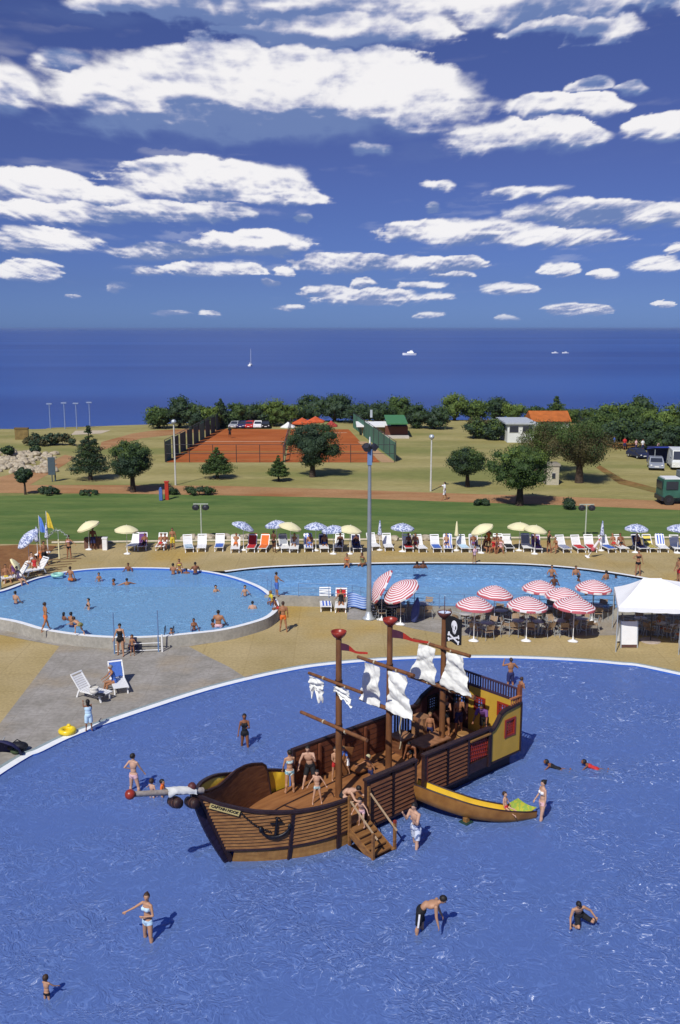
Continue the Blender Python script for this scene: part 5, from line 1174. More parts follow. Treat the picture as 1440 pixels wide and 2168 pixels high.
P(1004, 1193, U, (.3, -1), h=1.25, build='k', skin='tan', hair='light', wear=(('shirt', 'pink'),), lean=(15, 0), vox=.022, label='child in a pink top at the far edge of the back pool')
P(1350, 1219, U, (.1, -1), h=1.74, build='w', skin='tan', hair='brown', wear=(('bikini_top', 'black'), ('briefs', 'black')), armL=(0, 18, 5, 14), armR=(-5, 48, 90, -20), vox=.018, label='woman in a black bikini with a hand on her hip on the far deck')
P(1436, 1237, U, (-1, -.2), h=1.74, build='m', skin='tan', hair='black', wear=(('trunks', 'red'),), lean=(6, 0), armL=(20, 10, 40, 0), vox=.018, label='man looking down at the right edge of the far deck')
P(366, 1163, U, (.2, -1), h=1.6, build='m', skin='tan', hair='brown', wear=(('shorts', 'yellow'),), vox=.022, label='person in pale yellow shorts standing by the left end of the lounger row')
P(580, 1170, U, (.3, .6), h=1.65, build='w', skin='dark', hair='black', wear=(('briefs', 'black'),), vox=.022, legL=(20, 5, 20), label='dark tanned woman standing between the orange lounger and a grey one')
P(198, 1164, U, (.1, 1), h=1.7, build='m', skin='dark', hair='black', wear=(('shorts', 'navy'),), vox=.022, label='person in dark shorts beside the leftmost cream parasol')
P(1161, 1170, U, (.6, -.6), h=1.65, build='w', skin='tan', hair='brown', wear=(('onepiece', 'black'),), vox=.022, armL=(30, 20, 90, 0), legL=(15, 5, 20), label='woman in a black swimsuit standing right of two cream parasols')
P(1178, 1170, U, (-.6, -.6), h=1.45, build='w', skin='tan', hair='brown', wear=(('briefs', 'orange'),), vox=.022, hip=.5, lean=(20, 0), legL=(80, 10, 70), legR=(75, 10, 70), label='woman bending forward beside the woman in black near the lounger row')
P(941, 1059, U, (-1, -.1), h=1.75, build='m', skin='tan', hair='black', wear=(('shirt', 'white'), ('shorts', 'white')), legL=(20, 4, 6), legR=(-18, 4, 14), armR=(80, 10, 5, 5), vox=.03, label='walker in white on the earth path')
# clump of sunbathers by the tilted cream parasol
for i, (px, py, f, hp_, sk, wr, lb) in enumerate(((1024, 1168, (.6, -.5), .42, 'tan', 'black', 'sunbather under the tilted cream parasol'), (1034, 1152, (-.3, -1), .9, 'tan', 'orange', 'standing sunbather with orange swimwear behind the group at the tilted parasol'), (1045, 1170, (-.4, -1), .42, 'tan', 'red', 'seated sunbather in red swimwear right of the tilted parasol'), (1052, 1170, (-.7, -.8), .42, 'brown', 'navy', 'seated sunbather in navy swimwear right of the tilted parasol'), (1060, 1170, (-.2, -1), .42, 'tan', 'pink', 'seated sunbather in pink swimwear, last of the group by the parasol'))):
    if hp_ > .6: P(px, py + 14, U, f, h=1.7, build='w', skin=sk, wear=(('onepiece', wr),), vox=.024, armL=(30, 20, 80, 0), label=lb)
    else: P(px, py, U, f, h=1.65, build='w', skin=sk, wear=(('onepiece', wr),), hip=hp_, lean=(12, 0), legL=(80, 12, 75), legR=(84, 12, 80), armL=(30, 15, 40, 0), vox=.024, label=lb)
# ================================================================ PROPS ON THE DECKS
m_white = M('white_plastic', (.80, .80, .78), .4, .04, 3, 0, .5)
m_metal = M('pale_metal', (.50, .54, .56), .4, .1, 5, 0, .5, .4)
m_bluem = M('blue_metal', (.14, .24, .42), .4, .1, 5, 0, .5)
m_cream = M('cream_cloth', (.76, .70, .42), .85, .06, 2)
m_bpat = spots('blue_pattern_cloth', (.62, .66, .78), (.16, .20, .36), 7, .5)
m_stripe = stripes('red_white_stripes', (.50, .11, .13), (.78, .72, .71), 8.2, radial=True)
m_rattan = M('rattan', (.24, .15, .085), .7, .35, 30, .3, c2=(.42, .31, .20))
m_dkmetal = M('dark_metal', (.05, .05, .06), .4, .2, 6, 0, .5, .5)
reg = {}
def mk_lounger():
    r = empty('sun_lounger', (0, 0, 0), 0, None, 'lounger')
    s = MB()
    for x in (-.31, .31): s.beam((x, -.95, .33), (x, .35, .33), .05, .06)
    for k in range(10): s.box((0, -.9 + k * .135, .345), (.60, .105, .025))
    s.build('seat', m_white, r)
    b = MB(); a = R(52); d = Vector((0, math.cos(a), math.sin(a)))
    for x in (-.31, .31): b.beam(Vector((x, .33, .34)), Vector((x, .33, .34)) + d * .78, .05, .05, up=(1, 0, 0))
    for k in range(7): b.box(Vector((0, .36, .37)) + d * (k * .105), (.58, .085, .025), Matrix.Rotation(a, 3, 'X'))
    b.box(Vector((0, .33, .36)) + d * .80, (.66, .07, .06), Matrix.Rotation(a, 3, 'X')); b.build('backrest', m_white, r)
    for x in (-.29, .29):
        for y, dy in ((-.72, -.12), (.42, .14)):
            l = MB(); l.beam((x, y, .33), (x, y + dy, 0), .05, .07); l.build('leg', m_white, r)
    return r
def mk_towel(colour, full=True):
    def f():
        a = R(52); d = Vector((0, math.cos(a), math.sin(a))); g = MB()
        path = [(Vector((0, -.85 + i * .12, .372))) for i in range(11)] if full != 'back' else []
        if full != 'seat': path += [Vector((0, .36, .41)) + d * (i * .1) for i in range(9)] + [Vector((0, .36, .41)) + d * .86 + Vector((0, .06, -.02)), Vector((0, .36, .41)) + d * .6 + Vector((0, .12, -.08))]
        n = len(path) - 1
        g.grid(lambda u, v: (lambda q: q + Vector(((u - .5) * .56 + .03 * vnoise(v * 4, 2.), 0, .014 * vnoise(u * 5, v * 9) + .006)))(path[min(n, int(round(v * n)))]), 6, n)
        return g.build('towel', cloth(colour) if colour in ('blue', 'navy', 'red', 'orange', 'grey', 'white', 'lightblue', 'purple', 'pink', 'black', 'green') else MATS[colour], None, None, 'towel')
    return f
stripes('navy_stripe_towel', (.03, .04, .14), (.5, .52, .6), 9, 'X'); stripes('blue_stripe_towel', (.05, .12, .5), (.78, .8, .82), 5, 'X'); stripes('yellow_black_towel', (.03, .03, .03), (.75, .62, .12), 4, 'Y')
stripes('teal_towel', (.05, .22, .35), (.75, .78, .8), 2.2, 'Y', duty=.55)
RY = 1170
NGH = 'white loungers in the long row on the far deck'
LNG = [  # x, y, towel, where, label of the lounger, label of the towel
 (297, 1167, 'purple', 1, 'white lounger under the second cream parasol from the left', 'dark purple towel on the lounger under the second cream parasol'),
 (279, 1166, None, 1, 'white lounger in the shade just right of the pole of the second cream parasol', ''),
 (338, 1167, None, 1, 'white lounger with two people, alone left of the floodlight', ''),
 (395, 1171, 'teal_towel', 'seat', 'white lounger with a teal towel on its foot end, left of the floodlight pole', 'teal towel on the foot of a lounger left of the floodlight pole'),
 (424, 1170, None, 1, 'bare white lounger right below the left floodlight', ''),
 (462, 1169, 'blue', 'seat', 'white lounger with a folded blue towel in front of the rocks', 'folded blue towel on the lounger in front of the rocks'),
 (496, 1172, None, 0, 'low white lounger with a tanned sunbather left of the red towel', ''),
 (531, 1171, 'red', 1, 'white lounger covered by a bright red towel', 'bright red towel spread over a lounger under the blue patterned parasol'),
 (557, 1171, 'orange', 1, 'white lounger covered by an orange towel', 'orange towel spread over a whole lounger'),
 (600, 1171, 'grey', 'back', 'white lounger with a grey towel on its back', 'grey towel hung over a lounger back beside the standing woman'),
 (622, 1172, None, 1, 'white lounger under the cream parasol between the blue patterned ones', ''),
 (652, 1170, 'blue_stripe_towel', 1, 'white lounger with a blue and white beach towel', 'blue and white towel with broad stripes on a lounger'),
 (685, 1171, 'navy', 'back', 'white lounger with navy cloth in the middle of the blue patterned parasols', 'navy cloth over a lounger back among the blue patterned parasols'),
 (718, 1169, None, 1, 'shaded white lounger between the blue patterned and the cream parasol', ''),
 (755, 1171, 'navy', 1, 'white lounger with a dark sunbather under the cream parasol near the tall lamp', 'dark towel under the sunbather near the tall lamp post'),
 (791, 1167, None, 1, 'bare slatted lounger touching the tall lamp post', ''),
 (822, 1168, None, 1, 'bare slatted lounger right of the closed blue parasol', ''),
 (865, 1170, 'red', 'seat', 'white lounger with a dark red towel under the lone blue parasol', 'dark red towel on the lounger under the lone blue parasol'),
 (891, 1171, None, 1, 'bare white lounger with a tall upright back', ''),
 (925, 1171, 'blue', 'seat', 'white lounger with a crumpled blue towel', 'crumpled blue towel hanging off the foot of a white lounger'),
 (951, 1171, 'blue_stripe_towel', 1, 'white lounger with a blue patterned towel and a ring', 'blue patterned towel beside the closed cream parasol'),
 (983, 1171, 'lightblue', 'seat', 'white lounger just right of the closed cream parasol', 'pale blue towel right of the closed cream parasol'),
 (1007, 1171, 'grey', 1, 'white lounger under the tilted cream parasol', 'grey towel on the lounger under the tilted cream parasol'),
 (1058, 1169, None, 1, 'white lounger behind the group of sunbathers', ''),
 (1080, 1170, 'black', 'seat', 'white lounger with a black bag cloth, left of two cream parasols', 'black cloth on the seat of a lounger left of two cream parasols'),
 (1119, 1170, 'grey', 'back', 'white lounger with a grey back cloth between the two cream parasols', 'grey cloth over the lounger back between two cream parasols'),
 (1141, 1172, 'purple', 1, 'white lounger with a greyish purple towel under the right cream parasol', 'greyish purple towel under the right cream parasol'),
 (1198, 1172, 'navy_stripe_towel', 'seat', 'white lounger with a navy striped towel left of the right floodlight', 'navy striped towel left of the right floodlight pole'),
 (1230, 1172, 'red', 'seat', 'white lounger with a red towel below the right floodlight', 'red towel on the lounger below the right floodlight'),
 (1256, 1171, 'red', 'seat', 'white lounger behind the folded striped parasol', 'red towel corner behind the folded striped parasol'),
 (1292, 1172, 'blue', 'seat', 'white lounger with a vivid blue towel', 'vivid blue towel over the foot of a lounger'),
 (1320, 1171, None, 1, 'white lounger with two tanned sunbathers, right of the vivid blue towel', ''),
 (1361, 1171, 'navy', 1, 'white lounger with navy towel under the rightmost full blue parasol', 'navy towel under the rightmost full blue parasol'),
 (1384, 1171, 'yellow_black_towel', 1, 'white lounger with a black and yellow striped towel', 'black and yellow striped towel'),
 (1409, 1171, 'blue_stripe_towel', 'back', 'white lounger with blue and white stripes near the right frame edge', 'blue and white striped towel near the right frame edge'),
 (1440, 1172, None, 1, 'last white lounger of the row at the right edge', '')]
lp = None
for i, (x, y, tw, full, lb, tl) in enumerate(LNG):
    l = G(x, y, U) + Vector((0, .95, 0)); rz = random.uniform(-.12, .12) + (.12 if i % 3 == 0 else 0)
    first_or_copy(reg, 'lounger', mk_lounger, loc=l, rz=rz, label=lb, group=NGH)
    if tw:
        o = first_or_copy(reg, ('towel', tw, full), mk_towel(tw, full), loc=l, rz=rz, label=tl); tag(o, None, 'towel', 'towels on the loungers of the far row')
# loungers on the near deck
for (px, py, rz, lb) in ((192, 1478, -2.07, 'empty white slatted lounger on the grey paving by the shallow pool'), (250, 1458, -2.77, 'white lounger on the grey paving with a woman sitting on it'), (689, 1294, .05, 'white lounger with a blue striped towel below the back pool wall'), (722, 1296, -.03, 'white lounger below the back pool wall with a sunbather on red cloth')):
    first_or_copy(reg, 'lounger', mk_lounger, loc=G(px, py, 0) + Vector((0, .7 if py < 1400 else 0.1, 0)), rz=rz if py < 1400 else rz + math.pi, label=lb, group='white loungers near the front pools', scale=(1.05,) * 3)
o = first_or_copy(reg, ('towel', 'blue_stripe_towel', 'seat'), mk_towel('blue_stripe_towel', 'seat'), loc=G(689, 1294, 0) + Vector((0, .7, .01)), rz=.05, label='blue striped towel on the foot of the lounger below the pool wall'); tag(o, None, 'towel')
o = first_or_copy(reg, ('towel', 'red', 'back'), mk_towel('red', 'back'), loc=G(722, 1296, 0) + Vector((0, .7, .01)), rz=-.03, label='red towel over the lounger back below the pool wall'); tag(o, None, 'towel')
o = first_or_copy(reg, ('towel', 'blue', 'back'), mk_towel('blue', 'back'), loc=G(250, 1458, 0) + Vector((0, .1, .02)), rz=.37, label='blue towel on the back of the occupied lounger by the shallow pool'); tag(o, None, 'towel')
P(243, 1460, 0, (-.95, -.5), h=1.66, build='w', skin='tan', hair='grey', wear=(('onepiece', 'blue'),), hip=.44, lean=(10, 0), bow=8, legL=(82, 8, 70), legR=(86, 8, 74), armL=(40, 6, 20, 0), armR=(35, 6, 25, 0), fat=1.1, vox=.014, label='woman in a blue swimsuit sitting on a lounger beside the shallow pool')
P(722, 1290, 0, (.05, -1), h=1.66, build='w', skin='tan', hair='light', hairlong=2, wear=(('onepiece', 'black'),), hip=.46, lean=(-30, 0), legL=(78, 10, 40), legR=(84, 8, 60), armR=(30, 25, 60, 20), vox=.018, label='woman in a black swimsuit reclining on the red towel below the back pool')
# reclining sunbathers along the row
for px, sk, wr, lb in ((298, 'brown', 'black', 'sunbather in the dark shade under the second cream parasol'), (334, 'tan', 'red', 'left sunbather on the lounger alone left of the floodlight'), (343, 'brown', 'white', 'right sunbather on the lounger alone left of the floodlight'), (496, 'tan', 'orange', 'tanned sunbather lying left of the red towel'), (621, 'tan', 'white', 'sunbather under the cream parasol between blue patterned ones'), (687, 'tan', 'blue', 'sunbather on the navy cloth lounger'), (720, 'dark', 'black', 'shaded sunbather left of the cream parasol near the tall lamp'), (755, 'dark', 'navy', 'dark sunbather reclining under the cream parasol near the tall lamp'), (868, 'brown', 'black', 'sunbather on the dark red towel'), (882, 'tan', 'red', 'sunbather in red sitting beside the dark red towel'), (1008, 'brown', 'purple', 'sunbather reclining under the tilted cream parasol'), (655, 'tan', 'blue', 'sunbather on the blue and white beach towel'), (949, 'fair', 'navy', 'sunbather on the blue patterned towel left of the closed cream parasol'), (1059, 'tan', 'black', 'sunbather lying behind the group at the tilted parasol'), (1141, 'brown', 'navy', 'sunbather on the greyish purple towel'), (1309, 'tan', 'red', 'left of two tanned sunbathers right of the vivid blue towel'), (1325, 'brown', 'black', 'right of two tanned sunbathers right of the vivid blue towel'), (1361, 'tan', 'navy', 'sunbather on the navy towel under the rightmost full blue parasol')):
    o = P(px, 1171, U, (random.uniform(-.1, .1), -1), h=1.62, build=random.choice('mw'), skin=sk, hair=random.choice(('black', 'brown', 'light')), wear=((('trunks'), wr),), hip=.45, lean=(-34, 0), legL=(84, 8, 4), legR=(80, 8, random.choice((4, 60))), armL=(20, 14, 20, 0), armR=(20, 14, 20, 0), vox=.026, label=lb)
    o.location.y += 1.25
# --- parasols
def mk_parasol(mat, r=.85, dep=.30, pole=1.95, tilt=0, base_r=.24, flower=True, tdir=0):
    def f():
        o = empty('parasol', (0, 0, 0), 0, None, 'parasol')
        b = MB(); b.lathe([(0, .0), (base_r, 0), (base_r, .05), (base_r * .5, .10), (.03, .12), (.03, .3)], 12, wob=(lambda i, n: 1 + (.15 if (i // 2) % 2 else -.1)) if flower else None); b.build('base', m_white, o)
        p = MB(); p.cyl((0, 0, .1), (0, 0, pole * .9), .022, .02, 8); p.build('pole', m_white, o)
        c = MB(); n = 32
        prof = [(0.0, dep), (r * .12, dep * .97), (r * .35, dep * .84), (r * .6, dep * .60), (r * .82, dep * .30), (r, 0.0)]
        sc = lambda i, n, rr=1: 1 - .045 * abs(math.sin(i / n * math.pi * 8)) ** .7 if False else 1 - .05 * (1 - abs(math.cos(i / n * math.pi * 8)))
        c.lathe(prof, n, wob=sc); c.lathe([(q * .995, z - .012) for q, z in prof][::-1], n, wob=sc)
        c.lathe([(r, 0.), (r * 1.005, -.11)], n, wob=sc)
        for k in range(8):
            a = 2 * math.pi * k / 8; c.tube([(0, 0, dep - .02)] + [(q * math.cos(a), q * math.sin(a), z - .02) for q, z in prof[2:]], .008, 4)
        cc = c.build('canopy', mat, o); cc.location = (0, 0, pole * .9); cc.rotation_euler = (0, R(tilt), tdir) if not tdir else Matrix.Rotation(tdir, 3, 'Z').to_4x4().to_3x3().to_euler()
        if tdir: cc.rotation_euler = (Matrix.Rotation(tdir, 3, 'Z') @ Matrix.Rotation(R(tilt), 3, 'Y')).to_euler()
        tp = MB(); tp.ball((0, 0, dep + .02), .03, 1); t = tp.build('finial', m_white, o); t.location = cc.location; t.rotation_euler = cc.rotation_euler
        return o
    return f
def mk_closed(mat, hgt=2.2):
    def f():
        o = empty('closed_parasol', (0, 0, 0), 0, None, 'parasol')
        b = MB(); b.lathe([(0, .0), (.24, 0), (.24, .05), (.12, .10), (.03, .12), (.03, .3)], 12); b.build('base', m_white, o)
        p = MB(); p.cyl((0, 0, .1), (0, 0, hgt), .02, .02, 8); p.build('pole', m_white, o)
        c = MB(); c.lathe([(.0, hgt + .05), (.03, hgt), (.07, hgt - .25), (.11, hgt - .7), (.16, hgt - 1.0), (.15, hgt - 1.1), (.02, hgt - 1.05)], 16, wob=lambda i, n: 1 + .18 * math.sin(i / n * math.pi * 16 + .5)); c.build('canopy', mat, o)
        return o
    return f
GP = 'parasols of the far lounger row'
for i, (bx, by, m_, tl, td, lb) in enumerate((
 (189, 1164, m_cream, 22, math.pi + .3, 'cream parasol tilted to the left, first from the left of the row'), (270, 1173, m_cream, 3, 0, 'cream parasol upright above dark loungers left of the floodlight'),
 (516, 1165, m_bpat, 22, 0.2, 'blue patterned parasol tilted to the right over the red towel'), (586, 1161, m_bpat, 5, math.pi, 'blue patterned parasol overlapping a cream one on its left'), (615, 1166, m_cream, 14, 0.1, 'cream parasol overlapped by a blue patterned one'),
 (669, 1166, m_bpat, 2, 1, 'blue patterned parasol above the navy cloth lounger'), (706, 1173, m_bpat, 6, math.pi, 'blue patterned parasol left of the cream one near the tall lamp'), (741, 1173, m_cream, 8, 0, 'cream parasol just left of the tall lamp post'),
 (852, 1168, m_bpat, 3, 0, 'blue patterned parasol standing alone right of the tall lamp'), (1019, 1171, m_cream, 24, math.pi + .1, 'cream parasol tilted to the left over the group of sunbathers'),
 (1099, 1166, m_cream, 2, 0, 'larger left one of two overlapping cream parasols'), (1132, 1173, m_cream, 10, 0, 'right one of two overlapping cream parasols'), (1345, 1170, m_bpat, 2, 0, 'blue patterned parasol above the navy towel'), (1434, 1171, m_bpat, 3, 0, 'blue patterned parasol cut by the right edge of the photo'))):
    o = mk_parasol(m_, .86 if i != 10 else .92, .34, 2.0, tl, tdir=td)(); o.location = G(bx, by, U); tag(o, lb, None, GP)
for bx, by, m_, h_, lb in ((804, 1165, m_bpat, 2.25, 'closed blue patterned parasol among the loungers right of the lamp post'), (966, 1166, m_cream, 2.2, 'closed cream parasol in the lounger row'), (1273, 1166, m_bpat, 2.25, 'closed blue patterned parasol right of the right floodlight'), (101, 1170, m_bpat, 2.2, 'closed blue grey parasol below the yellow flag'), (80, 1175, m_bpat, 2.1, 'closed blue grey parasol below the blue flag')):
    o = mk_closed(m_, h_)(); o.location = G(bx, by, U); tag(o, lb, None, 'closed parasols')
o = mk_closed(m_stripe, 1.7)(); o.location = G(1244, 1180, U); o.rotation_euler = (R(10), R(28), 0); tag(o, 'folded red striped parasol leaning against a lounger', None, None)
# striped café parasols
GS = 'red and white striped parasols of the terrace'
for px, cy, by, rr, tl, td, lb in ((808, 1258, 1312, 1.12, 62, math.pi * .98, 'red striped parasol tipped far over, right beside the tall lamp post'), (848, 1258, 1322, 1.12, 30, math.pi * 1.12, 'red striped parasol tipped forward over a dark stack, second from the lamp'),
  (1003, 1276, 1357, 1.03, 3, 0, 'red striped parasol right behind the skull flag'), (1046, 1260, 1330, 1.03, 5, 0, 'red striped parasol behind and right of the one by the skull flag'), (1114, 1279, 1357, 1.12, 3, 0, 'front red striped parasol in the middle of the terrace'),
  (1141, 1244, 1317, 1.06, 3, 0, 'rear red striped parasol in front of the swimmers'), (1190, 1258, 1335, 1.06, 4, 0, 'red striped parasol mostly hidden behind the front right one'), (1213, 1280, 1358, 1.15, 4, 0, 'front red striped parasol at the right of the terrace'), (1253, 1242, 1316, 1.06, 3, 0, 'rear red striped parasol nearest the white canopy')):
    hh_ = max(2.0, HT(px, by, cy + 8)); o = mk_parasol(m_stripe, rr, .50, hh_ / .9, tl, .26, tdir=td)(); o.location = G(px, by, .01); tag(o, lb, None, GS)
# café tables and chairs
def mk_chair(seatm):
    def f():
        r = empty('cafe_chair', (0, 0, 0), 0, None, 'chair')
        s = MB(); s.box((0, 0, .44), (.44, .42, .035)); s.build('seat', seatm, r)
        b = MB(); b.grid(lambda u, v: Vector(((u - .5) * .46, .22 + .10 * v - .06 * (1 - (2 * u - 1) ** 2) + .06, .58 + .28 * v)), 6, 4); b.grid(lambda u, v: Vector(((.5 - u) * .46, .235 + .10 * v - .06 * (1 - (2 * u - 1) ** 2) + .06, .58 + .28 * v)), 6, 4); b.build('backrest', seatm, r)
        for x in (-.23, .23):
            a = MB(); a.tube([(x, -.20, .44), (x * 1.1, -.22, .66), (x * 1.1, .22, .68), (x, .27, .60)], .014, 5); a.build('armrest', m_metal, r)
            l = MB(); l.tube([(x, -.20, .44), (x * 1.12, -.26, 0)], .014, 5); l.build('leg', m_metal, r)
            l = MB(); l.tube([(x, .32, .88), (x, .22, .44), (x * 1.12, .30, 0)], .014, 5); l.build('leg', m_metal, r)
        return r
    return f
def mk_table():
    r = empty('cafe_table', (0, 0, 0), 0, None, 'table')
    t = MB(); t.lathe([(0, .745), (.37, .745), (.38, .73), (.37, .715), (0, .715)], 20); t.build('table_top', M('table_laminate', (.42, .40, .38), .4, .1, 3), r)
    c = MB(); c.cyl((0, 0, .05), (0, 0, .715), .03, .03, 8); c.build('column', m_metal, r)
    b = MB()
    for k in range(4): a = k * math.pi / 2 + .4; b.beam((0, 0, .06), (.28 * math.cos(a), .28 * math.sin(a), .02), .05, .03)
    b.build('foot', m_metal, r); return r
TB = [(985, 1325, 'behind the skull flag'), (1030, 1345, 'right of the skull flag, in the front row'), (1060, 1318, 'under the second striped parasol right of the skull flag'), (1095, 1340, 'under the front middle striped parasol'), (1140, 1342, 'just right of the front middle parasol pole'), (1120, 1310, 'behind the front middle striped parasol'), (1185, 1340, 'left of the front right parasol pole'), (1230, 1335, 'right of the front right parasol pole'), (1180, 1310, 'behind the front right striped parasol'), (1262, 1306, 'under the rear striped parasol nearest the canopy'), (1355, 1335, 'shaded by the left part of the white canopy'), (1395, 1345, 'under the middle of the white canopy'), (1432, 1352, 'in the sun at the right edge before the canopy'), (1425, 1325, 'deep in the shade under the white canopy'), (895, 1302, 'right of the tipped parasols'), (830, 1308, 'in the dark shade of the tipped parasols')]
for i, (px, py, wh_) in enumerate(TB):
    l = G(px, py, .01); first_or_copy(reg, 'table', mk_table, loc=l, rz=random.random(), label='round café table ' + wh_, group='café tables of the terrace')
    n_ = 5 if i not in (12, 14) else 3; a0 = random.random() * 2
    for k in range(n_):
        a = a0 + k * 2 * math.pi / n_ + random.uniform(-.25, .25); rr = random.uniform(.55, .72)
        c = l + Vector((rr * math.cos(a), rr * math.sin(a), 0))
        key = 'chair' if not (i == 12) else 'chair_orange'
        first_or_copy(reg, key, mk_chair(m_rattan if key == 'chair' else M('orange_wicker', (.48, .16, .06), .7, .3, 20)), loc=c, rz=a - math.pi / 2 + random.uniform(-.4, .4), label=('woven café chair at the table ' if key == 'chair' else 'orange café chair at the sunny table ') + wh_.replace('in the sun ', '').replace(' before the canopy', ''), group='chairs at the table ' + wh_)
# stacked dark loungers and folded parasol beside the lamp
for k in range(6):
    b = MB(); b.box((0, 0, .12), (1.7, .62, .05))
    for q in range(8): b.box((-.75 + q * .21, 0, .16), (.12, .6, .02), mi=1)
    for x in (-.6, .6): b.box((x, 0, .05), (.06, .5, .1))
    b.build('stacked_lounger', [m_dkmetal, M('grey_sling', (.16, .17, .24), .7)], None, 'dark folded lounger, %s of the stack beside the tall lamp post' % ('bottom one', 'second from the bottom', 'third from the bottom', 'third from the top', 'second from the top', 'topmost')[k], 'lounger', 'dark loungers stacked beside the tall lamp post', loc=G(812 + k * 1.5, 1306, .01) + Vector((0, 0, k * .17)), rz=.05 * k)
b = MB(); b.lathe([(0, 0), (.18, .1), (.24, .6), (.20, 1.1), (.05, 1.5), (0, 1.55)], 12, wob=lambda i, n: 1 + .12 * math.sin(i * 2.1)); o = b.build('folded_parasol', M('blue_cover', (.07, .09, .26), .8, .2, 4), None, 'rolled dark blue parasol leaning on the stack of dark loungers', 'parasol', loc=G(876, 1318, 0)); o.rotation_euler = (0, R(8), 0)
# tall lamp post
o = empty('lamp_post', G(781, 1311, 0), 0, 'tall grey lamp post with dark floodlights at its top, rising over the terrace', 'lamp post')
b = MB(); b.lathe([(0, 0), (.38, 0), (.38, .10), (.24, .18), (.17, .45), (.15, .5)], 20); b.build('base', m_metal, o)
b = MB(); b.cyl((0, 0, .4), (0, 0, 10.4), .155, .085, 14); b.build('pole', M('grey_pole', (.27, .30, .32), .5, .1, 2, 0, .4, .3), o)
for k, a in enumerate((.4, 2.4, 4.2)):
    f = MB(); c = Vector((.28 * math.cos(a), .28 * math.sin(a), 10.15)); f.box(c, (.30, .30, .34), Matrix.Rotation(a, 3, 'Z') @ Matrix.Rotation(.7, 3, 'Y')); f.beam((0, 0, 10.2), c, .05); f.build('floodlight', m_dkmetal, o)
b = MB(); b.box((0, 0, 9.6), (.26, .26, .9)); b.cyl((0, 0, 10.3), (0, 0, 10.75), .05, .03, 8, mi=1); b.build('gear_box', [m_bluem, m_white], o)
# post cut by the left edge
o = empty('lamp_post', G(-1, 1248, U), 0, 'grey green pole cut off by the left edge beside the circular pool', 'lamp post')
b = MB(); b.cyl((0, 0, 0), (0, 0, 4.6), .13, .11, 12); b.build('pole', M('green_pole', (.22, .30, .27), .5), o); b = MB(); b.box((0, 0, 4.75), (.5, .2, .15)); b.build('lamp_head', m_dkmetal, o)
# T floodlights on the lawn edge
for px, by, ty, lb in ((427, 1142, 1067, 'T shaped floodlight mast with two black lamps, left one on the lawn edge'), (1239, 1140, 1068, 'T shaped floodlight mast with two black lamps, right one on the lawn edge')):
    h_ = HT(px, by, ty, U); o = empty('floodlight_mast', G(px, by, U), 0, lb, 'floodlight', 'floodlight masts on the lawn edge')
    b = MB(); b.cyl((0, 0, 0), (0, 0, h_), .06, .05, 8); b.box((0, 0, h_), (1.15, .08, .07)); b.build('pole', M('sage_paint', (.42, .46, .36), .5), o)
    for s in (-1, 1):
        b = MB(); b.ball((s * .38, -.08, h_ - .26), (.30, .18, .24), 2); b.box((s * .38, -.2, h_ - .26), (.42, .06, .3)); b.build('lamp_head', m_dkmetal, o)
# field lamp posts
for px, by, ty, lb in ((372, 1027, 896, 'slim white lamp post in front of the left tennis court'), (912, 1040, 928, 'slim white lamp post on the dry grass right of the courts')):
    h_ = HT(px, by, ty, U); o = empty('lamp_post', G(px, by, U), 0, lb, 'lamp post', 'slim lamp posts on the dry grass')
    b = MB(); b.cyl((0, 0, 0), (0, 0, h_), .10, .07, 8); b.build('pole', M('post_white', (.55, .55, .50), .5), o); b = MB(); b.ball((0, 0, h_ + .15), (.28, .28, .26), 2); b.build('lamp_globe', m_metal, o)
for k, (px, by, ty) in enumerate(((107, 908, 855), (138, 908, 853), (163, 908, 854), (191, 906, 852))):
    h_ = HT(px, by, ty, U); o = empty('sports_mast', G(px, by, U), 0, 'pale tall light mast by the shore, %s from the left' % ('first', 'second', 'third', 'fourth')[k], 'light mast', 'light masts by the shore')
    b = MB(); b.cyl((0, 0, 0), (0, 0, h_), .08, .06, 6); b.build('pole', M('mast_grey', (.24, .30, .46), .5), o); b = MB(); b.box((0, 0, h_), (.9, .3, .18)); b.build('lamp_bank', MATS['mast_grey'], o)
# entrance rails of the circular pool
o = empty('entrance_rail', G(290, 1380, 0), 0, 'pale metal entrance gate with tall blue grey posts at the circular pool', 'railing')
A_ = G(243, 1384, 0) - o.location; B_ = G(336, 1380, 0) - o.location
for q, h_ in ((A_, HT(243, 1384, 1297)), (B_, HT(336, 1380, 1292))):
    b = MB(); b.cyl(q, q + Vector((0, 0, h_)), .045, .03, 8); b.build('post', m_bluem, o)
for z in (.12, .5, .88):
    b = MB(); b.cyl(A_ + Vector((.0, 0, z)), B_ + Vector((.1, 0, z)), .022, None, 6); b.build('rail', m_white, o)
b = MB(); q = G(344, 1380, 0) - o.location; b.cyl(q, q + Vector((0, 0, .95)), .05, .05, 6); b.build('end_post', m_white, o)
b = MB(); b.ball((0, 0, .28), (.30, .28, .28), 2); b.box((0, .1, .62), (.34, .10, .34)); b.build('bag', M('navy_bag', (.02, .025, .07), .7), None, 'dark navy bag on the ground behind the small child at the entrance gate', 'bag', loc=G(283, 1380, 0))
b = MB()
for x in (0, .45): b.tube([(x, 0, .62), (x, -.05, 1.0), (x, -.32, .95), (x, -.50, .5), (x, -.30, .02)], .022, 6)
b.tube([(0, -.42, .3), (.45, -.42, .3)], .02, 6); b.build('pool_ladder', m_dkmetal, None, 'dark bent metal ladder on the front wall of the circular pool', 'ladder', loc=G(352, 1362, 0), rz=0)
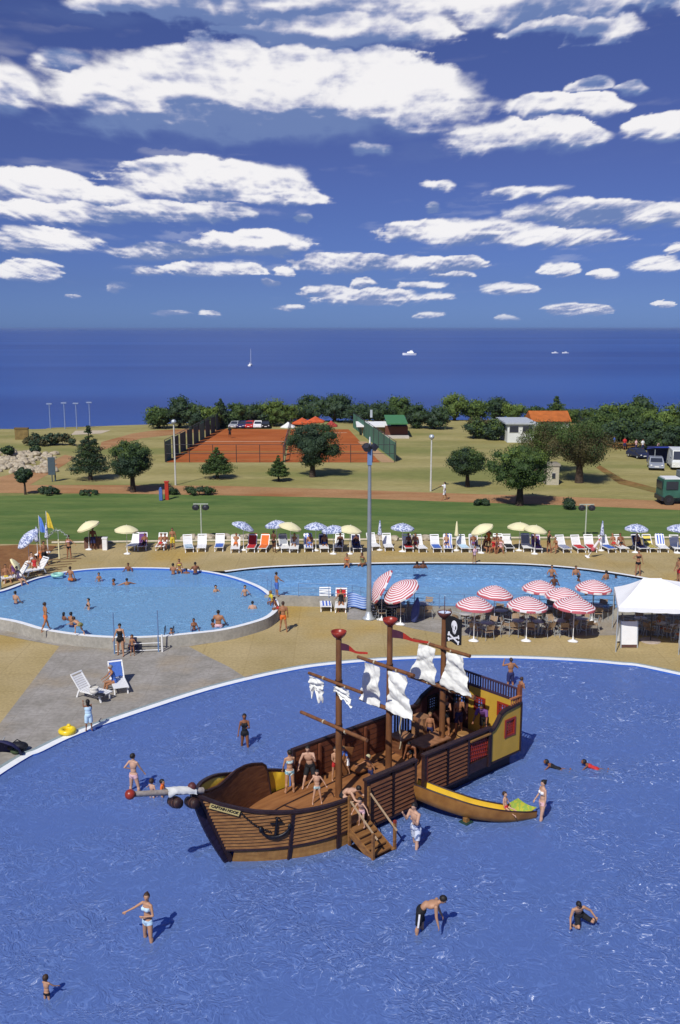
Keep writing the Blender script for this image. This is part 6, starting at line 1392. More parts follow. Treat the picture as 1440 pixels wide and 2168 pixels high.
# railing along the back pool
def railing(name, pts, z, h_, mat, label, posts=6, rails=(1., .66, .33)):
    o = empty(name, pts[0] + Vector((0, 0, z)), 0, label, 'railing'); b0 = pts[0]
    for f in rails:
        b = MB(); b.tube([p - b0 + Vector((0, 0, h_ * f)) for p in pts], .018, 5); b.build('rail', mat, o)
    L_ = len(pts) - 1
    for k in range(posts + 1):
        u = k / posts * L_; i = min(L_ - 1, int(u)); p = pts[i].lerp(pts[i + 1], u - i) - b0
        b = MB(); b.cyl(p, p + Vector((0, 0, h_)), .022, None, 6); b.build('post', mat, o)
    return o
rl = lambda L_: [Vector((G(x, y, U).x, G(x, y, U).y, 0)) for x, y in L_]
railing('pool_railing', rl(((632, 1263), (740, 1267), (770, 1273), (800, 1277))), U, .85, m_bluem, 'blue metal railing on the back pool wall left of the lamp post', 5)
railing('pool_railing', rl(((800, 1277), (860, 1285), (1000, 1288), (1120, 1289))), U, .85, m_bluem, 'blue metal railing on the back pool wall behind the striped parasols', 8)
railing('pool_railing', rl(((1125, 1289), (1300, 1290), (1460, 1291))), U, .85, m_dkmetal, 'dark metal railing on the back pool wall beside the white canopy', 8)
b = MB(); A_ = G(566, 1250, U)
for k in range(4): b.tube([Vector((0, 0, .1 + k * .22)), Vector((.6, -1.2, .1 + k * .16))], .02, 5)
for q in (0, .5, 1.): b.cyl(Vector((.6 * q, -1.2 * q, -.2)), Vector((.6 * q, -1.2 * q, .85)), .025, None, 6)
b.build('step_railing', m_bluem, None, 'blue sloping stair railing between the two upper pools', 'railing', loc=A_)
# blue windbreak by the loungers
b = MB(); b.grid(lambda u, v: Vector((u * 1.9, .25 * math.sin(u * 9), .15 + .95 * v - .35 * u * v)), 16, 5); b.grid(lambda u, v: Vector(((1 - u) * 1.9, .01 + .25 * math.sin((1 - u) * 9), .15 + .95 * v - .35 * (1 - u) * v)), 16, 5)
b.build('windbreak', stripes('blue_band_cloth', (.10, .20, .55), (.45, .58, .82), 7), None, 'blue and white striped windbreak cloth between the red lounger and the lamp post', 'windbreak', loc=G(736, 1292, 0))
# white canopy tent
z0 = 2.45
c0, c1, c2, c3 = G(1309, 1286, z0), G(1301, 1243, z0), G(1560, 1243, z0), G(1580, 1296, z0)
a0, a1 = G(1356, 1222, 3.45), G(1396, 1222, 3.45); a0.y = a1.y = (c0.y + c1.y) / 2
o = empty('canopy_tent', Vector((c0.x, c0.y, 0)), 0, 'large white fabric canopy over the café tables at the right edge', 'canopy'); q0 = o.location.copy()
b = MB()
def sag(A, B, C, D, n=10, dz=.12):
    b.grid(lambda u, v: A.lerp(B, u).lerp(D.lerp(C, u), v) - q0 - Vector((0, 0, dz * math.sin(math.pi * v) * (.5 + .5 * math.sin(math.pi * u)))), n, n)
sag(c0, c3, a1, a0); sag(c3, c2, a1, a1); sag(c2, c1, a0, a1); sag(c1, c0, a0, a0)
b.build('canopy', M('tent_cloth', (.85, .85, .83), .8, .03, 1), o)
b = MB()
for A, B in ((c0, c3), (c1, c0), (c2, c1), (c3, c2)): b.grid(lambda u, v: A.lerp(B, u) - q0 + Vector((0, 0, .01 - v * (.22 + .03 * abs(math.sin(u * 25))))), 50, 1)
b.build('valance', MATS['tent_cloth'], o)
for q in (c0, c1, c2, c3, c0.lerp(c3, .5), c1.lerp(c2, .5)):
    b = MB(); p = q - q0; p.z = 0; b.cyl(p, p + Vector((0, 0, z0)), .03, None, 8); b.build('post', m_metal, o)
b = MB(); b.cyl(a0 - q0, a1 - q0, .05, None, 8); b.build('ridge', m_white, o)
# A-frame board, round mat
l = G(1332, 1372, 0)
b = MB(); o = empty('sandwich_board', l, 0, 'blank white sandwich board standing before the white canopy', 'board')
b.box((0, .12, .80), (.86, .03, 1.25), Matrix.Rotation(-.13, 3, 'X')); b.build('front_panel', m_white, o)
b = MB(); b.box((-.02, .62, .72), (.86, .03, 1.2), Matrix.Rotation(.22, 3, 'X')); b.build('back_panel', m_white, o)
b = MB()
for x in (-.44, .44): b.beam((x, 0, 0), (x, .20, 1.45), .035, .05, up=(1, 0, 0)); b.beam((x, .8, 0), (x, .44, 1.4), .035, .05, up=(1, 0, 0))
b.box((0, .045, .12), (.84, .02, .2), mi=1); b.build('frame', [m_metal, M('board_brown', (.12, .06, .05), .7)], o)
b = MB(); b.lathe([(0, .06), (.52, .06), (.56, .04), (.57, 0)], 28); b.cyl((0, 0, .06), (0, 0, 2.3), .035, None, 8, mi=1); b.build('stone_stand', [M('round_stone', (.36, .30, .26), .8), m_dkmetal], None, 'round flat stone foot with a dark pole under the canopy edge', 'stand', loc=G(1377, 1357, 0))
# left corner: flags, shower, parasols, sitting people
for px, by, ty, m_, lb, w_ in ((86, 1168, 1091, M('flag_blue', (.12, .26, .70), .8), 'light blue flag hanging limp from its pole', .9), (102, 1165, 1082, M('flag_yellow', (.72, .55, .06), .8), 'yellow flag hanging limp from its pole', .9)):
    h_ = HT(px, by, ty, U); o = empty('flag', G(px, by, U), 0, lb, 'flag'); b = MB(); b.cyl((0, 0, 0), (0, 0, h_), .02, None, 6); b.build('pole', m_white, o)
    b = MB(); b.grid(lambda u, v: Vector((.02 + u * (.18 + .35 * v), .10 * math.sin(u * 9 + v * 2) * v, h_ - .05 - v * 1.15 - u * .18)), 8, 10); b.grid(lambda u, v: Vector((.02 + (1 - u) * (.18 + .35 * v), .012 + .10 * math.sin((1 - u) * 9 + v * 2) * v, h_ - .05 - v * 1.15 - (1 - u) * .18)), 8, 10); b.build('cloth', m_, o)
o = empty('beach_shower', G(126, 1184, U), 0, 'pale shower post with a leafy arch beside the woman', 'shower')
b = MB(); b.cyl((0, 0, 0), (0, 0, 1.45), .06, .05, 8); b.build('post', m_cream, o)
b = MB(); b.tube([(-.75 + .15 * k, 0, 1.55 + .55 * math.sin(k / 10 * math.pi)) for k in range(11)], .02, 5); b.tube([(0, 0, 1.4), (0, 0, 2.1)], .02, 5); b.build('arch', m_metal, o)
b = MB()
for k in range(120):
    u = random.random(); b.ball((-.75 + 1.5 * u, random.gauss(0, .04), 1.58 + .55 * math.sin(u * math.pi) + random.gauss(0, .06)), .02 + .02 * random.random(), 1)
b.build('arch_flowers', spots('flower_mix', (.6, .6, .58), (.1, .2, .06), 14), o)
o = mk_parasol(m_bpat, .95, .34, 1.9, 42, tdir=math.pi + .5)(); o.location = G(62, 1190, U); tag(o, 'blue patterned parasol tipped towards the left edge beside the circular pool', None, None)
o = mk_parasol(m_cream, .55, .2, .9, 60, tdir=.3)(); o.location = G(36, 1222, U); tag(o, 'small cream parasol lying on its side at the left edge', None, None)
b = MB(); b.box((0, 0, .4), (1.6, .5, .8)); b.box((.25, -.02, .42), (1.1, .52, .84)); b.build('planter_box', M('brown_box', (.15, .08, .055), .8), None, 'low brown box behind the leftmost cream parasol', 'box', loc=G(203, 1160, U))
b = MB(); b.prism([(-.17, -.15), (.17, -.15), (.17, .15), (-.17, .15)], 0, .85); b.box((0, 0, .9), (.40, .36, .1)); b.build('litter_bin', m_white, None, 'white litter bin beside the brown box', 'bin', loc=G(223, 1164, U))
for px, py, z_, f, sk, wr, kw, lb in ((88, 1195, .45, (.4, -1), 'tan', 'orange', {}, 'tanned person in orange sitting below the closed parasols at the left'), (95, 1198, None, (.6, -.6), 'tan', 'black', {}, 'person in black shorts standing with the back to the closed parasols'), (70, 1206, .4, (.7, -.7), 'pale', 'white', {}, 'pale person reclining under the tipped blue parasol'), (74, 1212, .4, (.3, -1), 'brown', 'red', {}, 'brown person with red swimwear in the group at the left edge'), (30, 1222, .35, (.6, -.8), 'tan', 'purple', {}, 'sunbather in purple by the small cream parasol'), (14, 1232, .35, (.5, -.8), 'tan', 'yellow', {}, 'sunbather in yellow closest to the left pole'), (40, 1234, .3, (.8, -.4), 'fair', 'pink', {}, 'sunbather in pink near the rim of the circular pool, far left')):
    if z_ is None: P(px, py, U, f, h=1.72, build='m', skin=sk, wear=(('shorts', wr),), vox=.022, label=lb)
    else: P(px, py, U, f, h=1.62, build=random.choice('mw'), skin=sk, hair=random.choice(('black', 'brown', 'light')), wear=(('onepiece' if wr != 'yellow' else 'trunks', wr),), hip=z_, lean=(-10, 0), legL=(80, 10, 50), legR=(84, 10, 70), armL=(25, 20, 40, 0), vox=.024, label=lb)
first_or_copy(reg, 'lounger', mk_lounger, loc=G(68, 1222, U) + Vector((0, .9, 0)), rz=-.7, label='white lounger with a blue towel under the tipped blue parasol', group='white loungers of the left corner')
first_or_copy(reg, 'lounger', mk_lounger, loc=G(24, 1236, U) + Vector((0, .8, 0)), rz=-.9, label='white lounger crowded with people at the far left', group='white loungers of the left corner')
# swim rings, bags by the shallow pool
def ring(name, px, py, z, R_, r_, mat, lb, rz=0, seat=False):
    b = MB(); n = 28; k = 12
    b.add([(Vector(((R_ + r_ * math.cos(q)) * math.cos(t), (R_ + r_ * math.cos(q)) * math.sin(t), r_ + r_ * math.sin(q)))) for t in [2 * math.pi * i / n for i in range(n)] for q in [2 * math.pi * j / k for j in range(k)]],
          [(i * k + j, ((i + 1) % n) * k + j, ((i + 1) % n) * k + (j + 1) % k, i * k + (j + 1) % k) for i in range(n) for j in range(k)], 0, True)
    if seat: b.ball((0, R_ * .9, r_ * 2), (r_ * .9, r_ * .7, r_ * .9), 2); b.lathe([(0, .05), (R_ * .7, .07)], 16)
    return b.build(name, mat, None, lb, 'swim ring', loc=G(px, py, z), rz=rz)
ring('swim_ring', 143, 1552, .02, .27, .11, M('yellow_vinyl', (.75, .55, .02), .3, .08, 4, 0, .5), 'yellow inflatable swim ring with a seat on the white pool edge', seat=True)
ring('swim_ring', 122, 1220, U + .02, .34, .10, M('green_vinyl', (.30, .60, .50), .3, .1, 4, 0, .5), 'pale green swim ring on the left rim of the circular pool')
b = MB(); b.ball((0, 0, .20), (.42, .24, .20), 3); b.tube([(-.2, 0, .36), (0, 0, .5), (.2, 0, .36)], .02, 5); b.build('beach_bag', M('black_bag', (.015, .015, .02), .5, .3, 8), None, 'black beach bag lying on the grey paving at the left edge', 'bag', loc=G(38, 1590, 0), rz=.2)
b = MB(); b.ball((0, 0, .14), (.20, .14, .13), 2); b.build('pouch', M('green_bag', (.06, .09, .04), .6, .3, 6), None, 'small dark green pouch in front of the black beach bag', 'bag', loc=G(33, 1597, 0))
b = MB(); b.lathe([(0, .30), (.3, .26), (.55, .14), (.66, .0), (.64, -.02), (.3, .22), (0, .26)], 10); o = b.build('open_umbrella', m_black if False else M('navy_umbrella', (.02, .02, .07), .7, .2, 3), None, 'dark navy umbrella half open on the paving at the left edge', 'umbrella', loc=G(14, 1588, .25), rz=0); o.rotation_euler = (R(-50), R(20), 0)
b = MB(); b.box((0, 0, .3), (.45, .3, .04)); b.tube([(-.2, 0, 0), (.2, 0, .6)], .02, 5); b.tube([(.2, 0, 0), (-.2, 0, .6)], .02, 5); b.build('pushchair', [m_metal], None, 'folded pushchair frame half outside the left edge', 'pushchair', loc=G(2, 1590, 0))
b = MB(); b.ball((0, 0, .16), (.22, .2, .16), 2); b.lathe([(.15, .2), (.24, .34), (.2, .36)], 12); b.build('straw_hat', M('hat_weave', (.62, .60, .55), .9, .1, 20), None, 'pale woven bag on the empty lounger by the shallow pool', 'bag', loc=G(200, 1470, .40))
b = MB(); b.ball((0, 0, .05), (.25, .18, .06), 2); b.build('dark_cloth', MATS['black_bag'], None, 'dark crumpled cloth on the foot of the empty lounger', 'cloth', loc=G(212, 1473, .38))
# rocks along the lawn kerb
m_rock = M('sun_rock', (.30, .24, .16), .9, .3, 3, .5, c2=(.50, .44, .33))
k_ = 0
def rocks(x0, x1, n_, py, s0, s1, gl, z=U, dy=3, lb='pale rock'):
    for k in range(n_):
        px = x0 + (x1 - x0) * (k + .5) / n_ + random.uniform(-3, 3); b = MB(); r_ = random.uniform(s0, s1)
        V, Fc = ico(2); sd_ = random.random() * 50
        b.add([Vector((v.x * r_ * 1.2, v.y * r_, v.z * r_ * .75)) * (1 + .35 * vnoise(v.x * 1.4 + sd_, v.y * 1.4, v.z * 1.4)) for v in V], Fc)
        b.build('rock', m_rock, None, lb, 'rock', gl, loc=G(px, py + random.uniform(-dy, dy), z) + Vector((0, 0, r_ * .3)), rz=random.random() * 6)
rocks(388, 535, 20, 1141, .22, .42, 'rocks at the foot of the left floodlight', lb='pale rock in the row along the lawn kerb at the left floodlight')
rocks(785, 835, 8, 1141, .2, .38, 'rocks by the closed blue parasol', lb='pale rock in the short row on the lawn kerb by the closed blue parasol')
rocks(868, 915, 8, 1141, .2, .36, 'rocks by the lone blue parasol', lb='pale rock in the short row behind the lone blue parasol')
rocks(-5, 118, 120, 980, .2, .6, 'boulders beside the side path', dy=22, lb='pale boulder in the rock garden at the far left')
# ================================================================ TREES AND THE BACKGROUND
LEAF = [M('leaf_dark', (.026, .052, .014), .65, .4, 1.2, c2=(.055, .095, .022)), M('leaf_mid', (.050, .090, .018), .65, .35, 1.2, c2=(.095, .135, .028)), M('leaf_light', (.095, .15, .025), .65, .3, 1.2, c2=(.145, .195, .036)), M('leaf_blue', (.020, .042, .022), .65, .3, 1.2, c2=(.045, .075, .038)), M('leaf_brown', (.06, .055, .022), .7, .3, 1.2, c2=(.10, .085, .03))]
m_bark = M('bark', (.045, .03, .022), .9, .3, 6, .4, c2=(.085, .06, .04))
rs = np.random.RandomState(11)
def leaf_cloud(centres, radii, n_each, size, mats_pick, flat=.75):
    """many small leaf faces spread through lumps; returns verts, faces, material ids"""
    vs = []; ms = []
    for c, r, mi in zip(centres, radii, mats_pick):
        n = max(6, int(n_each))
        d = rs.normal(size=(n, 3)); d /= np.linalg.norm(d, axis=1)[:, None]
        rad = r * (rs.rand(n) ** .30) * (1 + .12 * rs.normal(size=n)); p = np.array(c) + d * rad[:, None] * np.array([1, 1, flat])
        a = rs.normal(size=(n, 3)); a -= (a * d).sum(1)[:, None] * d * .55; a /= np.linalg.norm(a, axis=1)[:, None]
        b = np.cross(a, d + .5 * rs.normal(size=(n, 3))); b /= np.linalg.norm(b, axis=1)[:, None]
        s = size * (.6 + .8 * rs.rand(n))[:, None]
        q = np.stack([p - a * s * .5, p + b * s * .32, p + a * s * .5, p - b * s * .32], 1); vs.append(q.reshape(-1, 3)); ms += [mi] * n
    V = np.concatenate(vs); n = len(V) // 4
    return V, np.arange(n * 4).reshape(n, 4), ms
def mk_crown(name, V, Fq, ms, mats, parent, core=None):
    mb = MB()
    if core:
        for c, r, fl in core: mb.ball(c, (r, r, r * fl), 1, None, 0, False)
    o = len(mb.v); mb.v += [tuple(v) for v in V]; mb.f += [[int(i) + o for i in f] for f in Fq]; mb.m += ms; mb.sm += [False] * len(ms)
    return mb.build(name, mats, parent)
def tree(px, by, ty, w, kind='round', label='', group=None, near=True, trunk=.3, mats=(0, 1, 2), z=U, nm='tree', dens=1.):
    l = G(px, by, z); h = HT(px, by, ty, z); m_ = PXM(by, z); r = w * m_ / 2 * (1.2 if near else 1.5)
    o = empty({'round': 'round_pine', 'conifer': 'cedar_tree', 'cypress': 'cypress_tree', 'airy': 'broadleaf_tree', 'shrub': 'shrub', 'palm': 'young_pine'}[kind] if nm == 'tree' else nm, l, random.random() * 6, label, 'shrub' if kind == 'shrub' else 'tree', group)
    mats_ = [LEAF[i] for i in mats]; size = max(.15, m_ * 2.4) if near else max(.28, m_ * 3.0)
    C = []; Rr = []; Mi = []; core = []
    th = h * trunk
    tr = MB(); tb = max(.10, r * .085)
    bend = random.uniform(-.04, .04) * h
    if kind in ('round', 'airy', 'palm'):
        cz = th + (h - th) * .5; rz_ = (h - th) * (.57 if near else .62); nl = (60 if near else 34) if kind != 'airy' else 95
        for k in range(nl):
            a = random.random() * 2 * math.pi; zz = random.uniform(-1, 1); q = math.sqrt(1 - zz * zz) * (random.uniform(.55, 1) if kind == 'round' else random.uniform(.25, 1.02))
            lr = r * random.uniform(.20, .34) * (1 if near else 1.25)
            c = (bend + (r - lr * .8) * q * math.cos(a), (r - lr * .8) * q * math.sin(a), cz + (rz_ - lr * .5) * zz * (random.uniform(.75, 1) if kind == 'round' else random.uniform(.5, 1.)))
            if c[2] < th * .9: c = (c[0], c[1], th * .95)
            C.append(c); Rr.append(lr); Mi.append(2 if zz > .45 and random.random() < .55 and len(mats) > 2 else random.choice((0, 0, 1)) if zz < .3 else random.choice((0, 1, 1)))  # sunlit crown tops put into the leaf colour: upper lumps mostly lighter
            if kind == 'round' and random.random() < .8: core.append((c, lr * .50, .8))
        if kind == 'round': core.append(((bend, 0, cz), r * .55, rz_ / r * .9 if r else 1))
        n_each = (150 if near else 60) * dens * (1 if kind == 'round' else 1.25)
        tr.tube([(0, 0, 0), (bend * .3, 0, th * .6), (bend * .6, 0, th)], [tb * 1.3, tb, tb * .85], 8)
        for k in range(6):
            a = k * 1.05 + .3; e = (bend + r * .6 * math.cos(a), r * .6 * math.sin(a), cz + rz_ * random.uniform(-.35, .3)); tr.tube([(bend * .6, 0, th * .93), (e[0] * .45, e[1] * .45, th + (e[2] - th) * .6), e], [tb * .6, tb * .4, tb * .15], 6)
        tr.tube([(bend * .6, 0, th), (bend, 0, cz + rz_ * .4)], [tb * .8, tb * .3], 6)
    elif kind in ('conifer', 'cypress'):
        tiers = 11 if kind == 'conifer' else 12
        tr.tube([(0, 0, 0), (0, 0, h * .95)], [tb * 1.2, tb * .2], 8)
        for t in range(tiers):
            f = t / (tiers - 1); zz = th + (h - th) * f; rr = r * ((1 - f) ** .8 if kind == 'conifer' else math.sin(min(1, (1 - f) * 1.4) * math.pi / 2) ** .8) * (.85 + .3 * (t % 2)) + r * .05
            n = max(3, int(9 * (1 - f) + 2))
            for k in range(n):
                a = k * 2 * math.pi / n + t; lr = max(r * .10, rr * .33)
                for q in ((.75, .35) if rr > r * .3 else (.4,)):
                    C.append((rr * q * math.cos(a), rr * q * math.sin(a), zz - rr * q * .12 + random.uniform(-.03, .03) * h)); Rr.append(lr * (1.1 if q < .5 else 1)); Mi.append(random.choice((0, 0, 1)))
                    if random.random() < .6: core.append((C[-1], lr * .35, .5))
            
        n_each = (60 if near else 26) * dens
    else:
        for k in range(22 if near else 14):
            a = random.random() * 6.28; q = random.random() ** .5; lr = h * random.uniform(.22, .36)
            C.append((r * .85 * q * math.cos(a), r * .5 * q * math.sin(a), max(lr * .6, h * .62 * (1 - .5 * q * q) * random.uniform(.6, 1)))); Rr.append(lr); Mi.append(random.choice((0, 0, 1))); core.append((C[-1], lr * .5, .8))
        n_each = 110 * dens; tr.tube([(0, 0, 0), (.02, 0, h * .5)], [.05, .03], 6)
    tr.build('stem' if kind == 'shrub' else 'trunk', m_bark, o)
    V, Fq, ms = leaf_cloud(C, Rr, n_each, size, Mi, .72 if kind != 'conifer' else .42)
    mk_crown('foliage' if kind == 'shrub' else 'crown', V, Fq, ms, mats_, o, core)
    return o
# single trees of the dry field
tree(1100, 1070, 943, 138, 'round', 'large round pine casting a broad shadow on the path edge', mats=(0, 1, 2), trunk=.30, dens=1.5)
tree(990, 1031, 947, 82, 'round', 'medium round pine left of the large one', mats=(3, 0, 1), trunk=.32, dens=1.2)
tree(662, 1010, 893, 112, 'round', 'dense dark tree standing in front of the tennis courts', mats=(3, 0, 3), trunk=.22, dens=1.5)
tree(1226, 1022, 888, 150, 'airy', 'loose airy brownish tree right of the beige kiosk', mats=(4, 0, 1), trunk=.28, dens=1.3)
tree(1158, 1000, 888, 120, 'airy', 'loose tree crown before the orange roofed house', mats=(4, 1, 0), trunk=.3, dens=1.1)
tree(282, 1042, 936, 98, 'round', 'round pine right of the tall cedar on the left of the field', mats=(3, 0, 1), trunk=.32, dens=1.3)
tree(192, 1016, 906, 76, 'conifer', 'tall cedar with tiered branches on the left of the field', mats=(3, 0, 1), trunk=.22, dens=1.4)
tree(460, 1013, 949, 62, 'conifer', 'small spreading cedar in front of the left court', mats=(0, 1, 2), trunk=.30, dens=1.2)
tree(590, 1019, 966, 38, 'conifer', 'smallest young cedar in front of the courts', mats=(0, 1, 3), trunk=.30)
tree(54, 1047, 990, 36, 'palm', 'young dark pine on a thin trunk at the left path', mats=(3, 0, 3), trunk=.45)
tree(17, 968, 945, 20, 'round', 'tiny dark tree above the boulders at the left edge', near=False, mats=(3, 0, 3), nm='small_tree')
tree(76, 962, 945, 16, 'round', 'tiny dark tree above the right end of the boulders', near=False, mats=(3, 0, 3), nm='small_tree')
for px, by, ty, w, lb in ((103, 1046, 1024, 64, 'low dark juniper beside the young pine'), (190, 1047, 1034, 62, 'flat juniper below the tall cedar'), (422, 1047, 1022, 74, 'wide dark bush on the path edge right of the slim lamp post'), (365, 1047, 1027, 22, 'small dark bush at the slim lamp post'), (1021, 1070, 1049, 27, 'small dark ball shaped bush on the lawn edge'), (1205, 1077, 1046, 36, 'grey green bush beside the right floodlight')):
    tree(px, by, ty, w, 'shrub', lb, 'bushes on the lawn edge', mats=(3, 0, 1))
for k, (px, w) in enumerate(((80, 50), (108, 52), (133, 46))): tree(px, 943, 910 + k * -1, w, 'shrub', 'big dark thicket by the shore, %s' % ('left third next to the wooden screen', 'middle third', 'right third next to the pale sand')[k], 'thicket by the shore', near=False, mats=(3, 4, 0), nm='thicket')
# belt of trees by the shore
BELT = [(337, 907, 862, 54, 'round', 'umbrella shaped pine at the left end of the shore belt'), (380, 906, 843, 62, 'round', 'tall dark round tree next to the umbrella pine'), (418, 909, 862, 46, 'round', 'mid green tree left of the court fence'), (442, 909, 862, 44, 'round', 'green tree at the top of the left court fence'), (468, 905, 845, 28, 'cypress', 'dark pointed cypress above the left court corner'),
 (502, 903, 856, 56, 'round', 'bushy tree behind the left court, first right of the cypress'), (542, 902, 857, 56, 'round', 'bushy tree behind the middle of the left court'), (577, 902, 849, 64, 'round', 'light green tree left of the orange roof'), (606, 900, 858, 48, 'round', 'pale crown just left of the orange roof'), (642, 892, 858, 62, 'round', 'rounded crown right behind the orange roof'), (664, 886, 838, 58, 'round', 'tall dark crown left of the tallest one behind the dark field tree'), (708, 893, 836, 70, 'round', 'tallest dark tree behind the courts'),
 (756, 896, 855, 64, 'round', 'dark rounded tree behind the white roofed hut'), (802, 897, 853, 58, 'round', 'dark tree right behind the white roofed hut'), (845, 896, 840, 62, 'round', 'tall tree above the green awning'), (885, 907, 858, 46, 'round', 'small dark tree, left of a pair on the grass'), (920, 908, 860, 56, 'round', 'small dark tree, right of a pair on the grass'), (962, 890, 836, 54, 'round', 'lone tall tree with its trunk against the sea'), (1010, 890, 849, 52, 'round', 'tree right of the lone tall one by the shore'), (1051, 890, 841, 42, 'round', 'upright dark tree above the white house'), (1086, 891, 853, 48, 'round', 'light green topped tree left of the white house'),
 (1008, 928, 886, 46, 'round', 'grey green olive left of the white house, left of three'), (1030, 930, 892, 34, 'round', 'grey green olive, middle of three'), (1046, 932, 890, 40, 'round', 'grey green olive nearest the white house'), (1132, 895, 862, 46, 'round', 'dark tree left behind the orange roofed house'), (1177, 893, 841, 52, 'conifer', 'tall conifer behind the orange roofed house'), (1213, 895, 867, 40, 'round', 'small round tree right of the tall conifer'),
 (1250, 920, 866, 62, 'round', 'tree at the left end of the right hand wood'), (1290, 930, 857, 76, 'round', 'broad crown of the right hand wood above the picnic tables'), (1330, 930, 856, 80, 'round', 'broad crown in the middle of the right hand wood'), (1357, 925, 842, 62, 'round', 'highest dark crown of the right hand wood'), (1396, 945, 866, 80, 'round', 'low broad crown above the blue awning'), (1432, 945, 856, 62, 'round', 'crown of the right hand wood at the right edge'), (1268, 940, 882, 56, 'round', 'lower tree of the right hand wood left of the picnic place'), (1312, 946, 886, 70, 'round', 'lower tree over the picnic place'), (1375, 952, 893, 62, 'round', 'lower dark tree behind the silver car'), (1425, 965, 898, 56, 'round', 'lower dark tree behind the white van')]
for i, (px, by, ty, w, kd, lb) in enumerate(BELT):
    ms_ = [(0, 1, 2), (0, 1, 1), (3, 0, 1), (1, 2, 2)][[0, 1, 2, 3, 0, 1, 2][i % 7]]
    if 'dark' in lb: ms_ = (3, 0, 0)
    if 'light green' in lb or 'pale' in lb: ms_ = (1, 2, 2)
    if 'olive' in lb: ms_ = (3, 1, 4)
    tree(px, by, ty, w, kd, lb, 'trees of the shore belt', near=False, trunk=.10 if i < 33 else .12, mats=ms_, dens=1.3)
# tennis fences: green mesh panels on posts
m_mesh = M('green_windscreen', (.05, .10, .085), .8, .2, .3)
m_gfen = M('green_fence', (.07, .19, .13), .7, .2, .3)
def fence(name, a, b, h_, n, mat, lb, gap=.25, z=U):
    A_, B_ = G(*a, z=z), G(*b, z=z); o = empty(name, A_, 0, lb, 'fence'); d = B_ - A_
    for k in range(n):
        p, q = d * (k / n), d * ((k + 1 - gap) / n); e = MB(); e.beam(p + Vector((0, 0, h_ * .5)), q + Vector((0, 0, h_ * .5)), .06, h_); e.build('mesh_panel', mat if (k % 5) else m_gfen, o)
    for k in range(n + 1):
        e = MB(); p = d * (k / n); e.cyl(p, p + Vector((0, 0, h_ * 1.1)), .05, None, 5); e.build('post', m_dkmetal, o)
    e = MB(); e.cyl(Vector((0, 0, h_ * 1.08)), d + Vector((0, 0, h_ * 1.08)), .04, None, 5); e.build('rail', m_dkmetal, o)
fence('court_fence', (350, 978), (468, 906), 2.5, 9, m_mesh, 'dark green windscreen fence along the left side of the courts')
fence('court_fence', (838, 977), (748, 905), 2.3, 9, m_gfen, 'bright green windscreen fence along the right side of the courts', .06)
fence('court_fence', (600, 978), (616, 908), 1.6, 7, m_mesh, 'low divider fence between the two courts', .8)
def wire(a, b, h_, n, lb):
    A_, B_ = G(*a, z=U), G(*b, z=U); o = empty('wire_fence', A_, 0, lb, 'fence'); d = B_ - A_
    for k in range(n + 1): e = MB(); p = d * (k / n); e.cyl(p, p + Vector((0, 0, h_)), .045, None, 5); e.build('post', m_dkmetal, o)
    for f in (.5, 1.): e = MB(); e.cyl(Vector((0, 0, h_ * f)), d + Vector((0, 0, h_ * f)), .03, None, 4); e.build('wire', m_dkmetal, o)
wire((352, 979), (600, 979), 2.2, 5, 'thin wire fence on posts along the front of the left court'); wire((604, 979), (835, 979), 2.2, 5, 'thin wire fence on posts along the front of the right court')
# far back row behind the courts
m_or = M('orange_awning', (.55, .10, .03), .7, .15, 1); m_wr = M('white_render', (.66, .68, .64), .8, .08, .6)
def house(name, px, by, ty, w, depth, wallm, roofm, lb, cat='building', over=.4, wins=(), roofh=.15, flat=True, door=None, parts=()):
    l = G(px, by, U); m_ = PXM(by, U); h_ = HT(px, by, ty, U); W_ = w * m_; o = empty(name, l, 0, lb, cat)
    b = MB(); b.box((0, depth / 2, h_ / 2), (W_, depth, h_)); b.build('wall', wallm, o)
    b = MB()
    if flat: b.box((0, depth / 2, h_ + .12), (W_ + over * 2, depth + over * 2, .24))
    else:
        x0, x1 = -W_ / 2 - over, W_ / 2 + over; y0, y1, ym = -over, depth + over, depth / 2
        b.add([(x0, y0, h_), (x1, y0, h_), (x1, ym, h_ + roofh), (x0, ym, h_ + roofh), (x0, y1, h_), (x1, y1, h_)], [(0, 1, 2, 3), (3, 2, 5, 4), (0, 3, 4), (1, 5, 2)])
        b.add([(x0, y0, h_ - .15), (x1, y0, h_ - .15), (x1, y1, h_ - .15), (x0, y1, h_ - .15)], [(3, 2, 1, 0)])
    b.build('roof', roofm, o)
    for wx, wz, ww, wh_ in wins:
        f = MB(); f.box((wx * W_ / 2, -.02, wz * h_), (ww * W_, .08, wh_ * h_)); fo = f.build('window', M('window_frame_paint', (.5, .5, .48), .5), o)
        g = MB(); g.box((wx * W_ / 2, -.07, wz * h_), (ww * W_ * .9, .04, wh_ * h_ * .88)); g.build('pane', M('dark_glass', (.03, .035, .05), .15, .1, 1, 0, .6), fo)
    return o
house('white_house', 1102, 937, 898, 56, 8, m_wr, M('flat_roof', (.42, .45, .48), .7), 'low white house with a flat roof and dark openings behind the large pine', wins=((-.52, .72, .36, .36), (.5, .72, .4, .36)))
house('orange_roofed_house', 1167, 906, 892, 74, 6, m_wr, M('orange_tile', (.42, .12, .025), .8, .2, 1), 'long house with an orange tiled roof behind the loose trees', flat=False, roofh=1.5, wins=((-.4, .5, .2, .5), (.4, .5, .2, .5)))
house('hut', 791, 922, 903, 48, 5, M('hut_wall', (.45, .36, .2), .8), M('white_roof', (.82, .82, .80), .6, .03), 'white roofed hut between the courts and the green awning', over=.9, wins=((0, .5, .25, .6),))
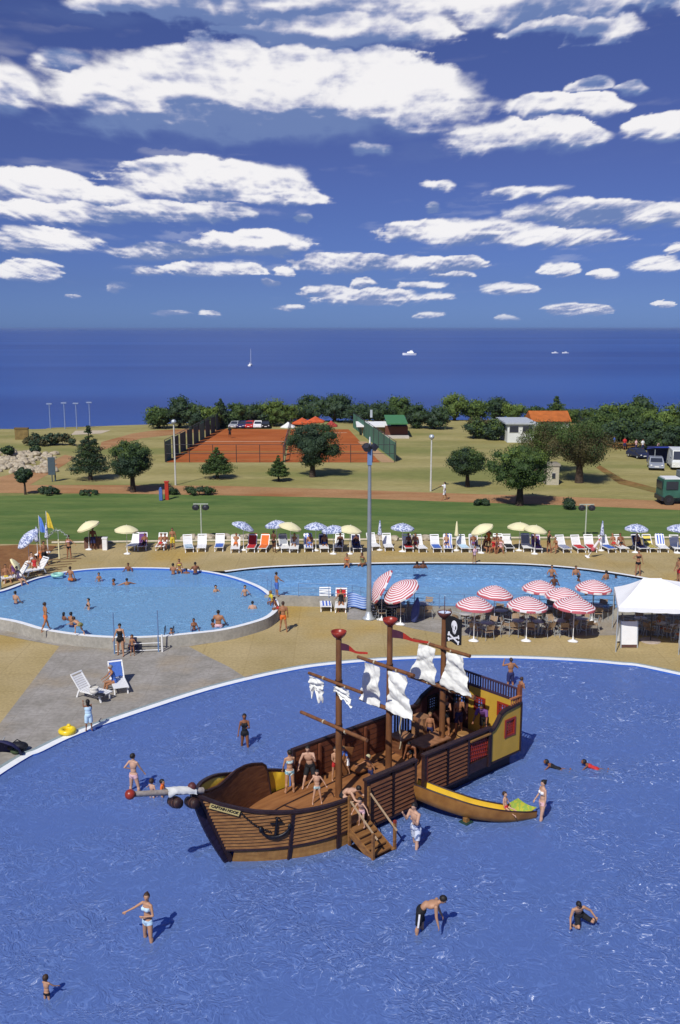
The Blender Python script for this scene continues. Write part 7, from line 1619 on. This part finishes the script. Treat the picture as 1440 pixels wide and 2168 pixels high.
b = MB(); b.box((0, 0, .9), (.35, .35, 1.2)); b.build('roof_vent', m_metal, None, 'grey vent stack on the white hut roof', 'vent', loc=G(787, 918, U) + Vector((0, 2.5, 2.0)))
o = empty('awning_stall', G(840, 926, U), 0, 'green roofed stall with a brown front beside the white hut', 'stall')
m_ = PXM(926, U)
b = MB(); b.box((0, 3, .9), (48 * m_, 5, 1.4)); b.build('wall', M('brown_front', (.14, .05, .03), .8), o); b = MB(); b.box((0, 3.2, 2.4), (44 * m_, 9, .18), Matrix.Rotation(R(3), 3, 'X')); b.build('roof', M('green_roof', (.06, .20, .08), .7), o); b = MB(); b.box((0, -.4, .15), (50 * m_, 2.4, .3)); b.build('step', M('pale_step', (.5, .46, .4), .8), o)
house('kiosk', 1170, 1027, 987, 26, 1.8, M('kiosk_beige', (.44, .40, .30), .8), M('kiosk_roof', (.30, .27, .22), .8), 'narrow beige kiosk between the large pine and the loose tree', over=.1, wins=((.1, .5, .3, .3),))
house('wooden_screen', 46, 931, 909, 28, .4, M('screen_wood', (.20, .14, .05), .8, .3, 2), M('screen_cap', (.15, .1, .04), .8), 'yellowish wooden screen by the shore at the left edge', 'screen', over=.05)
for px, by, ty, w, m__, lb in ((610, 905, 893, 34, m_white, 'white parasol in front of the orange awnings'), (640, 902, 884, 46, m_or, 'left peaked orange awning behind the courts'), (668, 902, 881, 44, m_or, 'right peaked orange awning behind the courts'), (701, 903, 890, 30, M('red_awning', (.40, .05, .04), .7), 'small red awning right of the dark field tree')):
    l = G(px, by, U); mm = PXM(by, U); h_ = HT(px, by, ty, U); r_ = w * mm / 2; o = empty('awning', l, .4, lb, 'awning')
    b = MB(); b.lathe([(0, h_), (r_ * .5, h_ - .45), (r_, h_ - .8), (r_, h_ - 1.05)], 6, smooth=False); b.lathe([(r_, h_ - .82), (0, h_ - .05)], 6); b.build('canopy', m__, o)
    b = MB(); b.cyl((0, 0, 0), (0, 0, h_), .08, None, 6); b.build('pole', m_metal, o)
# parked things and cars behind the courts
def mk_car(body, glass=None, L_=4.2, W_=1.75, H_=1.45, van=False):
    def f():
        o = empty('parked_car' if not van else 'parked_van', (0, 0, 0), 0, None, 'car' if not van else 'van')
        prof = [(-L_ / 2, .35), (-L_ / 2 + .05, .75), (-L_ / 2 + .9, .92), (-L_ / 2 + 1.5, H_), (L_ / 2 - .9, H_), (L_ / 2 - .2, .95), (L_ / 2, .8), (L_ / 2, .35)] if not van else [(-L_ / 2, .35), (-L_ / 2, .95), (-L_ / 2 + .55, 1.15), (-L_ / 2 + 1.0, H_), (L_ / 2, H_), (L_ / 2, .35)]
        b = MB(); n = len(prof)
        vs = [(s * W_ / 2 * (1 if z < 1.0 else .86), y, z) for s in (-1, 1) for y, z in prof]
        b.add(vs, [list(range(n))[::-1], list(range(n, 2 * n))] + [(i, (i + 1) % n, n + (i + 1) % n, n + i) for i in range(n)]); b.build('body', body, o)
        g = MB(); y0, y1 = (-L_ / 2 + .93, -L_ / 2 + 1.45) if not van else (-L_ / 2 + .56, -L_ / 2 + .97); z0, z1 = (.96, H_ - .05) if not van else (1.18, H_ - .08)
        g.add([(-W_ * .41, y0 - .02, z0), (W_ * .41, y0 - .02, z0), (W_ * .38, y1 - .02, z1), (-W_ * .38, y1 - .02, z1)], [(0, 1, 2, 3)]); g.build('windscreen', M('dark_glass', (.03, .035, .05), .15, .1, 1, 0, .6), o)
        for s in (-1, 1):
            g = MB(); g.box((s * W_ * .455, .15, 1.15), (.03, L_ * .42, .3)); g.build('side_window', M('dark_glass', (.03, .035, .05), .15, .1, 1, 0, .6), o)
            h = MB(); h.ball((s * W_ * .36, -L_ / 2 + .02, .66), (.16, .06, .10), 1); h.build('headlight', m_white, o)
            for y in (-L_ / 2 + .8, L_ / 2 - .8):
                w_ = MB(); w_.cyl((s * W_ * .42, y, .32), (s * (W_ * .5 + .02), y, .32), .32, None, 14); wo = w_.build('wheel', M('tyre', (.02, .02, .02), .8), o)
                w_ = MB(); w_.cyl((s * (W_ * .5 + .02), y, .32), (s * (W_ * .5 + .035), y, .32), .18, None, 10); w_.build('rim', m_metal, wo)
        p = MB(); p.box((0, -L_ / 2 - .01, .5), (.5, .03, .12)); p.build('number_plate', m_white, o)
        return o
    return f
for px, py, rz, m_, lb, sc_ in ((1350, 969, .25, M('car_navy', (.02, .025, .06), .3, .1, 1, 0, .6), 'dark parked car on the dry grass before the picnic place', .8), (1388, 992, -.25, M('car_silver', (.50, .53, .56), .25, .05, 1, 0, .6, .5), 'silver parked car on the dry grass left of the blue awning', .95)):
    o = mk_car(m_)(); o.location = G(px, py, U); o.rotation_euler.z = rz; o.scale = (sc_,) * 3; tag(o, lb)
for k, (px, m_) in enumerate(((500, 'grey'), (515, 'navy'), (530, 'red'), (547, 'white'), (562, 'black'))):
    o = mk_car(cloth(m_))(); o.location = G(px, 906, U); o.rotation_euler.z = .1 * k - .3; o.scale = (.8,) * 3; tag(o, {0: 'grey car, first of the line parked behind the left court', 1: 'dark blue car, second of the line parked behind the left court', 2: 'red car parked behind the left court', 3: 'white car parked behind the left court', 4: 'black car parked behind the left court', 5: 'blue car parked behind the left court', 6: 'white car left of the white hut', 7: 'grey car nearest the white hut'}[k], None, 'cars parked behind the courts')
o = mk_car(M('van_white', (.70, .72, .68), .4), L_=5, W_=1.9, H_=2.2, van=True)(); o.location = G(1434, 990, U); o.rotation_euler.z = -.2; tag(o, 'white van at the right edge beside the blue awning')
o = empty('camp_awning', G(1410, 985, U), 0, 'blue awning tent between the silver car and the white van', 'awning'); m_ = PXM(985, U)
b = MB(); b.box((0, 1.5, 1.9), (2.9, 3.2, .08), Matrix.Rotation(R(-10), 3, 'X')); b.box((0, 3., 1.), (2.8, .08, 1.9), mi=1); b.build('roof', [M('tarp_blue', (.03, .06, .38), .6, .15, 1), M('tarp_dark', (.03, .035, .10), .7)], o)
for x in (-1.4, 1.4): b = MB(); b.cyl((x, 0, 0), (x, 0, 1.9), .04, None, 6); b.build('pole', m_metal, o)
b = MB(); b.box((1.1, -.5, .5), (1.3, .6, .9)); b.build('crate', M('crate_dark', (.03, .05, .06), .6), None, 'dark equipment crate in front of the blue awning', 'crate', loc=G(1416, 985, U))
# green truck at the right edge
l = G(1424, 1070, U); o = empty('green_truck', l, 0, 'green truck on the earth path, cut by the right edge', 'truck'); m_g = M('truck_green', (.035, .12, .085), .45, .2, 2, 0, .5)
b = MB(); b.box((-.05, 1.1, 1.55), (1.8, 2.0, 1.7), taper=.92); b.box((0, 1.1, 2.45), (1.5, 1.6, .12), mi=1); b.build('cab', [m_g, m_white], o)
b = MB(); b.box((3.0, 1.1, 1.9), (4.2, 2.1, 2.3)); b.box((3.0, 1.1, .75), (4.4, 1.9, .25), mi=1); b.build('load_box', [M('truck_grey', (.17, .20, .20), .6, .2, 1), m_dkmetal], o)
b = MB(); b.box((-.1, .08, 1.85), (1.1, .05, .75)); b.build('side_window', MATS['dark_glass'], o)
b = MB(); b.box((-.97, 1.1, 1.85), (.05, 1.6, .7)); b.build('windscreen', MATS['dark_glass'], o)
b = MB(); b.box((-.95, 1.1, .6), (.2, 2.1, .4)); b.build('bumper', m_dkmetal, o)
for x in (-.35, 1.9, 4.2):
    for y in (.15, 2.05):
        w_ = MB(); w_.cyl((x, y - .15, .48), (x, y + .15, .48), .48, None, 16); wo = w_.build('wheel', MATS['tyre'], o); w_ = MB(); w_.cyl((x, y - .17, .48), (x, y + .17, .48), .22, None, 10); w_.build('rim', m_dkmetal, wo)
# picnic tables and people in the wood
for k, (px, py) in enumerate(((1290, 947), (1312, 950), (1335, 951))):
    o = empty('picnic_table', G(px, py, U), .2 * k, ('left', 'middle', 'right')[k] + ' picnic table in the shade of the right hand wood', 'picnic table', 'picnic tables in the wood'); b = MB(); b.box((0, 0, .75), (1.9, .75, .06)); b.build('table_top', m_plank_l, o)
    for y in (-.65, .65): b = MB(); b.box((0, y, .45), (1.9, .28, .05)); b.build('bench', m_plank_l, o)
    for x in (-.7, .7): b = MB(); b.beam((x, -.7, 0), (x, .1, .74), .07); b.beam((x, .7, 0), (x, -.1, .74), .07); b.build('leg_frame', m_plank, o)
for px, py, wr, lb in ((1300, 950, 'blue', 'picnicker in blue beside the left picnic table'), (1322, 953, 'red', 'picnicker in red between the picnic tables'), (1346, 957, 'pink', 'person in pink behind the dark parked car'), (1360, 957, 'white', 'person in white behind the dark parked car'), (1393, 962, 'pink', 'person in pink behind the silver car')):
    P(px, py, U, (random.uniform(-1, 1), -1), h=1.7, build='m', skin='tan', wear=(('shirt', wr), ('shorts', 'navy')), vox=.04, label=lb)
P(487, 928, U, (.2, -1), h=1.75, build='m', skin='brown', wear=(('shirt', 'black'), ('shorts', 'black')), vox=.04, label='tennis player in dark clothes on the far half of the left court')
# small posts on the lawn: sign board, red and blue stands
b = MB(); b.box((0, 0, 1.7), (.75, .12, 1.9)); b.cyl((0, 0, 0), (0, 0, .9), .06, None, 6); b.cyl((.25, .3, 0), (.25, .3, .9), .08, None, 6); b.build('sign_board', [M('sign_blue_grey', (.06, .09, .11), .6)], None, 'blue grey upright sign board beside the side path', 'sign', loc=G(111, 1020, U))
b = MB(); b.box((0, 0, .85), (.34, .3, 1.7)); b.box((0, 0, 1.75), (.44, .4, .12)); b.build('red_stand', M('red_stand_paint', (.45, .04, .02), .5), None, 'red litter stand on the lawn edge below the round pine', 'litter stand', loc=G(354, 1058, U))
b = MB(); b.box((0, 0, .6), (.3, .25, 1.1)); b.ball((0, 0, 1.2), .13, 1); b.build('blue_stand', M('blue_stand_paint', (.08, .15, .40), .5), None, 'small blue stand left of the red one on the lawn edge', 'litter stand', loc=G(341, 1060, U))
# boats on the sea (sea level -6)
SEA = -6.
l = G(531, 775, SEA); o = empty('sailing_boat', l, R(80), 'small white sailing boat with bare mast, anchored on the sea at the left', 'boat')
def hull(mb, L_, B_, H_, mi=0):
    n = 12; pts = []
    for z, k in ((-.2, .55), (H_, 1.)):
        for i in range(n + 1): u = i / n; x = -L_ / 2 + L_ * u; pts.append((x, -B_ / 2 * k * math.sin(math.pi * min(1, u * .6 + .42)) ** .7, z + .25 * u * u * (z > 0)))
        for i in range(n, -1, -1): u = i / n; x = -L_ / 2 + L_ * u; pts.append((x, B_ / 2 * k * math.sin(math.pi * min(1, u * .6 + .42)) ** .7, z + .25 * u * u * (z > 0)))
    m = 2 * (n + 1); mb.add(pts, [(i, (i + 1) % m, m + (i + 1) % m, m + i) for i in range(m)] + [list(range(m, 2 * m)), list(range(m))[::-1]], mi)
b = MB(); hull(b, 6.8, 2.2, .8); b.build('hull', m_white, o); b = MB(); b.box((-.3, 0, 1.2), (2.8, 1.4, .5), taper=.85); b.build('cabin', m_white, o)
b = MB(); b.cyl((.5, 0, 1), (.5, 0, 10.5), .10, .07, 6); b.cyl((.5, 0, 2.2), (-2.8, 0, 2.1), .15, None, 6); b.build('mast', m_white, o)
l = G(867, 752, SEA); o = empty('motor_yacht', l, R(170), 'white motor yacht heading left in the middle of the sea', 'boat')
b = MB(); hull(b, 12, 3.8, 1.7); b.build('hull', m_white, o); b = MB(); b.box((-.8, 0, 2.4), (6, 2.8, 1.3), taper=.8); b.box((-.9, 0, 2.5), (5.2, 2.85, .5), mi=1, taper=.85); b.build('cabin', [m_white, MATS['dark_glass']], o)
b = MB(); b.box((-1.5, 0, 3.5), (2.6, 2.0, .7), taper=.7); b.cyl((-2.4, 0, 3.6), (-2.4, 0, 5.2), .08, None, 5); b.build('flybridge', m_white, o)
for px, py, lb in ((1175, 748, 'tiny white boat far out at the right, left of a pair'), (1197, 748, 'tiny white boat far out at the right, right of a pair')):
    o = empty('speed_boat', G(px, py, SEA), R(175), lb, 'boat', 'tiny boats far out'); b = MB(); hull(b, 6, 2, .8); b.build('hull', m_white, o); b = MB(); b.box((-.3, 0, 1.1), (2, 1.2, .7)); b.build('cabin', m_white, o)
